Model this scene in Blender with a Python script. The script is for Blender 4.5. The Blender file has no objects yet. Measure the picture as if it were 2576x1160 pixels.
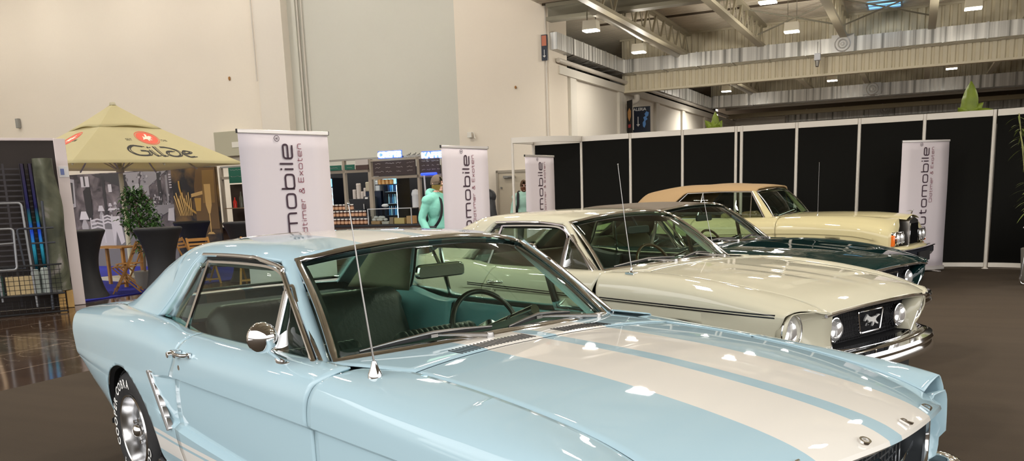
import bpy, bmesh, math, random
import numpy as np
from mathutils import Vector, Matrix
random.seed(7)
SC = bpy.context.scene
COL = SC.collection
PI = math.pi

# ------------------------------------------------------------------ materials
MATS = {}
def mat(name, color, rough=0.5, metal=0.0, coat=0.0, emis=None, estr=0.0, trans=0.0, ior=1.45, alpha=1.0, spec=0.5, noise=None, bump=None, sheen=0.0, coat_rough=0.03):
    if name in MATS: return MATS[name]
    m = bpy.data.materials.new(name); m.use_nodes = True
    nt = m.node_tree; b = nt.nodes['Principled BSDF']
    c = tuple(color) + (1.0,) if len(color) == 3 else tuple(color)
    b.inputs['Base Color'].default_value = c
    b.inputs['Roughness'].default_value = rough
    b.inputs['Metallic'].default_value = metal
    b.inputs['Coat Weight'].default_value = coat
    b.inputs['Coat Roughness'].default_value = coat_rough
    b.inputs['Transmission Weight'].default_value = trans
    b.inputs['IOR'].default_value = ior
    b.inputs['Alpha'].default_value = alpha
    b.inputs['Specular IOR Level'].default_value = spec
    if emis:
        b.inputs['Emission Color'].default_value = tuple(emis) + (1.0,)
        b.inputs['Emission Strength'].default_value = estr
    if noise:       # (scale, amount): gentle tone variation of the surface itself
        tc = nt.nodes.new('ShaderNodeTexCoord'); nz = nt.nodes.new('ShaderNodeTexNoise')
        nz.inputs['Scale'].default_value = noise[0]; nz.inputs['Detail'].default_value = 6
        nt.links.new(tc.outputs['Object'], nz.inputs['Vector'])
        mx = nt.nodes.new('ShaderNodeMix'); mx.data_type = 'RGBA'
        mx.inputs[6].default_value = tuple(v * (1 - noise[1]) for v in c[:3]) + (1,)
        mx.inputs[7].default_value = tuple(min(1, v * (1 + noise[1])) for v in c[:3]) + (1,)
        nt.links.new(nz.outputs['Fac'], mx.inputs[0]); nt.links.new(mx.outputs[2], b.inputs['Base Color'])
    if bump:        # (scale, strength)
        tc = nt.nodes.new('ShaderNodeTexCoord'); nz = nt.nodes.new('ShaderNodeTexNoise')
        nz.inputs['Scale'].default_value = bump[0]; nz.inputs['Detail'].default_value = 4
        nt.links.new(tc.outputs['Object'], nz.inputs['Vector'])
        bp = nt.nodes.new('ShaderNodeBump'); bp.inputs['Strength'].default_value = bump[1]; bp.inputs['Distance'].default_value = 0.01
        nt.links.new(nz.outputs['Fac'], bp.inputs['Height']); nt.links.new(bp.outputs['Normal'], b.inputs['Normal'])
    MATS[name] = m
    return m

class NB:
    """tiny node helper"""
    def __init__(s, m): s.nt = m.node_tree; s.b = s.nt.nodes['Principled BSDF']
    def n(s, t, **k):
        x = s.nt.nodes.new(t)
        for a, v in k.items(): setattr(x, a, v)
        return x
    def l(s, a, b): s.nt.links.new(a, b)
    def math(s, op, a, b=None, clamp=False):
        x = s.n('ShaderNodeMath', operation=op); x.use_clamp = clamp
        for i, v in enumerate((a, b)):
            if v is None: continue
            if isinstance(v, (int, float)): x.inputs[i].default_value = v
            else: s.l(v, x.inputs[i])
        return x.outputs[0]
    def mix(s, f, a, b):
        x = s.n('ShaderNodeMix', data_type='RGBA')
        if isinstance(f, (int, float)): x.inputs[0].default_value = f
        else: s.l(f, x.inputs[0])
        for i, v in ((6, a), (7, b)):
            if isinstance(v, tuple): x.inputs[i].default_value = v + (1,) if len(v) == 3 else v
            else: s.l(v, x.inputs[i])
        return x.outputs[2]
    def xyz(s, kind='Object'):
        tc = s.n('ShaderNodeTexCoord'); sp = s.n('ShaderNodeSeparateXYZ'); s.l(tc.outputs[kind], sp.inputs[0])
        return tc, sp.outputs

# ------------------------------------------------------------------ objects
def empty(name, loc=(0, 0, 0), rz=0.0, label=None, cat=None, group=None):
    o = bpy.data.objects.new(name, None); COL.objects.link(o)
    o.empty_display_size = 0.1
    o.location = loc; o.rotation_euler = (0, 0, rz)
    return tag(o, label, cat, group)
def tag(o, label=None, cat=None, group=None, kind=None):
    if label: o['label'] = label
    if cat: o['category'] = cat
    if group: o['group'] = group
    if kind: o['kind'] = kind
    return o

class MB:
    def __init__(s): s.v = []; s.f = []; s.m = []; s.mi = 0
    def add(s, vs, fs, mi=None):
        n = len(s.v); s.v += [tuple(map(float, v)) for v in vs]
        s.f += [tuple(i + n for i in f) for f in fs]; s.m += [s.mi if mi is None else mi] * len(fs)
        return s
    def box(s, c, d, rz=0.0, rot=None, mi=None, taper=1.0):
        hx, hy, hz = d[0] / 2, d[1] / 2, d[2] / 2
        vs = []
        for z, t in ((-hz, 1.0), (hz, taper)):
            for x, y in ((-hx, -hy), (hx, -hy), (hx, hy), (-hx, hy)): vs.append(Vector((x * t, y * t, z)))
        R = rot if rot is not None else Matrix.Rotation(rz, 3, 'Z')
        vs = [R @ v + Vector(c) for v in vs]
        return s.add(vs, [(0, 3, 2, 1), (4, 5, 6, 7), (0, 1, 5, 4), (1, 2, 6, 5), (2, 3, 7, 6), (3, 0, 4, 7)], mi)
    def bbox(s, a, b, mi=None):
        return s.box([(p + q) / 2 for p, q in zip(a, b)], [abs(q - p) for p, q in zip(a, b)], mi=mi)
    def tube(s, pts, r, n=8, closed=False, caps=True, flat=None, up=None, mi=None):
        """round (or flattened, flat=(w,h)) tube along pts; r scalar or list"""
        P = [Vector(p) for p in pts]; k = len(P)
        if k < 2: return s
        rs = r if isinstance(r, (list, tuple)) else [r] * k
        T = []
        for i in range(k):
            if closed: t = P[(i + 1) % k] - P[i - 1]
            else: t = P[min(i + 1, k - 1)] - P[max(i - 1, 0)]
            T.append(t.normalized() if t.length > 1e-9 else Vector((0, 0, 1)))
        u0 = Vector(up) if up is not None else (Vector((0, 0, 1)) if abs(T[0].z) < .9 else Vector((1, 0, 0)))
        N = (u0 - T[0] * u0.dot(T[0])).normalized()
        vs = []
        for i in range(k):
            if up is not None:
                N2 = (u0 - T[i] * u0.dot(T[i]))
                if N2.length > 1e-5: N = N2.normalized()
            else:
                N2 = N - T[i] * N.dot(T[i])
                if N2.length > 1e-6: N = N2.normalized()
            B = T[i].cross(N)
            for j in range(n):
                a = 2 * PI * j / n + (PI / n if flat else 0)
                if flat:
                    ca, sa = math.cos(a), math.sin(a)
                    if n == 4: ca, sa = (1 if ca > 0 else -1), (1 if sa > 0 else -1)
                    vs.append(P[i] + N * ca * flat[1] / 2 * (rs[i] / rs[0] if rs[0] else 1) + B * sa * flat[0] / 2 * (rs[i] / rs[0] if rs[0] else 1))
                else: vs.append(P[i] + N * math.cos(a) * rs[i] + B * math.sin(a) * rs[i])
        fs = []
        m = k if closed else k - 1
        for i in range(m):
            a0, b0 = i * n, ((i + 1) % k) * n
            for j in range(n): fs.append((a0 + j, b0 + j, b0 + (j + 1) % n, a0 + (j + 1) % n))
        if caps and not closed:
            fs.append(tuple(range(n))); fs.append(tuple((k - 1) * n + j for j in reversed(range(n))))
        return s.add(vs, fs, mi)
    def cyl(s, a, b, r, r2=None, n=20, caps=True, mi=None):
        return s.tube([a, b], [r, r if r2 is None else r2], n=n, caps=caps, mi=mi)
    def lathe(s, prof, c=(0, 0, 0), axis='Z', n=28, M=None, mi=None, a0=0, a1=2 * PI):
        """prof = [(r, h), ...] around axis through c"""
        vs = []; k = len(prof); full = abs(a1 - a0 - 2 * PI) < 1e-6
        nn = n if full else n + 1
        for j in range(nn):
            a = a0 + (a1 - a0) * j / n; ca, sa = math.cos(a), math.sin(a)
            for r, h in prof:
                if axis == 'Z': p = Vector((r * ca, r * sa, h))
                elif axis == 'Y': p = Vector((r * ca, h, r * sa))
                else: p = Vector((h, r * ca, r * sa))
                if M is not None: p = M @ p
                vs.append(p + Vector(c))
        fs = []
        for j in range(nn if full else nn - 1):
            a, b = j * k, ((j + 1) % nn) * k
            for i in range(k - 1): fs.append((a + i, b + i, b + i + 1, a + i + 1))
        return s.add(vs, fs, mi)
    def ball(s, c, r, n=12, sc=(1, 1, 1), mi=None):
        prof = [(r * math.sin(PI * i / n), -r * math.cos(PI * i / n)) for i in range(n + 1)]
        M = Matrix.Diagonal(sc); return s.lathe(prof, c, n=2 * n, M=M, mi=mi)
    def grid(s, P, mi=None, flip=False, cu=False, cv=False):
        nu, nv = len(P), len(P[0])
        vs = [p for row in P for p in row]; fs = []
        for i in range(nu if cu else nu - 1):
            for j in range(nv if cv else nv - 1):
                i2, j2 = (i + 1) % nu, (j + 1) % nv
                q = (i * nv + j, i2 * nv + j, i2 * nv + j2, i * nv + j2)
                fs.append(q[::-1] if flip else q)
        return s.add(vs, fs, mi)
    def poly(s, pts, mi=None):
        return s.add(pts, [tuple(range(len(pts)))], mi)
    def prism(s, pts2, z0, z1, M=None, mi=None):
        n = len(pts2); vs = [Vector((p[0], p[1], z0)) for p in pts2] + [Vector((p[0], p[1], z1)) for p in pts2]
        if M is not None: vs = [M @ v for v in vs]
        fs = [tuple(reversed(range(n))), tuple(range(n, 2 * n))] + [(i, (i + 1) % n, n + (i + 1) % n, n + i) for i in range(n)]
        return s.add(vs, fs, mi)
    def mirror_y(s):
        n = len(s.v); k = len(s.f)
        s.v += [(x, -y, z) for x, y, z in s.v]
        s.f += [tuple(i + n for i in reversed(f)) for f in s.f[:k]]; s.m += s.m[:k]
        return s
    def mirrored(s):
        o = MB(); o.v = [(x, -y, z) for x, y, z in s.v]; o.f = [tuple(reversed(f)) for f in s.f]; o.m = list(s.m); return o
    def build(s, name, material, parent=None, smooth=True, angle=40, weld=True, solid=None, bevel=None, subd=0, solid_off=-1.0):
        me = bpy.data.meshes.new(name); me.from_pydata(s.v, [], s.f)
        if weld or True:
            bm = bmesh.new(); bm.from_mesh(me)
            for f, mi in zip(bm.faces, s.m): f.material_index = mi
            if weld:
                bmesh.ops.remove_doubles(bm, verts=bm.verts, dist=1e-5)
                bmesh.ops.dissolve_degenerate(bm, dist=1e-6, edges=bm.edges)
            if weld: bmesh.ops.recalc_face_normals(bm, faces=bm.faces) if weld == 'n' else None
            bm.to_mesh(me); bm.free()
        mats = material if isinstance(material, (list, tuple)) else [material]
        for m in mats: me.materials.append(m)
        if smooth:
            me.shade_smooth(); me.set_sharp_from_angle(angle=math.radians(angle))
        o = bpy.data.objects.new(name, me); COL.objects.link(o)
        if parent is not None: o.parent = parent
        if bevel:
            b = o.modifiers.new('bevel', 'BEVEL'); b.width = bevel; b.segments = 2; b.limit_method = 'ANGLE'
        if subd:
            b = o.modifiers.new('subd', 'SUBSURF'); b.levels = subd; b.render_levels = subd
        if solid:
            b = o.modifiers.new('solid', 'SOLIDIFY'); b.thickness = solid; b.offset = solid_off
        return o

# ------------------------------------------------------------------ curves
def pchip(xs, ys):
    xs = np.array(xs, float); ys = np.array(ys, float)
    if xs[0] > xs[-1]: xs = xs[::-1]; ys = ys[::-1]
    h = np.diff(xs); d = np.diff(ys) / h; n = len(xs); m = np.zeros(n)
    if n == 2: m[:] = d[0]
    else:
        for i in range(1, n - 1):
            if d[i - 1] * d[i] > 0:
                w1, w2 = 2 * h[i] + h[i - 1], h[i] + 2 * h[i - 1]
                m[i] = (w1 + w2) / (w1 / d[i - 1] + w2 / d[i])
        m[0] = d[0] * 1.5 - m[1] * .5; m[-1] = d[-1] * 1.5 - m[-2] * .5
    def f(x):
        x = min(max(x, xs[0]), xs[-1]); i = min(max(int(np.searchsorted(xs, x)) - 1, 0), n - 2)
        t = (x - xs[i]) / h[i]
        return float((2*t**3-3*t**2+1)*ys[i] + (t**3-2*t**2+t)*h[i]*m[i] + (-2*t**3+3*t**2)*ys[i+1] + (t**3-t**2)*h[i]*m[i+1])
    return f
def tab(*prs):
    """tab((x,v),(x,v)...)"""
    prs = sorted(prs); return pchip([p[0] for p in prs], [p[1] for p in prs])
def crv(pts, n=40, closed=False):
    """catmull-rom through 3D pts, centripetal-ish, resampled"""
    P = [np.array(p, float) for p in pts]
    if len(P) == 2: return [tuple(P[0] + (P[1] - P[0]) * i / (n - 1)) for i in range(n)]
    if closed: Q = [P[-1]] + P + [P[0], P[1]]
    else: Q = [2 * P[0] - P[1]] + P + [2 * P[-1] - P[-2]]
    out = []; segs = len(Q) - 3
    for k in range(n):
        u = k / (n if closed else n - 1) * segs; i = min(int(u), segs - 1); t = u - i
        a, b, c, d = Q[i:i + 4]
        out.append(tuple(.5 * ((2*b) + (-a+c)*t + (2*a-5*b+4*c-d)*t*t + (-a+3*b-3*c+d)*t**3)))
    return out
def lerp(a, b, t): return a + (b - a) * t
def v3(a, b, t): return tuple(p + (q - p) * t for p, q in zip(a, b))
def round_poly(pts, r, k=5):
    """round the corners of a closed polygon of 3D/2D points"""
    out = []; n = len(pts)
    for i in range(n):
        p = np.array(pts[i], float); a = np.array(pts[i - 1], float) - p; b = np.array(pts[(i + 1) % n], float) - p
        la, lb = np.linalg.norm(a), np.linalg.norm(b); rr = min(r[i] if isinstance(r, (list, tuple)) else r, la * .45, lb * .45)
        s, e = p + a / la * rr, p + b / lb * rr
        for j in range(k + 1):
            t = j / k; out.append(tuple((1 - t)**2 * s + 2 * t * (1 - t) * p + t * t * e))
    return out

# ------------------------------------------------------------------ text
def text_mesh(s, size=1.0, depth=0.01, bold=0.0, align='CENTER'):
    cu = bpy.data.curves.new('t', 'FONT'); cu.body = s; cu.size = size; cu.extrude = depth; cu.offset = bold
    cu.align_x = align; cu.resolution_u = 3
    o = bpy.data.objects.new('t', cu); COL.objects.link(o)
    dg = bpy.context.evaluated_depsgraph_get(); me = bpy.data.meshes.new_from_object(o.evaluated_get(dg))
    vs = [tuple(v.co) for v in me.vertices]; fs = [tuple(p.vertices) for p in me.polygons]
    bpy.data.objects.remove(o); bpy.data.curves.remove(cu); bpy.data.meshes.remove(me)
    return vs, fs
# ================================================================== CAR BUILDER
# car frame: x forward (0 = front axle), y left, z up.  tables are for one half (y>0)
def poly_s(pts):
    P = np.array(pts, float); d = np.r_[0, np.cumsum(np.linalg.norm(np.diff(P, axis=0), axis=1))]
    return P, d
def smooth_group(pts, n):
    P = np.array(pts, float)
    if len(P) == 2: return [tuple(P[0] + (P[1] - P[0]) * i / n) for i in range(n + 1)]
    d = np.r_[0, np.cumsum(np.linalg.norm(np.diff(P, axis=0), axis=1))]
    fy, fz = pchip(d, P[:, 0]), pchip(d, P[:, 1])
    return [(fy(t), fz(t)) for t in np.linspace(0, d[-1], n + 1)]

class CarShape:
    def __init__(s, T): s.T = T; s.cache = {}
    def g(s, n, x): return s.T[n](x)
    def section(s, x, zone):
        """rows (y,z) from the top inner edge down the flank to the rocker"""
        k = (round(x, 4), zone)
        if k in s.cache: return s.cache[k]
        g = lambda n: s.T[n](x)
        uy, uz = (g('Fy'), g('Fz')) if zone == 'front' else (g('Uy'), g('Uz')) if zone == 'mid' else (g('Ry'), g('Rz'))
        Ey, Ez, Sy, Sz = g('Ey'), g('Ez'), g('Sy'), g('Sz'); K = g('Kz'); dp = g('dp'); L = g('Lz')
        top = [(uy, uz)]
        cr = g('crown')
        if zone == 'front': top += [(lerp(uy, Ey, .35), lerp(uz, Ez, .35) + cr * .9), (lerp(uy, Ey, .72), lerp(uz, Ez, .72) + cr)]
        else: top += [(lerp(uy, Ey, .55), lerp(uz, Ez, .5) + .004)]
        top += [(Ey, Ez), (lerp(Ey, Sy, .62), lerp(Ez, Sz, .3)), (Sy, Sz), (Sy + g('kb'), K)]
        rows = smooth_group(top, 22)
        ky = Sy + g('kb')
        rows += smooth_group([(ky, K), (ky - dp, K - .006 - dp * .55)], 2)[1:]
        ly = g('Ly')
        rows += smooth_group([(ky - dp, K - .006 - dp * .55), (lerp(ky - dp, ly - dp, .5) + .004, lerp(K, L, .5)), (ly - dp, L + .006 + dp * .45)], 6)[1:]
        rows += smooth_group([(ly - dp, L + .006 + dp * .45), (ly, L)], 2)[1:]
        by, bz = g('By'), g('Bz')
        rows += smooth_group([(ly, L), (lerp(ly, by, .35), lerp(L, bz, .55)), (by, bz), (by - .05, bz - .012)], 6)[1:]
        s.cache[k] = rows
        return rows
    def cuts(s, x):
        for xc, zc, ra, rb in s.T['arches']:
            d = (x - xc) / ra
            if abs(d) < 1: return zc + rb * math.sqrt(1 - d * d)
            if abs(abs(d) - 1) < 1e-6: return zc
        return None
    def panel(s, zone, xs, ea=None, eb=None, ra=0, rb=None, dec=.16, eaj=None, decj=.34):
        """grid of points; ea(z)/eb(z): x of the first/last edge as function of height"""
        P = []
        X0, X1 = xs[0], xs[-1]
        n = len(s.section(X0, zone))
        r1 = n if rb is None else rb
        for xk in xs:
            row = []
            base = s.section(xk, zone)
            for j in range(ra, r1):
                x = xk; z = base[j][1]
                if ea: x += (ea(z) - X0) * max(0, 1 - abs(xk - X0) / dec) ** 1.5
                if eb: x += (eb(z) - X1) * max(0, 1 - abs(xk - X1) / dec) ** 1.5
                if eaj: x = xk + (eaj(j) - X0) * max(0, 1 - abs(xk - X0) / decj) ** 1.6
                sec = s.section(x, zone) if abs(x - xk) > 1e-5 else base
                y, z = sec[j]
                za = s.cuts(x)
                if za is not None and z < za:
                    for i in range(len(sec) - 1):
                        if sec[i][1] >= za > sec[i + 1][1]:
                            t = (sec[i][1] - za) / (sec[i][1] - sec[i + 1][1]); y = lerp(sec[i][0], sec[i + 1][0], t); break
                    z = za
                row.append((x, y, z))
            P.append(row)
        return P
def xcols(a, b, step, arches=()):
    n = max(2, int(abs(b - a) / step)); xs = set(round(lerp(a, b, i / n), 5) for i in range(n + 1))
    lo, hi = min(a, b), max(a, b)
    for xc, zc, ra, rb in arches:
        for i in range(33):
            x = xc - ra * math.cos(PI * i / 32)
            if lo < x < hi: xs.add(round(x, 5))
        xs = set(x for x in xs if not any(abs(x - (xc + sg * ra)) < .004 and abs(x - round(xc + sg * ra, 5)) > 1e-6 for sg in (-1, 1)))
        
    xs = sorted(xs)
    out = [xs[0]]
    for x in xs[1:]:
        if x - out[-1] > .0008: out.append(x)
    return out if a < b else out[::-1]

def roof_section(T, x):
    g = lambda n: T[n](x)
    zc, yq, zq, yb, zb, r = g('zc'), g('yq'), g('zq'), g('yb'), g('zb'), g('rr')
    pts = []
    # crown arc 0 -> Q, fillet, side down to belt
    q = np.array([yq, zq]); b = np.array([yb, zb]); side = (b - q) / max(np.linalg.norm(b - q), 1e-6)
    nt = 20
    ytop = yq - r
    ztop = lambda y: zc - (zc - zq) * (abs(y) / yq) ** 2.1 * .8
    for i in range(nt + 1): pts.append((ytop * i / nt, ztop(ytop * i / nt)))
    p0 = np.array([ytop, ztop(ytop)]); rs = min(r, .6 * np.linalg.norm(b - q)); p2 = q + side * rs
    for i in range(1, 9):
        t = i / 8; pts.append(tuple((1-t)**2*p0 + 2*t*(1-t)*(q + np.array([-.004, .004])) + t*t*p2))
    for i in range(1, 9): pts.append(tuple(p2 + (b - p2) * i / 8))
    return pts
def arc_at(P, d, s_):
    i = min(max(int(np.searchsorted(d, s_)) - 1, 0), len(d) - 2); t = (s_ - d[i]) / (d[i + 1] - d[i]); return P[i] + (P[i + 1] - P[i]) * t
def s_of_y(P, d, y):
    for i in range(len(P) - 1):
        if P[i][0] <= y <= P[i + 1][0]: return lerp(d[i], d[i + 1], (y - P[i][0]) / max(P[i + 1][0] - P[i][0], 1e-9))
    return d[-1]
def s_of_z(P, d, z):
    for i in range(len(P) - 1, 0, -1):
        if P[i][1] <= z <= P[i - 1][1]: return lerp(d[i], d[i - 1], (z - P[i][1]) / max(P[i - 1][1] - P[i][1], 1e-9))
    return d[-1]

def both(mb, name, m, root, **k):
    """right (-y) and left (+y) copies as separate parts"""
    r = mb.mirrored().build(name, m, root, **k); l = mb.build(name, m, root, **k)
    return r, l

# ------------------------------------------------------------------ glass / chrome / rubber
def glass_mat(name, tint, rough=0.0):
    if name in MATS: return MATS[name]
    m = bpy.data.materials.new(name); m.use_nodes = True; nt = m.node_tree; nt.nodes.clear()
    o = nt.nodes.new('ShaderNodeOutputMaterial'); mx = nt.nodes.new('ShaderNodeMixShader')
    tr = nt.nodes.new('ShaderNodeBsdfTransparent'); gl = nt.nodes.new('ShaderNodeBsdfGlossy'); fr = nt.nodes.new('ShaderNodeFresnel')
    tr.inputs[0].default_value = tuple(tint) + (1,); gl.inputs['Roughness'].default_value = rough; fr.inputs['IOR'].default_value = 1.38
    ge = nt.nodes.new('ShaderNodeNewGeometry'); mu = nt.nodes.new('ShaderNodeMath'); mu.operation = 'SUBTRACT'; mu.inputs[0].default_value = 1
    m2 = nt.nodes.new('ShaderNodeMath'); m2.operation = 'MULTIPLY'
    nt.links.new(ge.outputs['Backfacing'], mu.inputs[1]); nt.links.new(mu.outputs[0], m2.inputs[0]); nt.links.new(fr.outputs[0], m2.inputs[1])
    nt.links.new(m2.outputs[0], mx.inputs[0]); nt.links.new(tr.outputs[0], mx.inputs[1]); nt.links.new(gl.outputs[0], mx.inputs[2])
    nt.links.new(mx.outputs[0], o.inputs[0]); MATS[name] = m
    return m
CHROME = mat('chrome', (.86, .86, .87), rough=.07, metal=1)
STEEL = mat('brushed_steel', (.62, .62, .63), rough=.28, metal=1)
RUBBER = mat('rubber', (.012, .012, .013), rough=.55)
TIRE = mat('tire_rubber', (.018, .018, .019), rough=.72, bump=(60, .15))
DARK = mat('dark_void', (.006, .006, .007), rough=.9)
VINYL = mat('black_vinyl', (.022, .024, .024), rough=.42, bump=(90, .12))
WLET = mat('white_rubber_letters', (.82, .82, .80), rough=.6)
ALUM = mat('polished_aluminium', (.78, .78, .79), rough=.18, metal=1)
LENS = mat('lamp_lens', (.95, .95, .96), rough=.05, trans=.75, ior=1.35, spec=.6)
REFL = mat('lamp_reflector', (.9, .9, .92), rough=.12, metal=1)
AMBER = mat('amber_lens', (.75, .16, .02), rough=.15, coat=.6)
RED = mat('red_lens', (.45, .01, .01), rough=.15, coat=.6)
GLASS = glass_mat('green_tinted_glass', (.80, .90, .83))
SGLASS = glass_mat('side_window_glass', (.86, .90, .86))

def paint_mat(name, base, stripes=None, rocker=None, pin=None, metallic=0.0, rough=.28):
    m = bpy.data.materials.new(name); m.use_nodes = True; h = NB(m); b = h.b
    b.inputs['Roughness'].default_value = rough; b.inputs['Coat Weight'].default_value = 1.0; b.inputs['Coat Roughness'].default_value = .025
    b.inputs['Coat IOR'].default_value = 1.5; b.inputs['Specular IOR Level'].default_value = .0; b.inputs['Metallic'].default_value = metallic
    col = tuple(base)
    tc, o = h.xyz()
    out = None
    if stripes:
        ay = h.math('ABSOLUTE', o[1])
        f = h.math('MULTIPLY', h.math('GREATER_THAN', ay, stripes[0]), h.math('LESS_THAN', ay, stripes[1]))
        f = h.math('MULTIPLY', f, h.math('GREATER_THAN', o[2], .70))
        out = h.mix(f, col, stripes[2])
    if rocker:      # [(z0,z1)...] white bands low on the flank between x limits
        f = None
        for z0, z1 in rocker[0]:
            q = h.math('MULTIPLY', h.math('GREATER_THAN', o[2], z0), h.math('LESS_THAN', o[2], z1))
            f = q if f is None else h.math('MAXIMUM', f, q)
        f = h.math('MULTIPLY', f, h.math('LESS_THAN', o[0], rocker[2])); f = h.math('MULTIPLY', f, h.math('GREATER_THAN', o[0], rocker[1]))
        out = h.mix(f, out if out is not None else col, rocker[3])
    if pin:         # (z table a + b*x, half width, x0, x1, colour)
        zz = h.math('SUBTRACT', o[2], h.math('ADD', h.math('MULTIPLY', o[0], pin[1]), pin[0]))
        a = h.math('ABSOLUTE', zz)
        f = h.math('MULTIPLY', h.math('LESS_THAN', a, pin[2]), h.math('GREATER_THAN', a, pin[3]))
        f = h.math('MULTIPLY', f, h.math('LESS_THAN', o[0], pin[5])); f = h.math('MULTIPLY', f, h.math('GREATER_THAN', o[0], pin[4]))
        out = h.mix(f, out if out is not None else col, pin[6])
    if out is None: b.inputs['Base Color'].default_value = col + (1,)
    else: h.l(out, b.inputs['Base Color'])
    MATS[name] = m
    return m

# ------------------------------------------------------------------ wheels
def wheel_meshes():
    """outer face towards -y (right side of the car), centre at origin"""
    t = MB(); R = .322; W = .10
    prof = [(.19, -W + .012), (.205, -W + .002), (.24, -W - .008), (.28, -W - .004), (.305, -W + .010), (.318, -W + .03), (R, -W + .055),
            (R, 0), (R, W - .055), (.318, W - .03), (.305, W - .010), (.28, W + .004), (.24, W + .008), (.205, W - .002), (.19, W - .012)]
    t.lathe(prof, axis='Y', n=72)
    for i in range(72):     # tread blocks
        a = 2 * PI * i / 72
        for yy in (-.062, -.02, .02, .062):
            a2 = a + (.02 if yy > 0 else 0)
            t.box(((R + .001) * math.cos(a2), yy, (R + .001) * math.sin(a2)), (.009, .034, .018), rot=Matrix.Rotation(-a2, 3, 'Y'))
    r = MB()
    r.lathe([(.196, -W + .004), (.192, -W - .004), (.184, -W), (.180, -W + .02), (.172, -W + .06), (.168, -.012), (.16, .0), (.10, -.004)], axis='Y', n=72)
    r.lathe([(.196, W - .004), (.18, W), (.168, .03), (.16, .0)], axis='Y', n=48)
    spk = MB()
    for i in range(5):
        a = 2 * PI * i / 5 + .3
        ca, sa = math.cos(a), math.sin(a)
        def pt(rr, w, y): return (rr * ca - w * sa, y, rr * sa + w * ca)
        P = []
        for rr, w, y in ((.045, .03, -.06), (.09, .034, -.052), (.14, .05, -.03), (.168, .062, -.012)):
            P.append([pt(rr, -w, y + .022), pt(rr, -w * .8, y), pt(rr, w * .8, y), pt(rr, w, y + .022)])
        spk.grid(P)
    spk.lathe([(.0, -.058), (.05, -.06), (.055, -.045), (.052, -.02)], axis='Y', n=24)
    cap = MB(); cap.lathe([(.0, -.102), (.018, -.100), (.03, -.092), (.036, -.075), (.036, -.058), (.042, -.052)], axis='Y', n=24)
    for i in range(5):
        a = 2 * PI * i / 5; cap.cyl((.062 * math.cos(a), -.05, .062 * math.sin(a)), (.062 * math.cos(a), -.078, .062 * math.sin(a)), .011, n=8)
    let = MB()
    def arc_text(txt, a_mid, r0, size, sx):
        # glyph order runs clockwise seen from outside (-y): character tops point outwards
        w = []
        for ch in txt:
            vs, fs = text_mesh(ch, 1.0, 0.0, .028, 'LEFT') if ch != ' ' else ([], [])
            ww = (max(v[0] for v in vs) if vs else .35); w.append((vs, fs, ww + .12))
        tot = sum(q[2] for q in w) * size * sx; pos = -tot / 2
        for vs, fs, ww in w:
            out = []
            for (x, y, z) in vs:
                ang = a_mid - (pos + x * size * sx) / (r0 + size * .35)
                rr = r0 + y * size
                out.append((rr * math.cos(ang), -W - .0095 + .3 * max(0, abs(rr - .255) - .02), rr * math.sin(ang)))
            let.add(out, fs); pos += ww * size * sx
    arc_text('COOPER COBRA', PI * .80, .232, .062, .98); first = let; let = MB()
    arc_text('COOPER COBRA', -PI * .40, .232, .062, .98)
    return t, r, spk, cap, first, let

WM = None
def add_wheel(root, x, side, yface, z=.322, kind='mag'):
    """side -1 = right"""
    global WM
    if WM is None:
        t, r, spk, cap, let, let2 = wheel_meshes()
        tmp = []
        for nm, mb, m in (('tire', t, TIRE), ('wheel', r, ALUM), ('spokes', spk, mat('grey_spoke_metal', (.32, .33, .34), rough=.35, metal=.8)), ('hub_cap', cap, CHROME), ('tire_lettering', let, WLET), ('tire_lettering', let2, WLET)):
            o = mb.build(nm, m); COL.objects.unlink(o); tmp.append(o.data)
        WM = tmp
    names = ('tire', 'wheel', 'spokes', 'hub_cap', 'tire_lettering', 'tire_lettering')
    w = bpy.data.objects.new('wheel', WM[1]); COL.objects.link(w); w.parent = root
    w.location = (x, side * (yface - .10), z); w.rotation_euler = (0, 0, 0 if side < 0 else PI)
    for nm, me in zip(names, WM):
        if nm == 'wheel' or (nm == 'tire_lettering' and kind != 'mag'): continue
        o = bpy.data.objects.new(nm, me); COL.objects.link(o); o.parent = w
    return w

def seat_mesh(w, h, d, tuft=10, lean=.25):
    """backrest with vertical pleats, facing +x"""
    mb = MB(); P = []
    n = 64
    for i in range(n + 1):
        u = i / n; y = (u - .5) * w
        pl = .006 * abs(math.sin(u * PI * tuft))
        e = max(0, abs(u - .5) * 2 - .86) / .14; ew = .35 * d * e * e
        row = []
        for k, (x, z) in enumerate(((.0, 0), (.02, h * .35), (.0, h * .7), (-.01, h * .9), (-.05, h), (-d + .03, h * .985), (-d, h * .88), (-d - .01, 0))):
            row.append((x - lean * z - (ew if x > -.03 else -ew * .3) + (pl if k in (1, 2, 3, 4) else 0), y, z - (.06 * e * e if k in (3, 4, 5, 6) else 0) + (pl * .6 if k in (4, 5) else 0)))
        row = [tuple(p) for p in row]; P.append([row[0]] + crv(row, 22) + [row[-1]])
    mb.grid(P); mb.poly(P[0]); mb.poly(P[-1][::-1])
    return mb

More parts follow.
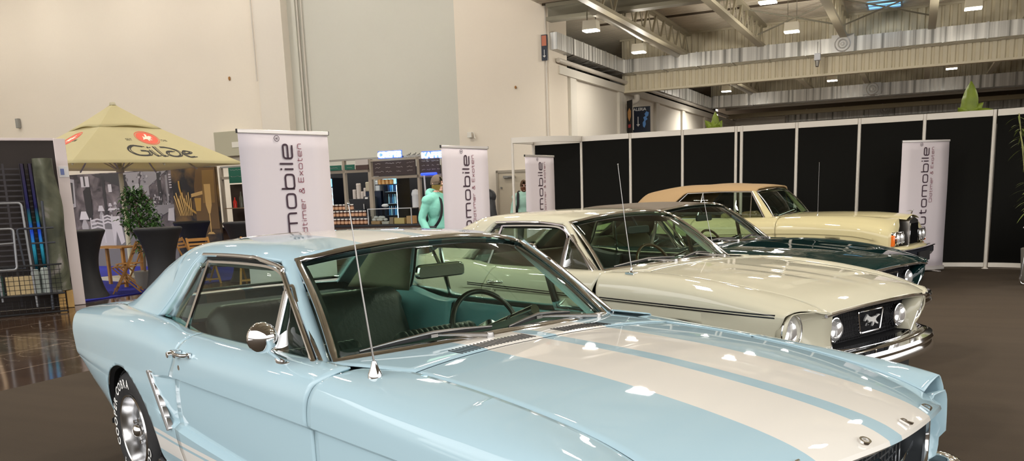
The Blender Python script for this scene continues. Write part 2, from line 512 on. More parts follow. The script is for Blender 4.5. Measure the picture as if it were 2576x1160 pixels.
def steering(root, c, r, tilt, m):
    mb = MB()
    M = Matrix.Rotation(tilt, 4, 'Y')
    mb.tube([tuple(M @ Vector((0, r * math.cos(a), r * math.sin(a))) + Vector(c)) for a in np.linspace(0, 2 * PI, 48, endpoint=False)], .0125, n=10, closed=True)
    o = mb.build('steering_wheel', m, root)
    sp = MB()
    for a in (PI * .5 + PI / 2 * 0 - PI / 2, PI * 1.16 - PI / 2 + PI / 2 - .2, PI * 1.84):
        sp.tube([tuple(M @ Vector((.01, 0, 0)) + Vector(c)), tuple(M @ Vector((0, r * math.cos(a), r * math.sin(a))) + Vector(c))], .008, n=6)
    sp.cyl(tuple(M @ Vector((-.02, 0, 0)) + Vector(c)), tuple(M @ Vector((.03, 0, 0)) + Vector(c)), .045, n=20)
    sp.cyl(tuple(M @ Vector((.02, 0, 0)) + Vector(c)), tuple(M @ Vector((.35, 0, -.02)) + Vector(c)), .025, n=12)
    sp.build('spokes', CHROME, o)

def antenna(root, c, h, lean=(0, 0), kind='dome'):
    b = MB()
    if kind == 'dome': b.lathe([(.0, .05), (.007, .048), (.013, .028), (.022, .010), (.024, .0), (.024, -.01)], c, n=20)
    else:
        b.box((c[0], c[1], c[2] + .004), (.07, .045, .012)); b.lathe([(.0, .045), (.006, .04), (.010, .02), (.018, .008)], c, n=14)
    o = b.build('antenna', CHROME, root, angle=30)
    m = MB(); top = (c[0] + lean[0], c[1] + lean[1], c[2] + h)
    m.tube([(c[0], c[1], c[2] + .04), v3(c, top, .5), top], [.0036, .0028, .0018], n=8); m.ball(top, .005, 6)
    m.build('mast', WIPE, o)

WIPE = mat('wiper_steel', (.42, .41, .40), rough=.25, metal=1)
def wiper(root, piv, joint, tip0, tip1, off):
    mb = MB()
    mb.lathe([(.0, .03), (.013, .028), (.016, .01), (.016, -.02)], piv, n=16)
    mb.tube([(piv[0], piv[1], piv[2] + .018), v3((piv[0], piv[1], piv[2] + .022), joint, .5), joint], [.010, .007, .005], n=6)
    mb.box(joint, (.03, .03, .012))
    o = mb.build('wiper', WIPE, root)
    b = MB(); mid = joint
    up = Vector(off)
    P = [tip0, v3(tip0, mid, .5), mid, v3(mid, tip1, .5), tip1]
    b.tube([tuple(Vector(p) + up * q) for p, q in zip(P, (0, .7, 1, .7, 0))], [.003, .005, .006, .005, .003], n=6)
    b.build('blade_bow', WIPE, o)
    r = MB(); r.tube([tuple(Vector(p) - up * .15) for p in P], .004, n=6, flat=(.006, .014)); r.build('blade_rubber', RUBBER, o)
def rot_pose(o, pose): o.location = (pose[0], pose[1], 0); o.rotation_euler = (0, 0, pose[2])

def tables65():
    T = dict(
        Fy=tab((-.82, .64), (-.40, .640), (.2, .640), (.70, .668)), Fz=tab((-.82, .925), (-.5, .925), (-.3, .921), (0, .908), (.3, .880), (.5, .845), (.68, .795)),
        Uy=tab((-.62, .742), (-1.6, .742), (-2.4, .735)), Uz=tab((-.6, .930), (-1.7, .922), (-1.95, .925), (-2.15, .945), (-2.4, .955)),
        Ry=tab((-2.3, .735), (-2.6, .725), (-3.0, .68), (-3.2, .665), (-3.72, .63)), Rz=tab((-2.3, .955), (-3.0, .953), (-3.4, .925), (-3.72, .89)),
        Ey=tab((.66, .775), (.3, .795), (0, .805), (-.5, .812), (-1.5, .812), (-2.1, .806), (-2.7, .79), (-3.3, .765), (-3.72, .742)),
        Ez=tab((.66, .812), (.5, .838), (.3, .850), (0, .866), (-.3, .886), (-.5, .902), (-.8, .914), (-1.6, .906), (-1.9, .912), (-2.15, .936), (-2.5, .940), (-3.0, .920), (-3.4, .892), (-3.72, .868)),
        Sy=tab((.66, .812), (.3, .838), (0, .852), (-.5, .862), (-1.5, .864), (-2.2, .858), (-2.74, .842), (-3.3, .812), (-3.72, .782)),
        Sz=tab((.66, .735), (.3, .775), (0, .80), (-.5, .822), (-1.5, .82), (-2.2, .835), (-2.74, .83), (-3.3, .79), (-3.72, .76)),
        Kz=tab((.66, .67), (.2, .728), (-.3, .745), (-.7, .748), (-1.9, .745), (-2.2, .715), (-2.74, .70), (-3.72, .66)),
        kb=tab((.66, .0), (-2.0, .001), (-2.3, -.003), (-3.72, -.006)),
        dp=tab((.66, .0), (.40, .0), (.0, .010), (-.6, .022), (-1.95, .030), (-2.02, .022), (-2.2, .0), (-3.72, .0)),
        Lz=tab((.66, .52), (.3, .44), (-.3, .42), (-1.2, .455), (-1.98, .50), (-2.2, .55), (-3.72, .60)),
        Ly=tab((.66, .800), (0, .842), (-.5, .853), (-1.9, .856), (-2.74, .836), (-3.3, .800), (-3.72, .762)),
        By=tab((.66, .72), (.35, .78), (0, .81), (-2.1, .81), (-2.74, .79), (-3.3, .745), (-3.72, .72)),
        Bz=tab((.66, .42), (.4, .32), (0, .275), (-2.3, .275), (-2.9, .30), (-3.3, .40), (-3.55, .47), (-3.72, .56)),
        crown=tab((.66, .002), (.4, .008), (0, .008), (-.6, .005), (-.82, .004)),
        arches=[(0.0, .30, .375, .375), (-2.675, .30, .430, .385)],
        # greenhouse
        zc=tab((-1.05, 1.290), (-1.113, 1.298), (-1.4, 1.322), (-1.75, 1.330), (-2.1, 1.318), (-2.28, 1.303), (-2.5, 1.225), (-2.72, 1.115), (-2.95, .985), (-3.05, .955)),
        yq=tab((-1.05, .575), (-1.232, .592), (-1.6, .606), (-2.1, .606), (-2.4, .60), (-2.75, .625), (-3.05, .668)),
        zq=tab((-1.05, 1.262), (-1.232, 1.268), (-1.5, 1.285), (-1.9, 1.288), (-2.1, 1.284), (-2.3, 1.268), (-2.5, 1.216), (-2.72, 1.112), (-2.95, .983), (-3.05, .953)),
        yb=tab((-1.05, .745), (-2.3, .742), (-2.6, .730), (-3.05, .688)), zb=tab((-1.05, .925), (-2.1, .94), (-2.4, .956), (-3.05, .950)),
        rr=tab((-1.05, .075), (-2.2, .10), (-2.6, .10), (-2.95, .03)),
        zdrip=tab((-1.05, 1.232), (-1.3, 1.243), (-1.7, 1.252), (-2.08, 1.246)),
        zwin=tab((-2.08, 1.246), (-2.13, 1.20), (-2.25, 1.055), (-2.36, .952)),
    )
    T['wb'] = 2.743
    T['hdr'] = lambda y: -1.113 - .119 * (min(abs(y), .6) / .577) ** 2.3
    T['hdrz'] = lambda y: 1.296 - .058 * (abs(y) / .577) ** 2.2
    T['base'] = lambda y: -.632 - .165 * (abs(y) / .69) ** 2.3
    T['basez'] = lambda y: .950 - .034 * (abs(y) / .69) ** 2
    T['hood_x0'] = lambda y: -.432 + .04 * (abs(y) / .64) ** 3
    T['hood_x1'] = lambda y: .835 - .150 * (min(1, abs(y) / .668)) ** 1.7
    T['hood_zc'] = tab((0, .950), (.35, .936), (.62, .908), (.80, .880), (.90, .858), (.965, .836), (1, .815))
    T['hood_zs'] = tab((0, .926), (.2, .919), (.4, .904), (.6, .880), (.8, .840), (.92, .800), (1, .752))
    T['door_a'] = tab((.2, -.66), (.5, -.69), (.76, -.69), (.87, -.664), (.93, -.60), (.96, -.585))
    T['door_b'] = tab((.2, -1.88), (.5, -1.955), (.715, -1.945), (.82, -1.86), (.93, -1.80), (.96, -1.79))
    return T

def tables68():
    T = tables65()
    T.update(
        Fy=tab((-.82, .65), (-.40, .66), (.2, .655), (.60, .62), (.90, .60)), Fz=tab((-.82, .930), (-.4, .932), (0, .915), (.35, .882), (.6, .84), (.8, .79)),
        Ey=tab((.72, .780), (.5, .815), (.2, .83), (-.5, .835), (-1.5, .832), (-2.1, .826), (-2.7, .815), (-3.3, .79), (-3.74, .76)),
        Ez=tab((.72, .760), (.5, .812), (.3, .845), (0, .882), (-.5, .915), (-.8, .917), (-1.6, .912), (-1.9, .918), (-2.15, .936), (-2.5, .940), (-3.0, .920), (-3.4, .895), (-3.74, .87)),
        Sy=tab((.72, .828), (.5, .858), (.2, .874), (-.5, .889), (-1.5, .890), (-2.2, .884), (-2.74, .87), (-3.3, .84), (-3.74, .80)),
        Sz=tab((.72, .742), (.3, .775), (0, .795), (-.5, .81), (-1.5, .81), (-2.2, .79), (-2.74, .79), (-3.3, .77), (-3.74, .74)),
        Kz=tab((.72, .72), (.2, .748), (-.3, .758), (-.7, .762), (-1.9, .762), (-2.2, .745), (-2.74, .70), (-3.74, .66)),
        kb=tab((.72, .0), (-.5, -.004), (-2.3, -.004), (-3.74, -.006)),
        dp=tab((.72, .0), (.55, .0), (.3, .004), (-.6, .016), (-1.95, .024), (-2.02, .02), (-2.3, .0), (-3.74, .0)),
        Ly=tab((.72, .800), (0, .862), (-.5, .872), (-1.9, .874), (-2.74, .856), (-3.3, .82), (-3.74, .782)),
        By=tab((.72, .72), (.35, .79), (0, .815), (-2.1, .815), (-2.74, .80), (-3.3, .755), (-3.74, .72)),
        crown=tab((.72, .004), (.4, .018), (0, .022), (-.6, .008), (-.82, .004)),
        arches=[(0.03, .30, .385, .382), (-2.743, .30, .375, .375)],
    )
    T['hood_x0'] = lambda y: -.44 + .04 * (abs(y) / .66) ** 3
    T['hood_x1'] = lambda y: .885 - .062 * (min(1, abs(y) / .60)) ** 2.0
    T['hood_zc'] = tab((0, .948), (.35, .922), (.62, .895), (.80, .868), (.90, .848), (.965, .815), (1, .785))
    T['hood_zs'] = tab((0, .930), (.2, .918), (.4, .898), (.6, .872), (.8, .834), (.92, .798), (1, .752))
    T['door_a'] = tab((.2, -.66), (.47, -.69), (.72, -.715), (.80, -.70), (.89, -.665), (.93, -.65), (.96, -.64))
    return T

def superhood(T, s_, y):
    """hood surface, s_ 0 at the cowl .. 1 at the lip"""
    x = lerp(T['hood_x0'](y), T['hood_x1'](y), s_)
    ym = T['hood_y'](s_)
    q = min(1.0, abs(y) / ym)
    z = T['hood_zc'](s_) - (T['hood_zc'](s_) - T['hood_zs'](s_)) * q ** 2.4
    if 'ridge' in T: z += T['ridge'](s_, y)
    return (x, y, z)

def build_mustang(T, gen, name, label, cat, pose, paint, interior, roofmat=None, group=None, wheels='mag', hw=.66):
    root = empty(name, label=label, cat=cat, group=group); rot_pose(root, pose)
    S = CarShape(T); A = T['arches']
    nose = .635 if gen == 65 else .72
    tail = -3.72 if gen == 65 else -3.74
    # ---- hood
    T['hood_y'] = (lambda s_: lerp(.636, .664, max(0, (s_ - .7) / .3) ** 1.5)) if gen == 65 else (lambda s_: lerp(.652, .60, s_ ** 2))
    P = []
    ns = 60
    for i in range(ns + 1):
        s_ = i / ns; s_ = 1 - (1 - s_) ** 1.25; ym = T['hood_y'](s_) - .006
        P.append([superhood(T, s_, ym * (j / 24 - 1)) for j in range(49)])
    # rolled lip
    last = P[-1]
    P.append([(x + .004, y, z - .012) for x, y, z in last]); P.append([(x - .012, y, z - .026) for x, y, z in last]); P.append([(x - .05, y, z - .028) for x, y, z in last])
    P.insert(0, [(x, y, z - .02) for x, y, z in P[0]])
    hood = MB().grid(P).build('hood', paint, root, solid=.004, angle=35)
    # ---- cowl panel between hood and windshield
    P = []
    for j in range(41):
        yy_ = lerp(-1, 1, j / 40); y = yy_ * .70
        x0, x1 = T['hood_x0'](y * .91) - .006, T['base'](y) - .035
        z0 = superhood(T, 0, yy_ * T['hood_y'](0))[2]
        z1 = T['basez'](y) + .000
        P.append([(lerp(x0, x1, t), yy_ * lerp(T['hood_y'](0) - .004, .736, t), lerp(z0, z1, t) + .002 * math.sin(PI * t)) for t in np.linspace(0, 1, 9)])
    cowl = MB().grid(P, flip=True).build('cowl_panel', paint, root, solid=.004)
    lv = MB(); lv2 = MB()
    for k in range(38):
        y = -.40 + k * .0165 if k < 22 else .10 + (k - 22) * .0165
        x0, x1 = T['hood_x0'](y), T['base'](y) - .035
        z0, z1 = superhood(T, 0, y)[2], T['basez'](y)
        f = lambda x: lerp(z0, z1, (x - x0) / (x1 - x0)) + .0062
        (lv if k < 22 else lv2).tube([(x0 - .025, y, f(x0 - .025)), (x0 - .105, y, f(x0 - .105) + .001)], 1, n=4, flat=(.0042, .0015))
    if gen == 65: lv.build('vent_slots', DARK, cowl); lv2.build('vent_slots', DARK, cowl)
    # ---- fenders, doors, quarters
    nr = len(S.section(0, 'front'))
    def F_of(x):
        x0, x1 = T['hood_x0'](.64), T['hood_x1'](T['hood_y'](.95))
        return max(0, min(1, (x - x0) / (x1 - x0)))
    cw = lambda x: min(1, max(0, (-.42 - x) / .36))
    T['Fy'] = lambda x: T['hood_y'](F_of(x)) + .001 + (.738 - T['hood_y'](0)) * cw(x)
    sm = MB()
    for sg in (-1, 1): sm.tube([(lerp(T['hood_x0'](.64), T['hood_x1'](.66), q), sg * (T['hood_y'](q) - .002), superhood(T, q, T['hood_y'](q))[2] - .016) for q in np.linspace(.01, .96, 40)], .010, n=6)
    sm.build('hood_gap', DARK, root)  # black tubes under the hood seam stand in for its shade
    T['Fz'] = lambda x: superhood(T, F_of(x), T['hood_y'](F_of(x)))[2] - .0015 - .012 * cw(x)
    xs = xcols(nose, -.665, .022, A)
    eaj = None
    if gen == 68:      # the fender top runs forward along the hood to the lip
        fx = tab((0, .842), (4, .815), (8, .775), (12, .735), (16, .722), (40, .72)); eaj = lambda j: fx(min(j, 40))
    P = S.panel('front', xs, eb=lambda z: T['door_a'](z) + .003, eaj=eaj)
    # front edge of the fender: eyebrow rounded back towards the bottom
    brow = tab((.2, -.20), (.42, -.10), (.55, -.05), (.66, -.012), (.76, -.0), (.80, -.004)) if gen == 65 else tab((.2, -.22), (.42, -.16), (.55, -.10), (.66, -.05), (.74, -.01), (.80, 0))
    P2 = []
    for row in P:
        P2.append([(x + (brow(z) if (gen == 65 or j > 12) else 0) * max(0, 1 - (nose - x) / .30) ** 1.5, y, z) for j, (x, y, z) in enumerate(row)])
    both(MB().grid(P2), 'front_fender', paint, root, solid=.005, angle=30)
    fender_front = P2[0]
    xs = xcols(-.665, -1.86, .03)
    both(MB().grid(S.panel('mid', xs, ea=lambda z: T['door_a'](z) - .003, eb=lambda z: T['door_b'](z) + .003)), 'door', paint, root, solid=.006, angle=30)
    xs = xcols(-1.86, -3.0, .02, A)
    def qsec(zone, x): return S.section(x, zone)
    xsq = [x for x in xs if x > -2.36] + [-2.36]
    P = S.panel('mid', xsq, ea=lambda z: T['door_b'](z) - .003)
    xsr = xcols(-2.36, tail, .025, A); xsr[0] = -2.36
    P += S.panel('rear', xsr)[1:]
    Pend = [(x - .004, y - .006, z) for x, y, z in P[-1]]
    Pin = [(x + .02, max(0, y - .05), z - .02 * (1 if j < 8 else 0)) for j, (x, y, z) in enumerate(P[-1])]
    P += [Pend, Pin]
    both(MB().grid(P), 'rear_quarter_panel', paint, root, solid=.005, angle=30)
    # wheel arch flanges + dark wells
    well = MB()
    for xc, zc, ra, rb in A:
        pts = []
        for i in range(49):
            a = PI * i / 48; x = xc - ra * math.cos(a); z = zc + rb * math.sin(a)
            sec = S.section(x, 'front' if xc > -1 else 'rear'); y = None
            for q in range(len(sec) - 1):
                if sec[q][1] >= z > sec[q + 1][1]: y = lerp(sec[q][0], sec[q + 1][0], (sec[q][1] - z) / (sec[q][1] - sec[q + 1][1])); break
            if y is None: y = .80
            pts.append((x, y, z))
        G = [[(x, y - .002, z), (x + (x - xc) * -.02, y - .022, z - .012 * (z - zc) / rb), (x, y - .06, z + .005), (x, .45, z + .01)] for x, y, z in pts]
        well.grid(G)
    well.mirror_y()
    well.box(((nose + .1 - 3.5) / 2, 0, .22), (3.9, 1.28, .06))
    well.box((-.33, 0, .60), (.04, 1.50, .50)); well.box((-.72, 0, .80), (.03, 1.35, .2))
    well.bbox((-3.6, -.62, .25), (-3.2, .62, .6))
    well.build('underbody', DARK, root)
    # ---- trunk deck + tail panel
    P = []
    for i in range(30):
        x = lerp(-2.985, tail - .005, i / 29); ye = T['Ry'](x) - .003; ze = T['Rz'](x); bow = .02 * math.cos((x + 3.3) * 1.8)
        P.append([(x, ye * (j / 12 - 1), ze + bow * (1 - abs(j / 12 - 1) ** 2.2)) for j in range(25)])
    P.append([(x + .0, y, z - .04) for x, y, z in P[-1]])
    MB().grid(P).build('trunk_lid', paint, root, solid=.004)
    tp = MB(); sec = S.section(tail, 'rear')
    tp.grid([[(tail + .012, y * t, z) for t in np.linspace(-1, 1, 9)] for y, z in sec[4:]])
    tp.build('tail_panel', paint, root, solid=.01)
    for sd in (-1, 1):
        tl = MB()
        for q in range(3): tl.box((tail - .004, sd * (.50 + q * .075), .68), (.03, .055, .16))
        tl.build('tail_lamp', RED, root, bevel=.006)
    rb = MB(); rb.tube(crv([(-3.70, .66, .50), (-3.76, .64, .50), (-3.80, .56, .50), (-3.83, .35, .50), (-3.84, 0, .50), (-3.83, -.35, .50), (-3.80, -.56, .50), (-3.76, -.64, .50), (-3.70, -.66, .50)], 50), 1, n=12, flat=(.05, .12), up=(0, 0, 1))
    rb.build('rear_bumper', CHROME, root)

    # ---- greenhouse shell
    rxs = [-1.232 - i * .0 for i in range(1)]
    rxs = list(np.linspace(-1.10, -2.08, 30)) + list(np.linspace(-2.10, -3.0, 46))
    P = []
    ybl = lambda x: .515 + .0 * x
    def y_top(x):
        if x > -2.285: return 0.0
        t = min(1, (-2.285 - x) / .07); e = math.sqrt(1 - (1 - t) ** 2)
        lim = lerp(.50, .575, min(1, max(0, (-x - 2.3) / .65)))
        if x < -2.90: lim = lerp(.572, .60, (-x - 2.90) / .1)
        return e * lim
    n = 44
    for x in rxs:
        sec = roof_section(T, x); Pn, d = poly_s(sec)
        s0 = s_of_y(Pn, d, y_top(x)) if y_top(x) > 0 else 0
        if x > -2.08: zl = T['zdrip'](x)
        elif x > -2.36: zl = T['zwin'](x)
        else: zl = None
        s1 = s_of_z(Pn, d, zl) if zl else d[-1]
        row = []
        for j in range(n + 1):
            y, z = arc_at(Pn, d, lerp(s0, s1, j / n)); xx = x
            if x > -1.6:    # shear so that the front follows the header curve
                w = (x + 1.6) / .5; xx = x + w * (T['hdr'](y) + .004 - (-1.10)) * 1.0
                if w > .999: z = min(z, 99)
            row.append((xx, y, z))
        P.append(row)
    half = P
    full = [[(x, -y, z) for x, y, z in row[::-1]] + row[1:] for row in half[:31]]
    k0 = next(i for i, x in enumerate(rxs) if y_top(x) > 0)
    mb = MB()
    full = [[(x, -y, z) for x, y, z in row[::-1]] + row[1:] for row in half[:k0]]
    # backlight header row: keep the centre closed up to the header edge
    mb.grid(full, flip=True)
    part = half[k0 - 1:]
    r0 = half[k0 - 1]
    # split row r0 proportionally so both grids share vertices where they meet
    mb.grid(half[k0:], flip=True); mb.grid([[(x, -y, z) for x, y, z in row] for row in half[k0:]])
    # bridge between last full row and first split row (nearly the same x): fill centre with strip
    a = half[k0 - 1]; b = half[k0]
    mb.grid([a, b], flip=True); mb.grid([[(x, -y, z) for x, y, z in a], [(x, -y, z) for x, y, z in b]])
    roof = mb.build('roof', roofmat or paint, root, solid=.02 if not roofmat else .022, angle=50)
    # headliner
    P = []
    for x in np.linspace(-1.18, -2.27, 14):
        sec = roof_section(T, x); Pn, d = poly_s(sec); s1 = s_of_z(Pn, d, 1.235) if x > -2.08 else s_of_z(Pn, d, 1.22)
        row = []
        for j in range(17):
            y, z = arc_at(Pn, d, s1 * j / 16); w = max(0, (x + 1.6) / .5); row.append((x + w * (T['hdr'](y) + .0 + 1.12), y * .97, z - .035))
        P.append([(q[0], -q[1], q[2]) for q in row[::-1]] + row[1:])
    MB().grid(P).build('headliner', interior['liner'], root, solid=.004)
    # ---- windshield
    def wpt(u, v, inset=0.0):
        yt, yb_ = .577 * u, .690 * u
        top = (T['hdr'](yt), yt, T['hdrz'](yt)); bot = (T['base'](yb_), yb_, T['basez'](yb_))
        p = v3(bot, top, v); return (p[0] + .018 * math.sin(PI * v), p[1], p[2] + .010 * math.sin(PI * v))
    ws = MB().grid([[wpt(u, v) for v in np.linspace(.02, .985, 14)] for u in np.linspace(-.985, .985, 36)]).build('windshield', GLASS, root, solid=.004, angle=60)
    fr = MB()
    U = list(np.linspace(-1, 1, 41)); V = list(np.linspace(0, 1, 14))
    loop = [wpt(u, 0) for u in U] + [wpt(1, v) for v in V[1:]] + [wpt(u, 1) for u in U[::-1][1:]] + [wpt(-1, v) for v in V[::-1][1:-1]]
    nrm = Vector((.6, 0, .8))
    fr.tube([tuple(Vector(p) + nrm * .010) for p in loop], 1, n=8, closed=True, flat=(.030, .018), up=nrm)
    fr.build('windshield_trim', CHROME, root, angle=50)
    gk = MB(); cen = Vector((-.93, 0, 1.11))
    def inw(p, k): p = Vector(p); d = cen - p; d.normalize(); return tuple(p + d * k - nrm * .004)
    gk.tube([inw(p, .022) for p in loop], 1, n=4, closed=True, flat=(.026, .008), up=nrm); gk.build('windshield_gasket', RUBBER, root)
    # ---- A pillars
    L1b, L1t = Vector((T['base'](.69) - .005, .700, T['basez'](.69) - .012)), Vector((T['hdr'](.577) + .012, .588, T['hdrz'](.577) + .004))
    L2b, L2t = Vector((-.800, .748, .915)), Vector((-1.262, .628, 1.236))
    G = []
    for t in np.linspace(-.02, 1.0, 14):
        a = L1b.lerp(L1t, t); b = L2b.lerp(L2t, t) + Vector((-.012 * math.sin(PI * t), 0, .018 * math.sin(PI * t) + .01 * t))
        m_ = (a + b) / 2 + Vector((.004, .012, .008))
        G.append([tuple(a + Vector((0, 0, .002))), tuple(a.lerp(m_, .5) + Vector((.001, .004, .004))), tuple(m_), tuple(b.lerp(m_, .5) + Vector((0, .005, .002))), tuple(b), tuple(b + Vector((-.03, -.035, -.01))), tuple(a + Vector((-.03, -.015, -.03)))])
    both(MB().grid(G, cv=True), 'windshield_pillar', paint, root, angle=60)
    # ---- drip rail + window surround
    def ys(z): return .742 - (z - .92) * .36
    rail = []
    for t in np.linspace(0, 1, 14):
        b = L2b.lerp(L2t, t) + Vector((-.012 * math.sin(PI * t) - .002, .004, .018 * math.sin(PI * t) + .01 * t)); rail.append((b[0], b[1] + .012 - .006 * t, b[2] + .002))
    rail = rail[:-1]
    for x in np.linspace(-1.50, -2.04, 12):
        sec = roof_section(T, x); Pn, d = poly_s(sec); y, z = arc_at(Pn, d, s_of_z(Pn, d, T['zdrip'](x))); rail.append((x, y + .005, z))
    rl = MB(); rl.tube(crv(rail, 70), [.009] * 70, n=8); both(rl, 'drip_rail', CHROME, root)
    wr = []
    for x in np.linspace(-2.05, -2.36, 16):
        sec = roof_section(T, x); Pn, d = poly_s(sec); zl = T['zwin'](x) if x < -2.08 else T['zdrip'](x); y, z = arc_at(Pn, d, s_of_z(Pn, d, zl)); wr.append((x, y - .012, z))
    # reveal (inner return) of the C pillar
    rv = MB(); rv.grid([[(x, y + .008, z), (x + .03, y - .025, z), (x + .035, y - .06, z - .005)] for x, y, z in wr])
    both(rv, 'window_reveal', paint, root, solid=.004)
    rg = MB(); rg.tube([(x + .032, y - .03, z - .002) for x, y, z in wr] + [(-2.30, .70, .925), (-2.12, .715, .915), (-2.0, .722, .905)], .009, n=6)
    rg.tube([(x, y - .022, z - .014) for x, y, z in rail], .010, n=6)
    both(rg, 'window_gasket', RUBBER, root)
    # ---- side glass
    zt = lambda x: min(1.224, 1.224 if x < -1.30 else 1.224 - (x + 1.30) * .55)
    door_out = [(-1.155, .915), (-2.005, .90), (-1.965, 1.10), (-1.93, 1.222), (-1.6, 1.226), (-1.35, 1.220), (-1.24, 1.206), (-1.185, 1.180), (-1.155, 1.13)]
    P = []
    zbot = lambda x: .905
    G = []
    for x in np.linspace(-1.155, -2.0, 26):
        ztop = tab((-2.0, 1.05), (-1.97, 1.15), (-1.93, 1.222), (-1.6, 1.226), (-1.35, 1.222), (-1.26, 1.206), (-1.20, 1.176), (-1.155, 1.13))(x)
        G.append([(x, ys(z), z) for z in np.linspace(.89, ztop, 10)])
    both(MB().grid(G), 'door_glass', SGLASS, root, solid=.004, angle=60)
    fr = MB()
    fr.tube([(-1.155, ys(.91) + .002, .905), (-1.156, ys(1.13) + .002, 1.14)], 1, n=4, flat=(.016, .022), up=(1, 0, 0))
    top = crv([(-1.156, ys(1.12), 1.12), (-1.178, ys(1.165), 1.168), (-1.235, ys(1.20), 1.202), (-1.35, ys(1.222), 1.222), (-1.6, ys(1.226), 1.226), (-1.93, ys(1.222), 1.222)], 40)
    fr.tube(top, 1, n=4, flat=(.010, .018), up=(0, 1, 0))
    fr.tube(crv([(-1.935, ys(1.22) + .002, 1.222), (-1.96, ys(1.12) + .002, 1.12), (-1.985, ys(1.0) + .002, 1.0), (-2.005, ys(.90) + .002, .905)], 14), 1, n=4, flat=(.010, .022), up=(1, 0, 0))
    both(fr, 'window_frame', CHROME, root, angle=30)
    # quarter glass
    G = []
    for t in np.linspace(0, 1, 10):
        zz = lerp(.90, 1.21, t)
        xa = lerp(-2.005, -1.94, t); xb = tab((.90, -2.22), (.95, -2.33), (1.055, -2.24), (1.20, -2.115), (1.22, -2.09))(zz)
        G.append([(lerp(xa, xb, q), ys(zz) - .012, zz) for q in (0, .5, 1)])
    both(MB().grid(G), 'quarter_glass', SGLASS, root, solid=.004, angle=60)
    # vent window
    V3 = [(-1.145, .915), (-.845, .918), (-1.125, 1.165), (-1.145, 1.17)]
    vg = MB(); vg.grid([[(x, ys(z), z) for x, z in ((-1.145, .925), (-1.145, 1.03), (-1.145, 1.16))], [(x, ys(z), z) for x, z in ((-1.02, .925), (-1.06, 1.0), (-1.128, 1.158))], [(x, ys(z), z) for x, z in ((-.86, .925), (-.97, 1.01), (-1.11, 1.15))]])
    o = vg.build; both(vg, 'vent_window', SGLASS, root, solid=.004, angle=60)
    vf = MB()
    lo = round_poly([(-1.14, ys(.925) + .003, .925), (-.862, ys(.925) + .003, .925), (-1.11, ys(1.15) + .003, 1.16), (-1.138, ys(1.15) + .003, 1.165)], [.02, .02, .01, .01], 3)
    vf.tube(lo, .007, n=6, closed=True)
    vf.tube([(-.80, ys(.93) + .001, .925), (-.99, ys(1.05), 1.052), (-1.17, ys(1.18), 1.175), (-1.235, ys(1.21), 1.212)], .008, n=6)
    vf.tube([(-.80, ys(.915) + .003, .916), (-1.16, ys(.915) + .003, .912)], 1, n=4, flat=(.012, .022), up=(0, 1, 0))
    both(vf, 'vent_window_frame', CHROME, root, angle=30)
    bs = MB(); bs.tube([(-1.16, .744, .912), (-1.6, .744, .906), (-2.0, .740, .908)], 1, n=4, flat=(.012, .014), up=(0, 1, 0)); both(bs, 'belt_seal', RUBBER, root)
    # ---- rear window
    G = []
    for t in np.linspace(0, 1, 14):
        x = lerp(-2.30, -2.93, t); yl = lerp(.50, .585, t)
        G.append([(x + .03 * (1 - abs(u) ** 2) * -1 * .6, yl * u, T['zc'](x) - .004 - (T['zc'](x) - T['zq'](x)) * abs(u) ** 2 * .8) for u in np.linspace(-1, 1, 21)])
    rw = MB().grid(G).build('rear_window', GLASS, root, solid=.004, angle=60)
    lp = G[0] + [r[-1] for r in G[1:]] + G[-1][::-1][1:] + [r[0] for r in G[::-1][1:-1]]
    tr = MB(); tr.tube([(x, y, z + .006) for x, y, z in lp], 1, n=6, closed=True, flat=(.028, .014), up=(-.5, 0, .85)); tr.build('rear_window_trim', CHROME, root, angle=40)
    # package shelf
    MB().bbox((-2.95, -.58, .905), (-2.33, .58, .92)).build('parcel_shelf', interior['shelf'], root)

    # ---- interior
    I = interior
    dash = MB()
    dp_ = [(-.70, .905), (-.82, .915), (-1.0, .915), (-1.055, .895), (-1.06, .86), (-1.03, .80), (-.98, .62), (-.70, .60)]
    dash.grid([[(x + .06 * (1 - (abs(y) / .68) ** 2), y, z + .012 * (1 - (abs(y) / .68) ** 2) + (.022 * math.exp(-((y - .37) / .17) ** 2) if k in (1, 2, 3) else 0)) for k, (x, z) in enumerate(dp_)] for y in np.linspace(-.70, .70, 31)])
    dash.build('dashboard', I['dash'], root, angle=50)
    steering(root, (-1.235, .37, .845), .195, -.42, I['wheel'])
    # floor, side trims, firewall
    MB().bbox((-2.6, -.70, .27), (-.70, .70, .30)).build('carpet', I['carpet'], root)
    sd = MB(); sd.grid([[(x, .700, z) for z in (.30, .6, .86, .905)] for x in np.linspace(-.70, -1.90, 8)]); sd.bbox((-1.62, .655, .70), (-1.25, .70, .735))
    both(sd, 'door_trim', I['panel'], root, solid=.01)
    hip = MB(); G = []
    for x in np.linspace(-1.90, -2.60, 14):
        zt_ = tab((-1.9, .905), (-2.0, .905), (-2.15, .925), (-2.3, .952), (-2.6, .955))(x)
        G.append([(x, .60, .40), (x, .635, .62), (x, .655, .80), (x, .675, zt_ - .012), (x, .715, zt_)])
    hip.grid(G); both(hip, 'quarter_trim', I['quarter'], root, solid=.008)
    ci = MB()   # inner C-pillar trim
    G = []
    for t in np.linspace(0, 1, 8):
        z = lerp(.93, 1.235, t); xa = lerp(-2.30, -2.07, t); xb = lerp(-2.90, -2.34, t)
        G.append([(lerp(xa, xb, q), lerp(.69, .575, t) - .02 - .05 * q * q, z) for q in np.linspace(0, 1, 6)])
    ci.grid(G); both(ci, 'pillar_trim', I['sail'], root, solid=.006)
    rs = seat_mesh(1.10, .62, .14, tuft=34, lean=.28)
    for k, (x, y, z) in enumerate(rs.v): rs.v[k] = (x - 1.99, y, z + .36)
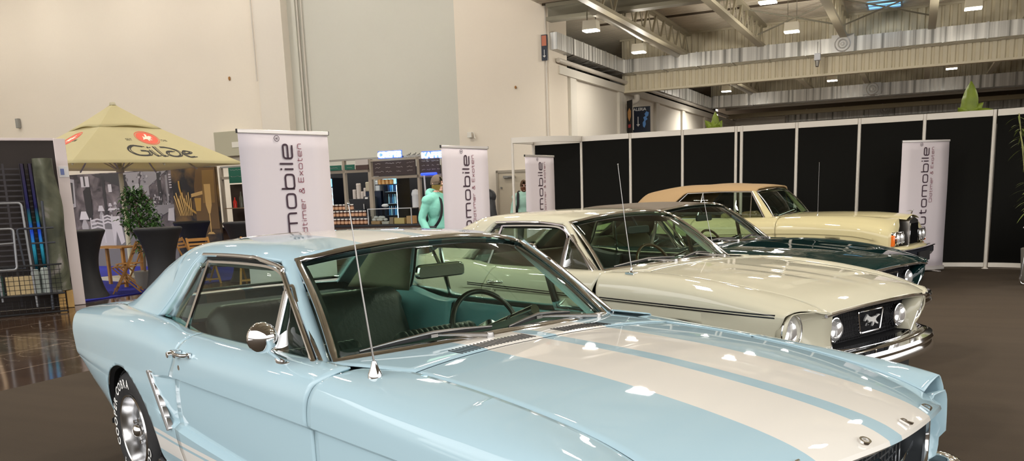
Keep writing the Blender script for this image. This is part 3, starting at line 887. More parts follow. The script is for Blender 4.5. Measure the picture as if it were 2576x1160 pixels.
    sb = rs.build('rear_seat', I['seat'], root, angle=50)
    cu = MB(); cu.grid([[(x, y, z) for x, z in ((-1.62, .42), (-1.60, .50), (-1.66, .545), (-1.9, .52), (-2.04, .50))] for y in np.linspace(-.56, .56, 20)]); cu.build('cushion', I['seat'], sb, solid=.03)
    for sdn in (-1, 1):
        fs = seat_mesh(.50, .47, .11, tuft=16, lean=.22)
        for k, (x, y, z) in enumerate(fs.v): fs.v[k] = (x - 1.44, y + sdn * .345, z + .36)
        f = fs.build('front_seat', I['seat'], root, angle=50)
        c2_ = MB(); c2_.grid([[(x, y + sdn * .345, z) for x, z in ((-1.02, .40), (-1.0, .46), (-1.06, .50), (-1.3, .47), (-1.48, .45))] for y in np.linspace(-.25, .25, 12)]); c2_.build('cushion', I['seat'], f, solid=.04)
    # interior mirror
    mm = MB(); sh = round_poly([(-.125, -.028), (.125, -.028), (.118, .03), (-.118, .03)], .022, 4)
    M = Matrix.Translation((-1.09, 0.0, 1.165)) @ Matrix.Rotation(math.radians(0), 4, 'Z') @ Matrix(((0, 0, 1, 0), (1, 0, 0, 0), (0, 1, 0, 0), (0, 0, 0, 1)))
    mm.prism(sh, -.012, .016, M); mo = mm.build('rearview_mirror', I['mirror'], root, bevel=.006)
    ar = MB(); ar.tube([(-1.09, 0, 1.19), (-1.12, 0, 1.23), (-1.16, .0, 1.283)], .007, n=8); ar.ball((-1.09, 0, 1.185), .013, 6); ar.build('mirror_arm', I['mirror'], mo)
    # ---- wipers
    def onglass(u, v, k=.012): p = wpt(u, v); return (p[0] + .6 * k, p[1], p[2] + .8 * k)
    for (py, ju, jv, t0, t1) in ((-.155, -.52, .055, (-.885, .045), (-.14, .06)), (.515, .20, .06, (-.03, .035), (.54, .075))):
        piv = (T['base'](py) + .045, py, T['basez'](py) - .004)
        wiper(root, piv, onglass(ju, jv, .022), onglass(t0[0], t0[1]), onglass(t1[0], t1[1]), (.006, 0, .012))
    for py in (.62,):
        nz = MB(); nz.lathe([(.014, .004), (.018, .010), (.012, .012), (.0, .004)], (T['base'](py) + .06, py, T['basez'](py) - .008), n=16); nz.build('washer_nozzle', CHROME, root)
    # ---- wheels
    yf = .800 if gen == 65 else .815
    for x in (0, -T['wb']):
        for sdn in (-1, 1): add_wheel(root, x, sdn, yf, kind=wheels)
    return root, S, wpt, ys

def door_handle(root, x, y, z, sd, m=None):
    mb = MB(); Y = lambda v: sd * (y + v)
    mb.tube(crv([(x + .065, Y(.006), z + .002), (x + .055, Y(.028), z + .003), (x, Y(.034), z + .002), (x - .05, Y(.03), z), (x - .075, Y(.012), z - .002)], 20), [.008] * 20, n=8)
    mb.box((x - .055, Y(.014), z - .002), (.05, .03, .030)); mb.cyl((x - .062, Y(.0), z - .004), (x - .062, Y(.05), z - .004), .013, n=14)
    mb.box((x + .062, Y(.004), z + .002), (.028, .012, .022))
    o = mb.build('door_handle', CHROME, root, bevel=.002)
    k = MB(); k.cyl((x - .06, Y(-.004), z - .065), (x - .06, Y(.008), z - .065), .0115, n=16); k.build('lock', CHROME, o)
def letters(root, txt, ys_, f, size, name='hood_letter'):
    for ch, y in zip(txt, ys_):
        vs, fs = text_mesh(ch, size, .004, .003)
        w = max(v[0] for v in vs) + min(v[0] for v in vs)
        x0, _, z0 = f(y); x1, _, z1 = f(y, 1)
        ux = Vector((x0 - x1, 0, z0 - z1)).normalized(); nn = ux.cross(Vector((0, -1, 0))) ; nn = Vector((-ux.z, 0, ux.x)); nn = nn if nn.z > 0 else -nn
        mb = MB()
        mb.add([Vector((x0, y, z0)) + Vector((0, -1, 0)) * (-1) * v[0] + (-ux) * 0 + (ux * -1) * (-v[1]) * 1 + nn * (v[2] + .004) for v in vs], fs)
        mb.build(name, CHROME, root)

# ---------------------------------------------------------------- 1965 style coupe
def car_blue():
    blue, cream = (.42, .585, .66), (.80, .765, .70)
    paint = paint_mat('pale_blue_paint_with_cream_stripes', blue, stripes=(.034, .302, cream),
                      rocker=([(.345, .415), (.428, .448)], -2.36, -.30, (.80, .78, .74)))
    teal = mat('teal_vinyl', (.16, .36, .42), rough=.45); 
    I = dict(liner=mat('grey_headliner', (.16, .17, .16), rough=.8), shelf=mat('dark_shelf', (.03, .05, .055), rough=.7), dash=mat('dark_teal_dash', (.018, .030, .032), rough=.6),
             wheel=mat('dark_wheel_rim', (.02, .018, .016), rough=.25, coat=.5), carpet=mat('dark_carpet', (.02, .03, .03), rough=.95), panel=teal, quarter=teal,
             sail=mat('taupe_trim', (.30, .27, .20), rough=.6), seat=mat('black_vinyl_seat', (.030, .038, .036), rough=.38, bump=(90, .1)), mirror=CHROME)
    T = tables65()
    root, S, wpt, ys = build_mustang(T, 65, 'classic_car', 'pale blue classic coupe with twin cream stripes over hood and roof, nearest car', 'car',
                                     (.430, 2.715, -.848), paint, I)
    # bright hood letters
    def hp(y, back=0):
        s_ = .980 if not back else .960
        return superhood(T, s_, y)
    for ch, y in zip('FORD', (-.352, -.118, .118, .352)):
        vs, fs = text_mesh(ch, .040, .003, .0008)
        w = (max(v[0] for v in vs) + min(v[0] for v in vs)) / 2
        p0, p1 = Vector(hp(y)), Vector(hp(y, 1)); up = (p1 - p0).normalized(); rt = Vector((0, 1, 0)); nn = Vector((-up.z, 0, up.x)); nn = nn if nn.z > 0 else -nn
        mb = MB(); mb.add([p0 + rt * (v[0] - w) * 1.15 + up * (v[1] - .02) + nn * (v[2] + .006) for v in vs], fs)
        mb.build('hood_letter', CHROME, root)
    # nose: nacelles with headlamps, recessed grille, bumper
    for sd in (-1, 1):
        nc = MB(); G = []
        for a in np.linspace(0, 2 * PI, 33)[:-1]:
            ca, sa = math.cos(a), math.sin(a)
            oy, oz = .735 + .062 * max(-1, min(1, 1.25 * ca)), .655 + .115 * max(-1, min(1, 1.25 * sa))
            G.append([(.655 - .02 * (oz < .6), sd * oy, oz), (.60, sd * (.735 + .058 * ca * 1.1), .655 + .10 * sa), (.565, sd * (.735 + .055 * ca * 1.1), .655 + .092 * sa)])
        nc.grid(G, cu=True); nac = nc.build('headlamp_nacelle', paint, root, solid=.006)
        hl = MB(); hl.lathe([(.0, .028), (.04, .024), (.07, .012), (.085, 0), (.09, .006), (.092, -.01)], (.565, sd * .735, .655), axis='X', n=30); h = hl.build('headlamp', LENS, root)
        rf = MB(); rf.lathe([(.0, -.05), (.05, -.035), (.085, -.004)], (.565, sd * .735, .655), axis='X', n=30); rf.build('reflector', REFL, h)
        rm = MB(); rm.tube([(.57, sd * .735 + .088 * math.cos(a), .655 + .088 * math.sin(a)) for a in np.linspace(0, 2 * PI, 36, endpoint=False)], .007, n=8, closed=True); rm.build('bezel', CHROME, h)
        # inner face of the nose between nacelle and grille
        fa = MB(); fa.grid([[(.60, sd * .795, z), (.655, sd * .672, z), (.66, sd * .60, z)] for z in (.50, .56)])
        fa.grid([[(.56, sd * .80, z), (.56, sd * .64, z)] for z in (.48, .80)])
        gl = MB()
        for k in range(3): gl.box((.60, sd * .655, .60 + k * .05), (.06, .03, .012))
        gl.build('side_gill', paint, root)
        fa.build('nose_panel', paint, root, solid=.01)
    va = MB(); va.grid([[(lerp(.70, .60, (abs(y) / .78) ** 3), y, .50), (lerp(.74, .60, (abs(y) / .78) ** 3), y, .40), (lerp(.66, .55, (abs(y) / .78) ** 2), y, .28)] for y in np.linspace(-.78, .78, 31)])
    va.build('front_valance', paint, root, solid=.01)
    gsh = MB()
    ring = round_poly([(0, -.60, .755), (0, .60, .755), (0, .62, .62), (0, .50, .51), (0, -.50, .51), (0, -.62, .62)], .05, 5)
    gx = lambda y: .775 - .11 * (abs(y) / .62) ** 2
    gsh.grid([[(gx(p[1]) - .01, p[1], p[2]), (gx(p[1]) - .10, p[1] * .97, .62 + (p[2] - .62) * .9), (.56, p[1] * .93, .62 + (p[2] - .62) * .85)] for p in ring], cu=True)
    gsh.poly([(.57, p[1] * .94, .62 + (p[2] - .62) * .86) for p in ring])
    gr = gsh.build('grille', mat('grille_shadow_metal', (.10, .11, .12), rough=.35, metal=.7), root, angle=30)  # dark grey metal for the grille box
    hc = MB()
    for k in range(9): hc.tube([(lerp(.665, .60, (y / .56) ** 2), y, .53 + k * .026) for y in np.linspace(-.56, .56, 15)], .0025, n=4)
    for k in range(44): hc.tube([(.61, -.55 + k * .0256, .52), (.61, -.55 + k * .0256, .75)], .002, n=4)
    hc.build('grille_mesh', mat('grille_wire', (.25, .26, .27), rough=.3, metal=1), gr)
    ct = MB(); ct.tube([(gx(p[1]), p[1], p[2]) for p in ring], 1, n=6, closed=True, flat=(.014, .02), up=(1, 0, 0))
    ct.build('grille_surround', CHROME, gr)
    em = MB()
    ctr = round_poly([(0, -.125, .705), (0, .125, .705), (0, .105, .565), (0, -.105, .565)], .02, 4)
    em.tube([(.742, p[1], p[2]) for p in ctr], 1, n=6, closed=True, flat=(.02, .024), up=(1, 0, 0))
    for z, w in ((.64, .56),):
        for sg in (-1, 1): em.tube([(.735, sg * .115, z), (lerp(.735, .66, .5), sg * .34, z), (.64, sg * .55, z)], 1, n=4, flat=(.022, .016), up=(0, 0, 1))
    for sg in (1,): em.tube([(.735, 0, .565), (.72, 0, .515)], 1, n=4, flat=(.02, .02))
    em.build('grille_bar', CHROME, gr)
    horse(gr, (.745, 0, .635), .10, mat('bright_cast_metal', (.85, .85, .84), rough=.45, metal=.6))
    bm_ = MB(); bm_.tube(crv([(.42, .845, .475), (.58, .855, .475), (.70, .80, .475), (.775, .62, .475), (.80, .30, .475), (.81, 0, .475), (.80, -.30, .475), (.775, -.62, .475), (.70, -.80, .475), (.58, -.855, .475), (.42, -.845, .475)], 60), 1, n=14, flat=(.045, .125), up=(0, 0, 1))
    bm_.build('front_bumper', CHROME, root, angle=60)
    gd = MB()
    for sg in (-1, 1): gd.tube([(.835, sg * .40, .40), (.85, sg * .40, .475), (.83, sg * .40, .55)], [.02, .028, .018], n=10)
    gd.build('bumper_guard', CHROME, root)
    # side scoop ornament in front of each rear wheel
    for sd in (-1, 1):
        sc = MB(); top, bot = Vector((-2.205, .858, .722)), Vector((-1.995, .862, .492)); n = 5
        d = (bot - top)
        G = []
        for t in np.linspace(0, 1, 61):
            p = top + d * t; ph = (t * 5) % 1.0; w = .040 * (1 - .55 * t) * (.62 + .38 * math.sin(PI * ph) ** .6); h_ = .004 + .009 * ph
            G.append([(p.x, sd * (p.y + .008), p.z), (p.x + w * .6, sd * (p.y + h_), p.z), (p.x + w, sd * (p.y - .010), p.z)])
        sc.grid(G)
        sc.tube([(top.x - .004, sd * (top.y + .006), top.z + .006), (bot.x - .004, sd * (bot.y + .008), bot.z - .006)], 1, n=6, flat=(.012, .018), up=(0, 1, 0))
        sc.tube([(top.x, sd * (top.y + .005), top.z + .005), (top.x + .05, sd * (top.y + .001), top.z + .006)], .005, n=6)
        sc.build('side_scoop_trim', STEEL, root, angle=40)
        door_handle(root, -1.735, .862, .862, sd)
        rk = MB(); rk.tube([(-2.30, sd * .812, .268), (-.36, sd * .812, .268)], 1, n=6, flat=(.03, .05), up=(0, 1, 0)); rk.build('rocker_trim', CHROME, root)
    # round chrome mirror on the near door only
    mi = MB(); c = (-.905, -.895, 1.022)
    mi.lathe([(.0, .050), (.022, .046), (.042, .030), (.052, .008), (.054, -.006), (.050, -.012), (.0, -.010)], c, axis='X', n=32)
    # x axis forward: dome faces forward
    mi.tube([(-.915, -.885, .985), (-.935, -.84, .950), (-.95, -.80, .925)], [.010, .008, .011], n=10)
    mo = mi.build('side_mirror', CHROME, root, angle=50)
    ba = MB(); ba.prism([( .055 * math.cos(a), .020 * math.sin(a)) for a in np.linspace(0, 2 * PI, 24, endpoint=False)], -.006, .010, Matrix.Translation((-.955, -.802, .914))); ba.build('mirror_base', CHROME, mo)
    antenna(root, (-.47, -.735, .923), .535, (-.055, -.02), 'dome')
    return root

def horse(parent, c, s, m, facing=1):
    """small galloping horse relief, plane x = c.x, running towards -y in the picture (the horse faces the car's right)"""
    body = [(-.5, .10), (-.42, .24), (-.30, .30), (-.12, .22), (.12, .20), (.30, .24), (.40, .20), (.62, .26), (.80, .20), (.60, .14), (.44, .08), (.38, -.02), (.56, -.12), (.70, -.24), (.60, -.26), (.44, -.16), (.26, -.10), (.30, -.28), (.20, -.30), (.14, -.12), (-.10, -.08), (-.22, -.16), (-.40, -.22), (-.52, -.14), (-.46, -.10), (-.30, -.06), (-.34, .04), (-.44, .02), (-.58, .10), (-.60, .04), (-.52, -.0)]
    mb = MB(); M = Matrix.Translation(c) @ Matrix(((0, 0, 1, 0), (1, 0, 0, 0), (0, 1, 0, 0), (0, 0, 0, 1)))
    body = [(-.66, .04), (-.60, .16), (-.46, .26), (-.38, .34), (-.34, .28), (-.22, .22), (-.05, .16), (.15, .15), (.30, .18), (.46, .16), (.66, .24), (.86, .20), (.70, .15), (.50, .08), (.42, .00), (.50, -.10), (.68, -.20), (.64, -.25), (.42, -.17), (.30, -.09), (.26, -.22), (.12, -.30), (.10, -.25), (.18, -.16), (.14, -.07), (-.08, -.05), (-.20, -.12), (-.38, -.10), (-.46, -.22), (-.41, -.24), (-.34, -.15), (-.18, -.18), (-.12, -.14), (-.26, -.02), (-.36, .06), (-.46, .10), (-.58, .02)]
    mb.prism([(p[0] * s, p[1] * s) for p in body], -.004, .006, M)
    return mb.build('horse_emblem', m, parent)

# ---------------------------------------------------------------- 1968 style coupe
def car_68(name, label, pose, paint, I, roofmat, ah=.70):
    T = tables68()
    def ridge(s_, y):
        r = .004 * math.exp(-((abs(y) - .0) / .05) ** 2) * math.sin(PI * min(1, s_ * 1.0)) ** .5
        # twin shallow hood scoops
        x = lerp(T['hood_x0'](y), T['hood_x1'](y), s_)
        d = (x + .12) / .62
        if 0 < d < 1:
            q = 1 / (1 + math.exp(-((abs(y) - .17) * 60))) * 1 / (1 + math.exp(((abs(y) - .47 - .05 * 0) * 60)))
            r += .011 * q * d ** .7 * (1 if d < .985 else 0)
        return r
    T['ridge'] = ridge
    root, S, wpt, ys = build_mustang(T, 68, name, label, 'car', pose, paint, I, roofmat=roofmat, wheels='plain')
    lip = MB(); lip.tube([(T['hood_x1'](y) + .005, y, superhood(T, 1, y)[2] - .014) for y in np.linspace(-.598, .598, 50)], 1, n=6, flat=(.022, .026), up=(1, 0, 0)); lip.build('hood_edge_trim', CHROME, root)
    # scoop lamps (turn-signal inserts)
    for sd in (-1, 1):
        pass
    # nose side nacelles: flat face from headlamp forward to the grille lip
    for sd in (-1, 1):
        n = 48; G = []; yc, zc = .735, .655
        # outer contour of the nose piece: fender lip outside, hood lip above, grille edge inside, bumper line below
        C4 = [(.722, .822, .655), (.730, .802, .735), (.742, .770, .765), (.800, .66, .768), (.842, .572, .760), (.835, .548, .70), (.812, .520, .60), (.800, .498, .515), (.755, .60, .500), (.70, .74, .505), (.695, .80, .54), (.705, .818, .60)]
        CC = crv(C4, 480, closed=True)
        def pick(a):
            best = min(CC, key=lambda p: abs(math.atan2(math.sin(math.atan2(p[2] - zc, p[1] - yc) - a), math.cos(math.atan2(p[2] - zc, p[1] - yc) - a)))); return best
        for i in range(n):
            a = 2 * PI * i / n; ca, sa = math.cos(a), math.sin(a); p = pick(a)
            r1 = (.712, yc + .106 * ca, zc + .106 * sa)
            G.append([(p[0], sd * p[1], p[2]), (lerp(p[0], r1[0], .5) + .004, sd * lerp(p[1], r1[1], .5), lerp(p[2], r1[2], .5)), (r1[0], sd * r1[1], r1[2]), (.704, sd * (yc + .100 * ca), zc + .100 * sa), (.665, sd * (yc + .098 * ca), zc + .098 * sa)])
        nb = MB().grid(G, cu=True); nb.build('headlamp_nacelle', paint, root, solid=.005, angle=35)
        hl = MB(); hl.lathe([(.0, .040), (.045, .034), (.076, .018), (.094, 0), (.098, -.004)], (.690, sd * .735, .655), axis='X', n=32); h = hl.build('headlamp', LENS, root)
        rf = MB(); rf.lathe([(.0, -.065), (.055, -.045), (.094, -.004)], (.690, sd * .735, .655), axis='X', n=32); rf.build('reflector', REFL, h)
        rm = MB(); rm.tube([(.704, sd * .735 + .100 * math.cos(a), .655 + .100 * math.sin(a)) for a in np.linspace(0, 2 * PI, 36, endpoint=False)], .006, n=8, closed=True); rm.build('bezel', CHROME, h)
    # grille box
    yt, yb2, zt, zb_ = .565, .475, .752, .520
    ring = [(.838, -yt, zt), (.872, -.3, zt), (.885, 0, zt), (.872, .3, zt), (.838, yt, zt), (.815, .53, .64), (.80, yb2, zb_), (.84, .25, zb_ - .01), (.85, 0, zb_ - .012), (.84, -.25, zb_ - .01), (.80, -yb2, zb_), (.815, -.53, .64)]
    gb = MB(); gb.grid([[p, (p[0] - .10, p[1] * .97, .63 + (p[2] - .63) * .93), (.66, p[1] * .94, .63 + (p[2] - .63) * .88)] for p in ring], cu=True); gb.poly([(.665, p[1] * .95, .63 + (p[2] - .63) * .9) for p in ring])
    gr = gb.build('grille', mat('black_grille', (.012, .012, .014), rough=.5), root, angle=30)
    for sd in (-1, 1):
        wl = MB(); wl.grid([[(.836, sd * .560, .748), (.790, sd * .528, .745), (.738, sd * .497, .74)], [(.815, sd * .527, .64), (.770, sd * .497, .64), (.725, sd * .467, .64)], [(.802, sd * .473, .525), (.76, sd * .455, .527), (.715, sd * .43, .53)]]); wl.build('grille_side_wall', paint, gr, solid=.004)
    gm = MB()
    for k in range(9): gm.tube([(.735 - .02 * (y / .5) ** 2, y, .535 + k * .024) for y in np.linspace(-.52, .52, 11)], .003, n=4)
    for k in range(52): gm.tube([(.73, -.51 + k * .02, .53), (.74, -.51 + k * .02, .745)], .002, n=4)
    gm.build('grille_mesh', mat('dark_mesh', (.04, .04, .045), rough=.4, metal=.6), gr)
    cs = MB(); cs.tube(ring[5:] + ring[:0], .0055, n=6); cs.tube([ring[11], ring[0]], .005, n=6); cs.tube([ring[4], ring[5]], .005, n=6)
    cs.build('grille_surround', CHROME, gr)
    co = MB(); ctr = round_poly([(.775, -.150, .706), (.775, .150, .706), (.775, .118, .572), (.775, -.118, .572)], .018, 4)
    co.tube(ctr, .007, n=6, closed=True); co.build('emblem_frame', CHROME, gr)
    horse(gr, (.778, 0, .640), .125, mat('bright_cast_metal', (.85, .85, .84), rough=.45, metal=.6))
    for sd in (-1, 1):
        fl = MB(); fl.lathe([(.0, .030), (.04, .024), (.062, .008), (.070, -.006), (.070, -.03), (.05, -.06)], (.770, sd * .385, .628), axis='X', n=28); f = fl.build('fog_lamp', LENS, gr)
        q = MB(); q.lathe([(.0, -.04), (.04, -.03), (.066, -.004)], (.770, sd * .385, .628), axis='X', n=28); q.lathe([(.066, .0), (.073, -.002), (.074, -.03), (.06, -.07), (.0, -.08)], (.770, sd * .385, .628), axis='X', n=28); q.build('fog_lamp_rim', CHROME, f)
    # stone deflector, bumper, valance
    st = MB(); st.grid([[(x - .02, y, .512), (x + .055, y, .495), (x + .08, y, .468)] for x, y in ((lerp(.82, .70, (abs(y) / .80) ** 2.6), y) for y in np.linspace(-.78, .78, 31))]); st.build('stone_deflector', CHROME, root, solid=.01)
    cs2 = MB(); cs2.tube([(lerp(.90, .76, (abs(y) / .80) ** 2.6), y, .486) for y in np.linspace(-.76, .76, 31)], 1, n=4, flat=(.02, .012), up=(0, 0, 1)); cs2.build('valance_strip', paint, root)
    bp = MB(); path = crv([(.36, .880, .44), (.52, .895, .44), (.70, .86, .44), (.82, .72, .44), (.90, .45, .44), (.93, 0, .44), (.90, -.45, .44), (.82, -.72, .44), (.70, -.86, .44), (.52, -.895, .44), (.36, -.88, .44)], 70)
    prof = [(-.03, .055), (.012, .050), (.022, .030), (.010, .008), (.026, -.02), (.018, -.045), (-.02, -.055), (-.03, 0)]
    G = []
    for i, p in enumerate(path):
        a = Vector(path[max(i - 1, 0)]); b = Vector(path[min(i + 1, len(path) - 1)]); t = (b - a).normalized(); nrm = Vector((t.y, -t.x, 0)); nrm = nrm if nrm.dot(Vector((1, 0, 0)) * .3 + Vector((0, p[1], 0))) > 0 else -nrm
        e = min(1, min(i, len(path) - 1 - i) / 5) ** .5
        G.append([tuple(Vector(p) + nrm * q[0] + Vector((0, 0, q[1] * (.35 + .65 * e)))) for q in prof])
    bp.grid(G, cv=True); bp.poly(G[0]); bp.poly(G[-1]); bp.build('front_bumper', CHROME, root, angle=50)
    vl = MB(); vl.grid([[(x, y, .42), (x - .02, y, .34), (x - .10, y, .25)] for x, y in ((lerp(.80, .60, (abs(y) / .80) ** 2.6), y) for y in np.linspace(-.78, .78, 31))]); vl.build('front_valance', paint, root, solid=.01)
    pl = MB(); pl.box((.90, 0, .345), (.012, .50, .11)); pl.build('plate_holder', mat('black_plastic', (.015, .015, .016), rough=.5), root)
    for sd in (-1, 1): door_handle(root, -1.72, .886, .815, sd)
    antenna(root, (-.43, -.80, .930), ah, (-.09, -.02), 'square')
    return root

def cars():
    car_blue()
    cream = (.59, .56, .435)
    p2 = paint_mat('cream_paint_with_black_pinstripe', cream, pin=(.757, -.012, .0115, .0028, -2.1, .66, (.012, .012, .014)))
    bk = dict(liner=mat('black_headliner', (.02, .02, .02), rough=.8), shelf=mat('dark_shelf', (.03, .05, .055)), dash=mat('black_dash', (.012, .012, .013), rough=.5),
              wheel=mat('wood_wheel_rim', (.10, .045, .02), rough=.25, coat=.5), carpet=mat('dark_carpet', (.02, .03, .03)), panel=VINYL, quarter=VINYL, sail=mat('brown_trim', (.10, .065, .04), rough=.6),
              seat=mat('brown_vinyl_seat', (.12, .075, .045), rough=.45), mirror=mat('black_plastic', (.015, .015, .016), rough=.5))
    car_68('classic_car', 'cream classic coupe with painted roof and running horse grille, second car from the front', (1.683, 5.632, -.881), p2, bk, None)
    p3 = paint_mat('dark_green_paint', (.0015, .018, .018), rough=.3)
    car_68('classic_car', 'dark green classic coupe with dark brown vinyl roof, between the two cream cars', (2.671, 7.611, -.840), p3, bk, mat('dark_brown_vinyl_roof', (.085, .062, .038), rough=.62, bump=(140, .25)), ah=.47)
def hood_tables_rolls():
    T = dict(
        Fy=tab((-.90, .66), (-.5, .60), (.2, .47), (.62, .36), (.80, .30)), Fz=tab((-.9, 1.0), (-.5, 1.005), (.2, .99), (.62, .955), (.80, .93)),
        Uy=tab((-.7, .74), (-3.0, .74)), Uz=tab((-.7, .995), (-1.8, .985), (-3.0, .98)),
        Ry=tab((-2.3, .74), (-4.1, .66)), Rz=tab((-2.3, .985), (-3.4, .96), (-4.15, .86)),
        Ey=tab((.78, .66), (.6, .745), (.2, .80), (-.5, .825), (-1.5, .83), (-2.7, .84), (-3.6, .80), (-4.15, .72)),
        Ez=tab((.78, .80), (.6, .875), (.2, .925), (-.5, .955), (-1.2, .955), (-2.0, .945), (-2.7, .96), (-3.6, .93), (-4.15, .83)),
        Sy=tab((.78, .76), (.6, .84), (.2, .885), (-.5, .90), (-1.5, .905), (-2.7, .915), (-3.6, .87), (-4.15, .78)),
        Sz=tab((.78, .70), (.3, .80), (-.5, .83), (-1.5, .83), (-2.7, .86), (-4.15, .74)),
        Kz=tab((.78, .62), (.2, .745), (-.5, .77), (-4.15, .66)), kb=tab((.78, .0), (-4.15, 0)), dp=tab((.78, .0), (.62, .0), (.5, .010), (-.6, .010), (-4.15, .006)),
        Lz=tab((.78, .50), (.3, .45), (-4.15, .45)), Ly=tab((.78, .76), (0, .88), (-3.4, .87), (-4.15, .76)),
        By=tab((.78, .68), (0, .83), (-3.0, .83), (-4.15, .7)), Bz=tab((.78, .40), (.4, .28), (-3.3, .28), (-4.15, .45)),
        crown=tab((.78, .01), (.3, .03), (-.9, .008)), arches=[(0.0, .32, .375, .39), (-3.05, .32, .37, .34)],
        zc=tab((-1.2, 1.425), (-1.6, 1.475), (-2.2, 1.485), (-2.8, 1.455), (-3.15, 1.40), (-3.45, 1.16), (-3.62, .99)),
        yq=tab((-1.2, .565), (-1.8, .60), (-2.8, .58), (-3.2, .54), (-3.62, .50)), zq=tab((-1.2, 1.395), (-1.6, 1.432), (-2.2, 1.438), (-2.8, 1.41), (-3.15, 1.35), (-3.45, 1.12), (-3.62, .985)),
        yb=tab((-1.2, .74), (-3.1, .735), (-3.62, .60)), zb=tab((-1.2, .99), (-3.62, .975)), rr=tab((-1.2, .09), (-3.0, .12), (-3.62, .06)))
    return T
def car_rolls():
    paint = paint_mat('pale_yellow_cream_paint', (.58, .515, .30)); cloth = mat('tan_soft_top_cloth', (.46, .31, .16), rough=.85, bump=(200, .2))
    root = empty('classic_car', label='pale yellow convertible saloon with tan soft top and tall chrome grille, farthest car', cat='car'); rot_pose(root, (5.031, 12.323, -.711))
    T = hood_tables_rolls(); S = CarShape(T); A = T['arches']
    xs = xcols(.72, -.80, .022, A); P = S.panel('front', xs)
    brow = tab((.2, -.10), (.5, -.02), (.66, .0), (.8, -.01))
    P = [[(x + brow(z) * max(0, 1 - (.72 - x) / .2), y, z) for x, y, z in row] for row in P]
    # cap the rounded fender nose
    F = P[0]; cen = (.80, .56, .66)
    P.insert(0, [(lerp(x, .755, .8), lerp(y, .60, .35), lerp(z, .66, .35)) for x, y, z in F]); P.insert(0, [(.757, lerp(y, .58, .9), lerp(z, .66, .85)) for x, y, z in F])
    both(MB().grid(P), 'front_fender', paint, root, solid=.005, angle=35)
    xs = xcols(-.806, -2.15, .04); both(MB().grid(S.panel('mid', xs)), 'door', paint, root, solid=.006, angle=35)
    xs = xcols(-2.156, -4.15, .03, A); P = S.panel('mid', [x for x in xs if x > -3.0]) + S.panel('rear', [x for x in xs if x <= -3.0]); both(MB().grid(P), 'rear_quarter_panel', paint, root, solid=.005, angle=35)
    # hood
    hy = lambda t: T['Fy'](lerp(-.84, .80, t)) - .003
    G = []
    for t in np.linspace(0, 1, 36):
        x = lerp(-.84, .80, t); ym = hy(t); zs = T['Fz'](x); zc = zs + lerp(.035, .055, t)
        G.append([(x, ym * (j / 14 - 1), zc - (zc - zs) * abs(j / 14 - 1) ** 1.9) for j in range(29)])
    MB().grid(G).build('hood', paint, root, solid=.004, angle=40)
    G = [[(lerp(-.845, lerp(-.80, -1.0, (abs(y) / .7) ** 2), t), y, lerp(T['Fz'](-.84) + .035 * (1 - (abs(y) / .66) ** 2 if abs(y) < .66 else 0), 1.005, t)) for t in (0, .5, 1)] for y in np.linspace(-.70, .70, 21)]
    MB().grid(G).build('cowl_panel', paint, root, solid=.004)
    ub = MB(); ub.bbox((-4.0, -.70, .25), (.7, .70, .30)); ub.bbox((-.9, -.7, .3), (-.86, .7, .95))
    for xc, zc, ra, rb in A: ub.grid([[(xc - ra * math.cos(t), y, zc + rb * math.sin(t) + .004) for y in (-.80, .80)] for t in np.linspace(0, PI, 24)])
    ub.build('underbody', DARK, root)
    G = []
    for x in np.linspace(-3.5, -4.15, 10): ye = T['Ry'](x); z = T['Rz'](x); G.append([(x, ye * (j / 8 - 1), z + .02 * (1 - (j / 8 - 1) ** 2)) for j in range(17)])
    MB().grid(G).build('trunk_lid', paint, root, solid=.004)
    MB().grid([[(-4.14, y * t, z) for t in np.linspace(-1, 1, 7)] for y, z in S.section(-4.15, 'rear')[4:]]).build('tail_panel', paint, root, solid=.01)
    # windshield
    hdr = lambda y: -1.175 - .075 * (abs(y) / .56) ** 2.4; bas = lambda y: -.80 - .12 * (abs(y) / .68) ** 2.4
    def w(u, v):
        p = v3((bas(.68 * u), .68 * u, 1.005 - .012 * u * u), (hdr(.56 * u), .56 * u, 1.405 - .035 * u * u), v); return (p[0] + .02 * math.sin(PI * v), p[1], p[2] + .01 * math.sin(PI * v))
    MB().grid([[w(u, v) for v in np.linspace(.02, .98, 10)] for u in np.linspace(-.98, .98, 26)]).build('windshield', GLASS, root, solid=.004, angle=60)
    U, V = list(np.linspace(-1, 1, 31)), list(np.linspace(0, 1, 12)); loop = [w(u, 0) for u in U] + [w(1, v) for v in V[1:]] + [w(u, 1) for u in U[::-1][1:]] + [w(-1, v) for v in V[::-1][1:-1]]
    MB().tube([(x + .004, y, z + .004) for x, y, z in loop], 1, n=8, closed=True, flat=(.026, .016), up=(.7, 0, .7)).build('windshield_trim', CHROME, root)
    G = []
    for t in np.linspace(0, 1, 10):
        a = Vector(v3((bas(.68) - .004, .69, .995), (hdr(.56), .572, 1.375), t)); b = Vector(v3((-1.02, .735, .985), (-1.30, .612, 1.375), t)); m_ = (a + b) / 2 + Vector((0, .012, .008))
        G.append([tuple(a), tuple(m_), tuple(b), tuple(b + Vector((-.02, -.03, 0))), tuple(a + Vector((-.03, -.01, -.02)))])
    both(MB().grid(G, cv=True), 'windshield_pillar', paint, root, angle=60)
    # soft top
    P = []
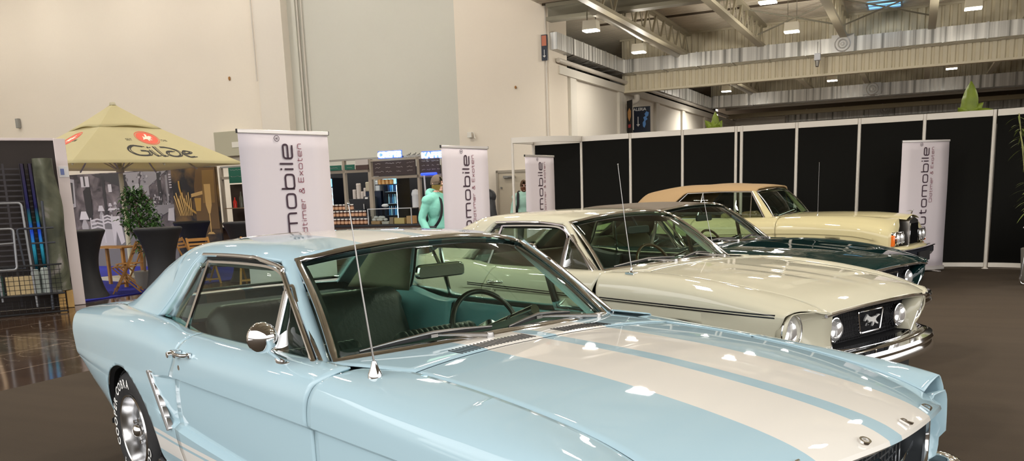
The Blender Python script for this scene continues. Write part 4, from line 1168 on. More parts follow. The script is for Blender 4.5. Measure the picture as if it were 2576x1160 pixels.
    for x in list(np.linspace(-1.2, -3.62, 60)):
        sec = roof_section(T, x); Pn, d = poly_s(sec)
        zl = tab((-1.2, 1.362), (-1.6, 1.378), (-2.35, 1.375), (-2.55, 1.24), (-2.80, 1.0), (-2.9, .985))(x)
        s1 = s_of_z(Pn, d, zl) if x > -2.85 else d[-1]
        row = []
        for j in range(31):
            y, z = arc_at(Pn, d, s1 * j / 30); xx = x + max(0, (x + 1.7) / .5) * (hdr(y) + 1.2 + .0)
            z += .006 * math.sin(x * 9) * (1 if j < 20 else .3); row.append((xx, y, z))
        P.append([(q[0], -q[1], q[2]) for q in row[::-1]] + row[1:])
    MB().grid(P).build('soft_top', cloth, root, solid=.02, angle=60)
    # side glass with chrome
    ysd = lambda z: .735 - (z - .985) * .34
    G = [[(lerp(xa, xb, q), ysd(z), z) for q in (0, .4, .8, 1)] for z, xa, xb in ((.98, -1.06, -2.74), (1.1, -1.14, -2.64), (1.25, -1.23, -2.50), (1.365, -1.32, -2.36))]
    both(MB().grid(G), 'door_glass', SGLASS, root, solid=.004)
    fr = MB(); fr.tube([(-1.04, ysd(.985) + .004, .985), (-2.76, ysd(.985) + .004, .985)], .010, n=6); fr.tube([(-1.30, ysd(1.365) + .006, 1.368), (-1.8, ysd(1.375) + .008, 1.38), (-2.36, ysd(1.365) + .008, 1.37), (-2.76, ysd(.99) + .006, .99)], .010, n=6)
    fr.tube([(-2.14, ysd(.985), .985), (-2.10, ysd(1.37), 1.37)], .012, n=6); fr.tube([(-1.30, ysd(1.365), 1.365), (-1.26, ysd(.985), .985)], .009, n=6); fr.tube([(-1.04, ysd(.99), .99), (-1.31, ysd(1.37), 1.375)], .012, n=6)
    both(fr, 'window_frame', CHROME, root)
    s1 = seat_mesh(1.1, .55, .14, 16)
    for k, (x, y, z) in enumerate(s1.v): s1.v[k] = (x - 2.3, y, z + .45)
    tanv = mat('tan_leather', (.42, .30, .14), rough=.5); s1.build('rear_seat', tanv, root)
    for sd in (-1, 1):
        f = seat_mesh(.5, .6, .12, 8)
        for k, (x, y, z) in enumerate(f.v): f.v[k] = (x - 1.55, y + sd * .36, z + .45)
        f.build('front_seat', tanv, root)
    MB().bbox((-1.08, -.68, .75), (-.86, .68, .985)).build('dashboard', mat('walnut', (.10, .05, .02), rough=.3, coat=.5), root, bevel=.03)
    steering(root, (-1.35, .36, .95), .19, -.42, mat('black_plastic', (.015, .015, .016)))
    # wipers + mirror
    for y0, y1 in ((-.50, .02), (.05, .52)):
        wiper(root, (bas(y0) + .06, y1, 1.0), w((y0 + y1) / 2 / .68, .07), w(y0 / .68, .05), w(y1 / .68, .10), (.006, 0, .01))
    # grille: temple shaped chrome shell with vertical slats
    gr = MB(); gw, z0, z1 = .205, .46, .955
    shell = [(-gw, z0), (gw, z0), (gw, z1 - .045), (0, z1 + .005), (-gw, z1 - .045)]
    M = Matrix.Translation((0, 0, 0)) @ Matrix(((0, 0, 1, 0), (1, 0, 0, 0), (0, 1, 0, 0), (0, 0, 0, 1)))
    gr.prism(shell, .56, .815, M); g = gr.build('grille', mat('dark_chrome', (.60, .57, .55), rough=.25, metal=1), root, smooth=False, bevel=.006)
    sl = MB()
    for k in range(22): y = -gw + .028 + k * (2 * gw - .056) / 21; sl.box((.819, y, (z0 + z1 - .06) / 2), (.012, .009, z1 - z0 - .10))
    sl.build('slats', CHROME, g)
    em = MB(); em.lathe([(.018, 0), (.02, .012), (.010, .02), (.007, .03)], (.77, 0, z1), n=12)
    em.tube([(.77, 0, z1 + .03), (.778, 0, z1 + .06), (.788, 0, z1 + .085)], [.006, .011, .007], n=8); em.ball((.798, 0, z1 + .095), .007, 6)
    for sd in (-1, 1): em.tube([(.782, 0, z1 + .082), (.755, sd * .022, z1 + .088), (.72, sd * .035, z1 + .08)], [.006, .005, .002], n=6)
    em.build('hood_ornament', CHROME, root)
    # headlamp clusters
    for sd in (-1, 1):
        hb = MB(); hb.box((.745, sd * .53, .685), (.08, .40, .185)); hb.build('headlamp_panel', CHROME, root, bevel=.02)
        for yy in (.425, .60):
            hl = MB(); hl.lathe([(0, .03), (.05, .022), (.075, .004), (.080, -.02)], (.790, sd * yy, .685), axis='X', n=26); h = hl.build('headlamp', LENS, root)
            rf = MB(); rf.lathe([(0, -.01), (.05, -.004), (.074, .0)], (.790, sd * yy, .685), axis='X', n=24); rf.build('reflector', REFL, h)
            rm = MB(); rm.tube([(.794, sd * yy + .080 * math.cos(t), .685 + .080 * math.sin(t)) for t in np.linspace(0, 2 * PI, 30, endpoint=False)], .008, n=6, closed=True); rm.build('bezel', CHROME, h)
        am = MB(); am.box((.745, sd * .725, .665), (.085, .045, .15)); am.build('turn_signal', AMBER, root, bevel=.015)
    lo = MB(); lo.grid([[(lerp(.84, .70, (abs(y) / .8) ** 3), y, .57), (lerp(.90, .74, (abs(y) / .8) ** 3), y, .53)] for y in np.linspace(-.78, .78, 21)]); lo.build('lower_apron', paint, root, solid=.02)
    bp = MB(); bp.tube(crv([(.55, .85, .47), (.78, .83, .47), (.86, .74, .47), (.90, .4, .47), (.91, 0, .47), (.90, -.4, .47), (.86, -.74, .47), (.78, -.83, .47), (.55, -.85, .47)], 50), 1, n=8, flat=(.09, .15), up=(0, 0, 1)); bb = bp.build('front_bumper', mat('black_bumper', (.02, .022, .03), rough=.25), root)
    cb = MB(); cb.tube(crv([(.55, .86, .53), (.78, .84, .53), (.88, .75, .53), (.92, .4, .53), (.93, 0, .53), (.92, -.4, .53), (.88, -.75, .53), (.78, -.84, .53), (.55, -.86, .53)], 50), 1, n=6, flat=(.08, .03), up=(0, 0, 1)); cb.build('bumper_trim', CHROME, bb)
    pl = MB(); pl.box((.97, 0, .42), (.02, .5, .14)); pl.build('plate_holder', RUBBER, root)
    for x in (0, -3.05):
        for sd in (-1, 1): add_wheel(root, x, sd, .85, .33, kind='plain')
    antenna(root, (-.30, -.62, .985), .76, (-.0, 0), 'dome')
    return root
def camera():
    cam = bpy.data.cameras.new('camera'); o = bpy.data.objects.new('camera', cam); COL.objects.link(o)
    f, cy, pitch, roll, h = 2116.7, 876.3, .18207, -.0356, 1.4717
    cam.sensor_width = 36; cam.lens = f / 2576 * 36; cam.shift_y = (cy - 580) / 2576; cam.clip_start = .05; cam.clip_end = 300
    cp, sp = math.cos(pitch), math.sin(pitch); cr, sr = math.cos(roll), math.sin(roll)
    fwd = Vector((0, cp, -sp)); up0 = Vector((0, sp, cp)); rt0 = Vector((1, 0, 0))
    # image axes: u2 = cr*u + sr*v ; v2 = -sr*u + cr*v
    rt = rt0 * cr + up0 * sr; up = rt0 * -sr + up0 * cr
    M = Matrix((rt, up, -fwd)).transposed().to_4x4(); M.translation = Vector((0, 0, h)); o.matrix_world = M
    SC.camera = o
# ================================================================== THE HALL
AL = .44706      # hall frame: b to the right, a into the depth
def HW(b, a, z=0.0): return (b * math.cos(AL) + a * math.sin(AL), -b * math.sin(AL) + a * math.cos(AL), z)
def hplace(o, b, a, z=0.0, rz=0.0): o.location = HW(b, a, z); o.rotation_euler = (0, 0, -AL + rz); return o
def hempty(name, b, a, z=0, rz=0, label=None, cat=None, group=None):
    o = empty(name, label=label, cat=cat, group=group); return hplace(o, b, a, z, rz)
def hstruct(name, mb, m, **k):
    o = mb.build(name, m, **k); o.rotation_euler = (0, 0, -AL); o['kind'] = 'structure'; return o

def plaster(name, c, dirt=.06):
    m = bpy.data.materials.new(name); m.use_nodes = True; h = NB(m); h.b.inputs['Roughness'].default_value = .75
    tc = h.n('ShaderNodeTexCoord'); n1 = h.n('ShaderNodeTexNoise'); n1.inputs['Scale'].default_value = .6; n1.inputs['Detail'].default_value = 8
    n2 = h.n('ShaderNodeTexNoise'); n2.inputs['Scale'].default_value = 14; n2.inputs['Detail'].default_value = 5
    for n in (n1, n2): h.l(tc.outputs['Object'], n.inputs['Vector'])
    f = h.math('ADD', h.math('MULTIPLY', n1.outputs['Fac'], .7), h.math('MULTIPLY', n2.outputs['Fac'], .3))
    h.l(h.mix(f, tuple(v * (1 - dirt) for v in c), tuple(min(1, v * (1 + dirt * .6)) for v in c)), h.b.inputs['Base Color'])
    bp = h.n('ShaderNodeBump'); bp.inputs['Strength'].default_value = .12; h.l(n2.outputs['Fac'], bp.inputs['Height']); h.l(bp.outputs[0], h.b.inputs['Normal'])
    return m
def carpet_mat():
    m = bpy.data.materials.new('brown_carpet'); m.use_nodes = True; h = NB(m); h.b.inputs['Roughness'].default_value = .95
    h.b.inputs['Specular IOR Level'].default_value = .2
    tc = h.n('ShaderNodeTexCoord'); n1 = h.n('ShaderNodeTexNoise'); n1.inputs['Scale'].default_value = 180; n1.inputs['Detail'].default_value = 2
    n2 = h.n('ShaderNodeTexNoise'); n2.inputs['Scale'].default_value = 1.3; n2.inputs['Detail'].default_value = 6
    mp = h.n('ShaderNodeMapping'); mp.inputs['Scale'].default_value = (.35, 3, 1); h.l(tc.outputs['Object'], mp.inputs[0])
    h.l(tc.outputs['Object'], n1.inputs['Vector']); h.l(mp.outputs[0], n2.inputs['Vector'])
    f = h.math('ADD', h.math('MULTIPLY', n1.outputs['Fac'], .5), h.math('MULTIPLY', n2.outputs['Fac'], .5))
    h.l(h.mix(f, (.030, .022, .014), (.074, .054, .036)), h.b.inputs['Base Color'])
    bp = h.n('ShaderNodeBump'); bp.inputs['Strength'].default_value = .4; bp.inputs['Distance'].default_value = .004; h.l(n1.outputs['Fac'], bp.inputs['Height']); h.l(bp.outputs[0], h.b.inputs['Normal'])
    return m
def tile_mat():
    m = bpy.data.materials.new('polished_brown_floor'); m.use_nodes = True; h = NB(m)
    tc = h.n('ShaderNodeTexCoord')
    br = h.n('ShaderNodeTexBrick'); br.offset = 0; br.inputs['Scale'].default_value = 1.0; br.inputs['Mortar Size'].default_value = .012; br.inputs['Brick Width'].default_value = 3.2; br.inputs['Row Height'].default_value = .95
    br.inputs['Mortar Smooth'].default_value = .3
    mp = h.n('ShaderNodeMapping'); mp.inputs['Rotation'].default_value = (0, 0, PI / 2); h.l(tc.outputs['Object'], mp.inputs[0]); h.l(mp.outputs[0], br.inputs['Vector'])
    nz = h.n('ShaderNodeTexNoise'); nz.inputs['Scale'].default_value = 1.6; nz.inputs['Detail'].default_value = 8; nz.inputs['Distortion'].default_value = 1.6; h.l(tc.outputs['Object'], nz.inputs['Vector'])
    # pale scuff veins: thin iso-lines of a distorted noise
    v = h.math('ABSOLUTE', h.math('SUBTRACT', nz.outputs['Fac'], .5)); v = h.math('LESS_THAN', v, .004)
    n3 = h.n('ShaderNodeTexNoise'); n3.inputs['Scale'].default_value = .5; h.l(tc.outputs['Object'], n3.inputs['Vector'])
    v = h.math('MULTIPLY', v, h.math('GREATER_THAN', n3.outputs['Fac'], .46))
    base = h.mix(nz.outputs['Fac'], (.020, .010, .006), (.085, .050, .030))
    c = h.mix(h.math('MULTIPLY', br.outputs['Fac'], .55), base, (.36, .26, .19)); c = h.mix(h.math('MULTIPLY', v, .6), c, (.45, .35, .27))
    h.l(c, h.b.inputs['Base Color'])
    h.l(h.math('ADD', h.math('MULTIPLY', n3.outputs['Fac'], .16), .03), h.b.inputs['Roughness'])
    h.b.inputs['Specular IOR Level'].default_value = .7
    return m
def duct_mat():
    m = bpy.data.materials.new('galvanised_duct'); m.use_nodes = True; h = NB(m); h.b.inputs['Metallic'].default_value = .35
    tc, o = h.xyz(); 
    cb = h.n('ShaderNodeCombineXYZ'); h.l(h.math('MULTIPLY', h.math('ADD', o[0], o[1]), 7.0), cb.inputs[0])
    nz = h.n('ShaderNodeTexNoise'); nz.inputs['Scale'].default_value = 1.0; nz.inputs['Detail'].default_value = 3; h.l(cb.outputs[0], nz.inputs['Vector'])
    n2 = h.n('ShaderNodeTexNoise'); n2.inputs['Scale'].default_value = 5; h.l(tc.outputs['Object'], n2.inputs['Vector'])
    f = h.math('MULTIPLY', h.math('SUBTRACT', nz.outputs['Fac'], .34), 2.9, clamp=True)
    h.l(h.mix(f, (.25, .25, .24), (.97, .97, .94)), h.b.inputs['Base Color']); h.l(h.math('ADD', h.math('MULTIPLY', f, .35), .18), h.b.inputs['Roughness'])
    bp = h.n('ShaderNodeBump'); bp.inputs['Strength'].default_value = .25; bp.inputs['Distance'].default_value = .02; h.l(nz.outputs['Fac'], bp.inputs['Height']); h.l(bp.outputs[0], h.b.inputs['Normal'])
    return m

def corrugated(a0, a1, period, depth):
    """profile points along an axis"""
    pts = []; n = int(round((a1 - a0) / period)); p = (a1 - a0) / n
    for i in range(n):
        s = a0 + i * p
        pts += [(s, 0), (s + p * .35, 0), (s + p * .5, depth), (s + p * .85, depth)]
    pts.append((a1, 0)); return pts

def hall():
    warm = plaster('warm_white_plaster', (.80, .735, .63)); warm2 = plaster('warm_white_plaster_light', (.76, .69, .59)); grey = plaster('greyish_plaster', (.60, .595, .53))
    pipe = mat('painted_pipe', (.62, .58, .52), rough=.5)
    # floors
    hstruct('floor', MB().bbox((-6.82, -9, -.06), (12, 15.9, 0)), carpet_mat())
    hstruct('floor_tiles', MB().bbox((-32, -9, -.06), (-6.83, 48, -.004)).bbox((-6.83, 15.91, -.06), (12, 48, -.004)), tile_mat())
    # left main wall at a=20 with pilaster, recessed bay and protruding block
    hstruct('wall_back', MB().bbox((-32, 20, 0), (-17.25, 20.4, 9)), warm)
    hstruct('trim_1', MB().bbox((-17.25, 19.75, 0), (-16.25, 20.4, 9)), plaster('pilaster_plaster', (.74, .69, .61)))
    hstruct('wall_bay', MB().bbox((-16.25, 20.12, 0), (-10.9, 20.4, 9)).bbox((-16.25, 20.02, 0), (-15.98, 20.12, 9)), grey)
    hstruct('wall_block', MB().bbox((-10.9, 20.0, 0), (-8.3, 21.2, 9)), warm2)
    hstruct('trim_2', MB().tube([(-15.93, 20.06, 0), (-15.93, 20.06, 9)], .028, n=10).tube([(-15.80, 20.08, 0), (-15.80, 20.08, 9)], .02, n=8).tube([(-17.28, 19.72, 4.9), (-17.28, 19.72, 9)], .02, n=8), pipe)
    hstruct('trim_3', MB().tube([(-8.36, 19.97, 0), (-8.36, 19.97, 6.0)], .02, n=8), pipe)
    sp = MB(); sp.lathe([(0, 0), (.04, -.004), (.045, .0), (.0, .01)], (-18.55, 19.98, 5.11), axis='Y', n=12); 
    for nm, b, z, s_ in (('wall_plug', -18.55, 5.11, .045), ('wall_plug', -9.22, 4.09, .03)):
        o = hempty('wall_plug', b, 19.985, z, label='small round rust coloured cover on the %s' % ('left wall above the parasol' if b < -12 else 'pale block wall right of the corner'), cat='wall cover')
        q = MB(); q.lathe([(0, -.03), (s_ * .8, -.028), (s_, -.01), (s_, .0)], axis='Y', n=16, M=Matrix.Diagonal((.8, 1, 1.3))); q.build('cover', mat('rust_brown', (.35, .16, .04), rough=.6), o)
    o = hempty('junction_box', -10.55, 19.93, 3.0, label='small white junction box with a bent cable on the block wall', cat='junction box')
    q = MB(); q.box((0, 0, 0), (.12, .08, .14)); q.build('box', mat('white_plastic', (.7, .68, .62), rough=.4), o, bevel=.008)
    q = MB(); q.tube(crv([(.04, -.01, .05), (.10, -.02, .06), (.13, -.02, .02), (.14, -.02, -.08), (.17, -.02, -.09)], 16), .012, n=6); q.build('cable', mat('white_plastic', (.7, .68, .62)), o)
    o = hempty('wall_box', -28.2, 19.93, 4.45, label='narrow grey box high on the far left wall', cat='wall box'); MB().box((0, 0, 0), (.14, .1, .32)).build('box', mat('grey_plastic', (.3, .3, .28)), o, bevel=.01)
    o = hempty('advert_box', -18.75, 19.85, 3.2, label='beige flat light box on the wall behind the parasol', cat='box')
    MB().box((.1, 0, .02), (1.0, .22, .72)).build('box', mat('beige_metal', (.42, .40, .30), rough=.5), o, bevel=.01); MB().box((.42, -.115, -.02), (.26, .01, .16)).build('label', mat('white_plastic', (.7, .68, .62)), o)
    # door in the block
    dm = mat('beige_door', (.52, .46, .36), rough=.5)
    d = hstruct('door_1', MB().bbox((-9.78, 19.95, 0), (-8.86, 20.0, 2.0)), dm)
    fr = MB(); fr.bbox((-9.84, 19.93, 0), (-9.78, 20.0, 2.06)); fr.bbox((-8.86, 19.93, 0), (-8.80, 20.0, 2.06)); fr.bbox((-9.84, 19.93, 2.0), (-8.80, 20.0, 2.06)); fr.build('door_frame', mat('door_frame_grey', (.35, .31, .25)), d)
    cl = MB(); cl.bbox((-9.62, 19.89, 1.86), (-9.30, 19.95, 1.92)); cl.tube([(-9.5, 19.90, 1.88), (-9.25, 19.82, 1.90)], .012, n=6); cl.build('door_closer', mat('grey_metal', (.3, .29, .27), rough=.4, metal=.6), d)
    kn = MB(); kn.cyl((-9.7, 19.95, 1.62), (-9.7, 19.92, 1.62), .025, n=12); kn.build('lock', mat('grey_metal', (.3, .29, .27)), d)
    # receding side wall with pilaster panels, ledge, pipe
    sw = MB(); sw.bbox((-8.9, 20.6, 0), (-8.38, 44, 4.64))
    hstruct('wall_side', sw, plaster('side_wall_plaster', (.78, .74, .66)))
    ed = [20.4, 21.4, 21.9, 25.3, 26.2, 29.6, 30.1, 33.3, 33.8, 37.2, 37.7, 41, 41.5, 44]
    tr = MB()
    for i in range(0, len(ed) - 1, 2): pass
    for a in (21.65, 25.75, 29.85, 33.55, 37.45, 41.25): tr.bbox((-8.38, a - .22, 0), (-8.30, a + .22, 4.40))
    tr.bbox((-8.38, 20.6, 4.40), (-8.26, 44, 4.60)); hstruct('trim_4', tr, plaster('side_wall_pilaster', (.72, .69, .62)))
    hstruct('trim_5', MB().tube([(-8.22, 20.4, 4.70), (-8.22, 44, 4.70)], .06, n=12), pipe)
    hstruct('trim_6', MB().tube(crv([(-8.0, 26.3, 4.35), (-8.0, 26.3, 4.2), (-8.15, 26.3, 4.12), (-8.25, 26.3, 4.05), (-8.2, 26.35, 3.9), (-8.2, 26.35, 3.3)], 30), .09, n=12), pipe)
    hstruct('wall_far', MB().bbox((-8.4, 43.8, 0), (-5.9, 44.2, 4.7)).bbox((-5.9, 46.9, 0), (24, 47.3, 3.9)), plaster('far_wall_plaster', (.80, .77, .70)))
    hstruct('wall_right', MB().bbox((12, 21, 0), (12.2, 50, 6.2)), mat('brown_far_wall', (.16, .12, .08), rough=.9))  # unseen wall added to keep world light out of the far bay
    hstruct('wall_far_upper', MB().bbox((-10, 48, 0), (24, 48.2, 6.2)), mat('brown_far_wall', (.16, .12, .08), rough=.9))
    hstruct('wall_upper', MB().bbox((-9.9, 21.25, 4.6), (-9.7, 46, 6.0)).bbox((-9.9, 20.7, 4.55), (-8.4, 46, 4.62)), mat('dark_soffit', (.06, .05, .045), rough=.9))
    # ceilings
    cm = mat('ceiling_sheet', (.74, .67, .55), rough=.7, noise=(1.2, .12))
    for nm, a0, a1, z in (('ceiling', -1.0, 20.2, 5.98), ('ceiling_far', 20.2, 50, 5.98)):
        mb = MB(); pts = corrugated(a0, a1, .16, .035); mb.grid([[(b, a, z + d) for a, d in pts] for b in (-8.45 if a0 < 5 else -9.9, 12)]); hstruct(nm, mb, cm, smooth=False, solid=.02)
    hstruct('ceiling_high', MB().bbox((-32, -1, 9.0), (-8.45, 20.5, 9.1)), mat('high_ceiling', (.6, .56, .48), rough=.8))
    hstruct('wall_upper_side', MB().bbox((-8.5, 1.0, 5.98), (-8.44, 20, 9.0)), warm2)
    # the rest of the hall around and behind the photographer
    hstruct('wall_left', MB().bbox((-32.2, -9, 0), (-32, 20, 9)), plaster('left_wall_plaster', (.70, .65, .56)))
    seam = MB()
    for a in (8.0, 17.4, 19.9, 23.2, 29.5, 34, 40): seam.bbox((-8.4, a - .03, 5.92), (12, a + .03, 5.97))
    hstruct('trim_7', seam, mat('brown_seam', (.10, .075, .05), rough=.7))
    # corrugated bulkheads across the hall
    km = mat('bulkhead_sheet', (.74, .68, .52), rough=.6, noise=(2, .1))
    for k, (a, z0, z1) in enumerate(((26.0, 4.45, 5.98), (38.6, 5.2, 5.98), (2.0, 4.9, 5.98))):
        mb = MB(); pts = corrugated(-8.35, 12, .19, .045); mb.grid([[(b, a - d, z) for b, d in pts] for z in (z0, z1)]); hstruct('trim_%d' % (8 + k), mb, km, smooth=False, solid=.03)
        mb = MB(); mb.bbox((-8.4, a - .12, z0 - .06), (12, a + .1, z0)); mb.bbox((-8.4, a - .10, z1 - .07), (12, a + .0, z1)); hstruct('trim_%d' % (12 + k), mb, km)
    grn = mat('painted_steel', (.30, .285, .22), rough=.5)
    hstruct('trim_16', MB().bbox((-8.02, 19.2, 5.42), (12, 19.5, 5.50)).bbox((-8.02, 19.33, 5.5), (12, 19.37, 5.72)).bbox((-8.02, 19.2, 5.72), (12, 19.5, 5.80)), grn)
    hstruct('trim_17', MB().bbox((-8.3, 41.8, 4.60), (12, 42.2, 4.78)), mat('tan_beam', (.36, .31, .20), rough=.6))
    hstruct('trim_18', MB().bbox((-8.3, 40.0, 4.95), (12, 40.2, 5.3)), mat('brown_beam', (.20, .15, .10), rough=.6))
    hstruct('trim_19', MB().tube([(-8.1, 40.6, 4.95), (12, 40.6, 4.95)], .09, n=10), mat('pale_pipe', (.5, .48, .42), rough=.4))
    # trusses (lattice girders running into the depth)
    def truss(i, b, a0, a1, n):
        mb = MB(); zb, zt = 5.30, 5.86
        mb.bbox((b - .09, a0, zb - .05), (b + .09, a1, zb + .03)); mb.bbox((b - .08, a0, zt - .03), (b + .08, a1, zt + .04))
        s = (a1 - a0) / n
        for k in range(n):
            a = a0 + k * s
            mb.tube([(b, a, zb), (b, a + s / 2, zt)], 1, n=4, flat=(.05, .05)); mb.tube([(b, a + s / 2, zt), (b, a + s, zb)], 1, n=4, flat=(.025, .025))
        return hstruct('trim_%d' % i, mb, mat('truss_paint', (.44, .40, .29), rough=.55))
    k = 20
    for b in (-6.25, -4.1, -1.93, .18, 2.3, 4.4, 6.5):
        truss(k, b, 14.2, 25.8, 15); k += 1
        if b > -5: truss(k, b, 2.3, 13.8, 15); k += 1
        truss(k, b, 26.3, 38.3, 12); k += 1
    # round duct under the first truss
    hstruct('trim_60', MB().tube([(-6.47, 18.2, 5.30), (-6.47, 25.7, 5.30)], .11, n=16).tube([(-6.47, 27, 5.30), (-6.47, 38, 5.30)], .11, n=16), mat('round_duct_paint', (.34, .31, .25), rough=.35, metal=.3))
    # bracing rods
    br = MB()
    for a, b0, b1 in ((24.2, -4.1, -1.93), (24.2, -1.93, .18), (22.5, .18, 2.3)): br.tube([(b0, a - 1.2, 5.85), (b1, a + .6, 5.5)], .02, n=6); br.tube([(b0, a + .6, 5.5), (b1, a - 1.2, 5.85)], .02, n=6)
    hstruct('trim_61', br, grn)
    # ducts
    dm_ = duct_mat(); fl = mat('duct_flange', (.45, .45, .44), rough=.35, metal=.8)
    def duct(i, p0, p1, w, h, axis, seams):
        mb = MB(); (b0, a0, z), (b1, a1, _) = p0, p1
        mb.bbox((b0, a0, z), (b1, a1, z + h)); o = hstruct('duct_%d' % i, mb, dm_, smooth=False)
        f = MB()
        for s in seams:
            if axis == 'b': f.bbox((s - .02, a0 - .015, z - .015), (s + .02, a1 + .015, z + h + .015))
            else: f.bbox((b0 - .015, s - .02, z - .015), (b1 + .015, s + .02, z + h + .015))
        f.build('flange', fl, o, smooth=False)
        return o
    duct(1, (-9.1, 20.06, 4.91), (-8.1, 26.0, 0), 1, .40, 'a', [21.0, 21.9, 22.8, 23.7, 24.6, 25.4])
    duct(2, (-8.1, 25.3, 4.90), (12, 25.9, 0), 1, .38, 'b', [-7.9, -6.9, -5.9, -4.9, -3.9, -2.9, -.55, .45, 1.45, 2.45, 3.5])
    duct(3, (-9.1, 27.0, 4.75), (-8.1, 38.0, 0), 1, .45, 'a', [28 + i for i in range(10)])
    duct(4, (-8.1, 37.6, 4.78), (12, 38.3, 0), 1, .48, 'b', [-8 + 1.6 * i for i in range(12)])
    duct(5, (-6.0, 44.6, 4.45), (12, 45.4, 0), 1, .55, 'b', [-5 + 1.7 * i for i in range(10)])
    for i, (b, a, z, r) in enumerate(((-1.95, 25.22, 5.09, .21), (-1.75, 37.5, 5.03, .24), (-1.5, 44.5, 4.72, .24))):
        o = hempty('air_diffuser', b, a, z, label=('round air nozzle on the nearest cross duct', 'round air nozzle on the second cross duct, farther back', 'round air nozzle on the farthest and lowest cross duct')[i], cat='air diffuser')
        q = MB(); q.bbox((-r * 1.35, -.06, -.21), (r * 1.35, .07, .24)); q.build('backing', mat('diffuser_plate', (.45, .45, .44), rough=.4, metal=.5), o)
        q = MB(); q.lathe([(r, .0), (r, -.05), (r * .9, -.10), (r * .82, -.06), (r * .82, 0)], axis='Y', n=32)
        q.lathe([(r * .6, .0), (r * .6, -.07), (r * .48, -.11), (r * .42, -.06)], axis='Y', n=28); q.lathe([(r * .24, .0), (r * .24, -.09), (r * .1, -.12), (0, -.12)], axis='Y', n=20)
        q.build('rings', mat('diffuser_ring', (.72, .72, .70), rough=.35), o); q = MB(); q.lathe([(0, -.03), (r * .85, -.03)], axis='Y', n=28); q.build('throat', DARK, o)
    # skylights
    for i, (b, a, w) in enumerate(((-.95, 24.9, .8), (-1.0, 33.5, .9))):
        o = hempty('skylight', b, a, 5.93, label='pale blue roof window in the %s' % ('nearer ceiling bay at the top edge' if i == 0 else 'farther dark ceiling bay'), cat='skylight')
        MB().box((0, 0, 0), (w, .75, .02)).build('pane', mat('daylight_pane', (.2, .4, .6), emis=(.25, .62, 1.0), estr=1.3), o)
        q = MB()
        for y in (-.38, .38, 0): q.box((0, y, -.02), (w + .06, .04, .05))
        for x in (-w / 2, w / 2): q.box((x, 0, -.02), (.04, .8, .05))
        q.build('frame', mat('skylight_frame', (.5, .55, .6)), o)
    # lamps: hanging flood lights
    proto = []
    def lamp(b, a, z, ww, label, cool=False, sz=.36, vis=True):
        o = hempty('hanging_lamp', b, a, z, label=label, cat='ceiling lamp', group='hall ceiling lamps')
        col = (1.0, .93, .82) if not cool else (.86, .95, 1.0)
        q = MB(); q.box((0, 0, .11), (sz * .95, sz * .75, .2), taper=.92); q.build('housing', mat('lamp_housing', (.82, .78, .66), rough=.4, emis=None), o, bevel=.01)
        q = MB(); q.box((0, 0, -.004), (sz * .9, sz * .68, .02)); q.build('diffuser', mat('lamp_glow_warm' if not cool else 'lamp_glow_cool', (1, 1, 1), emis=col, estr=26.0), o)
        q = MB()
        for x in (-.1, .1): q.tube([(x, 0, .2), (x, .0, (5.96 if z < 6 else 9.0) - z)], .007, n=5); q.tube([(x, .03, .2), (x, .03, .55), (x, .0, .6)], .008, n=5)
        q.build('hanger', grn, o)
        l = bpy.data.lights.new('flood', 'AREA'); l.energy = ww; l.size = sz; l.color = col; l.shape = 'SQUARE'; l.spread = math.radians(150)
        lo = bpy.data.objects.new('flood_light', l); COL.objects.link(lo); hplace(lo, b, a, z - .05)
        l2 = bpy.data.lights.new('glow', 'POINT'); l2.energy = ww * (1.15 if z < 6 and a < 26 else .25); l2.shadow_soft_size = .12; l2.color = col  # point fill added below each lamp to brighten the ceiling
        lo = bpy.data.objects.new('lamp_glow', l2); COL.objects.link(lo); hplace(lo, b, a, z - .16)
    W = 78
    vis = [(-6.72, 18.69, 4.98, 'hanging floodlight next to the pale block wall'), (-6.72, 22.33, 4.98, 'hanging floodlight in front of the corner of the corrugated bulkhead, by the side duct'), (-2.83, 18.2, 5.02, 'hanging floodlight cut by the top edge between two lattice girders'), (-2.83, 21.84, 5.0, 'hanging floodlight below the middle lattice girders'),
           (.93, 21.4, 5.0, 'hanging floodlight at the top right, nearest the right edge'), (-6.7, 33.65, 5.0, 'small far lamp in the dark bay above the left plant'), (-2.86, 33.0, 5.0, 'small far lamp in the dark bay, middle one'), (.88, 32.4, 5.0, 'small far lamp in the dark bay, rightmost')]
    for b, a, z, lb in vis: lamp(b, a, z, W * (1.9 if a > 30 else .42 if b < -6 else .8), lb)
    for b in (-6.72, -2.83, .93, 4.8):
        for a in (6.5, 10.3): 
            lamp(b, a, 5.0, W * (.42 if a < 9 else .6), 'hanging floodlight above the cars, over the photographer')
        if b > 2: lamp(b, 18.5, 5.0, W, 'hanging floodlight above the cars, over the photographer')
    for b, a in ((-12.5, 14), (-18, 13), (-23.5, 12), (-29, 11), (-12.5, 6), (-19, 4), (-25, 3)):  # lamps added above the view to light the tall left part
        lamp(b, a, 8.2, W * 1.6, 'high floodlight in the tall left part of the hall', sz=.5)
    for b in (-30, -26, -22, -18, -14, -10.5):  # row of unseen lamps added to brighten the tall left wall
        o = hempty('wall_washer', b, 16.6, 8.55, label='floodlight aimed at the tall pale wall', cat='ceiling lamp', group='wall floodlights'); o.rotation_euler = (math.radians(48), 0, -AL)
        q = MB(); q.box((0, 0, .1), (.5, .4, .2)); q.build('housing', MATS['lamp_housing'], o); q = MB(); q.box((0, 0, -.004), (.46, .36, .02)); q.build('diffuser', MATS['lamp_glow_warm'], o)
        l = bpy.data.lights.new('washer', 'AREA'); l.energy = W * .55; l.size = .5; l.color = (1, .95, .88); lo = bpy.data.objects.new('washer_light', l); COL.objects.link(lo); lo.parent = o; lo.location = (0, 0, -.06)
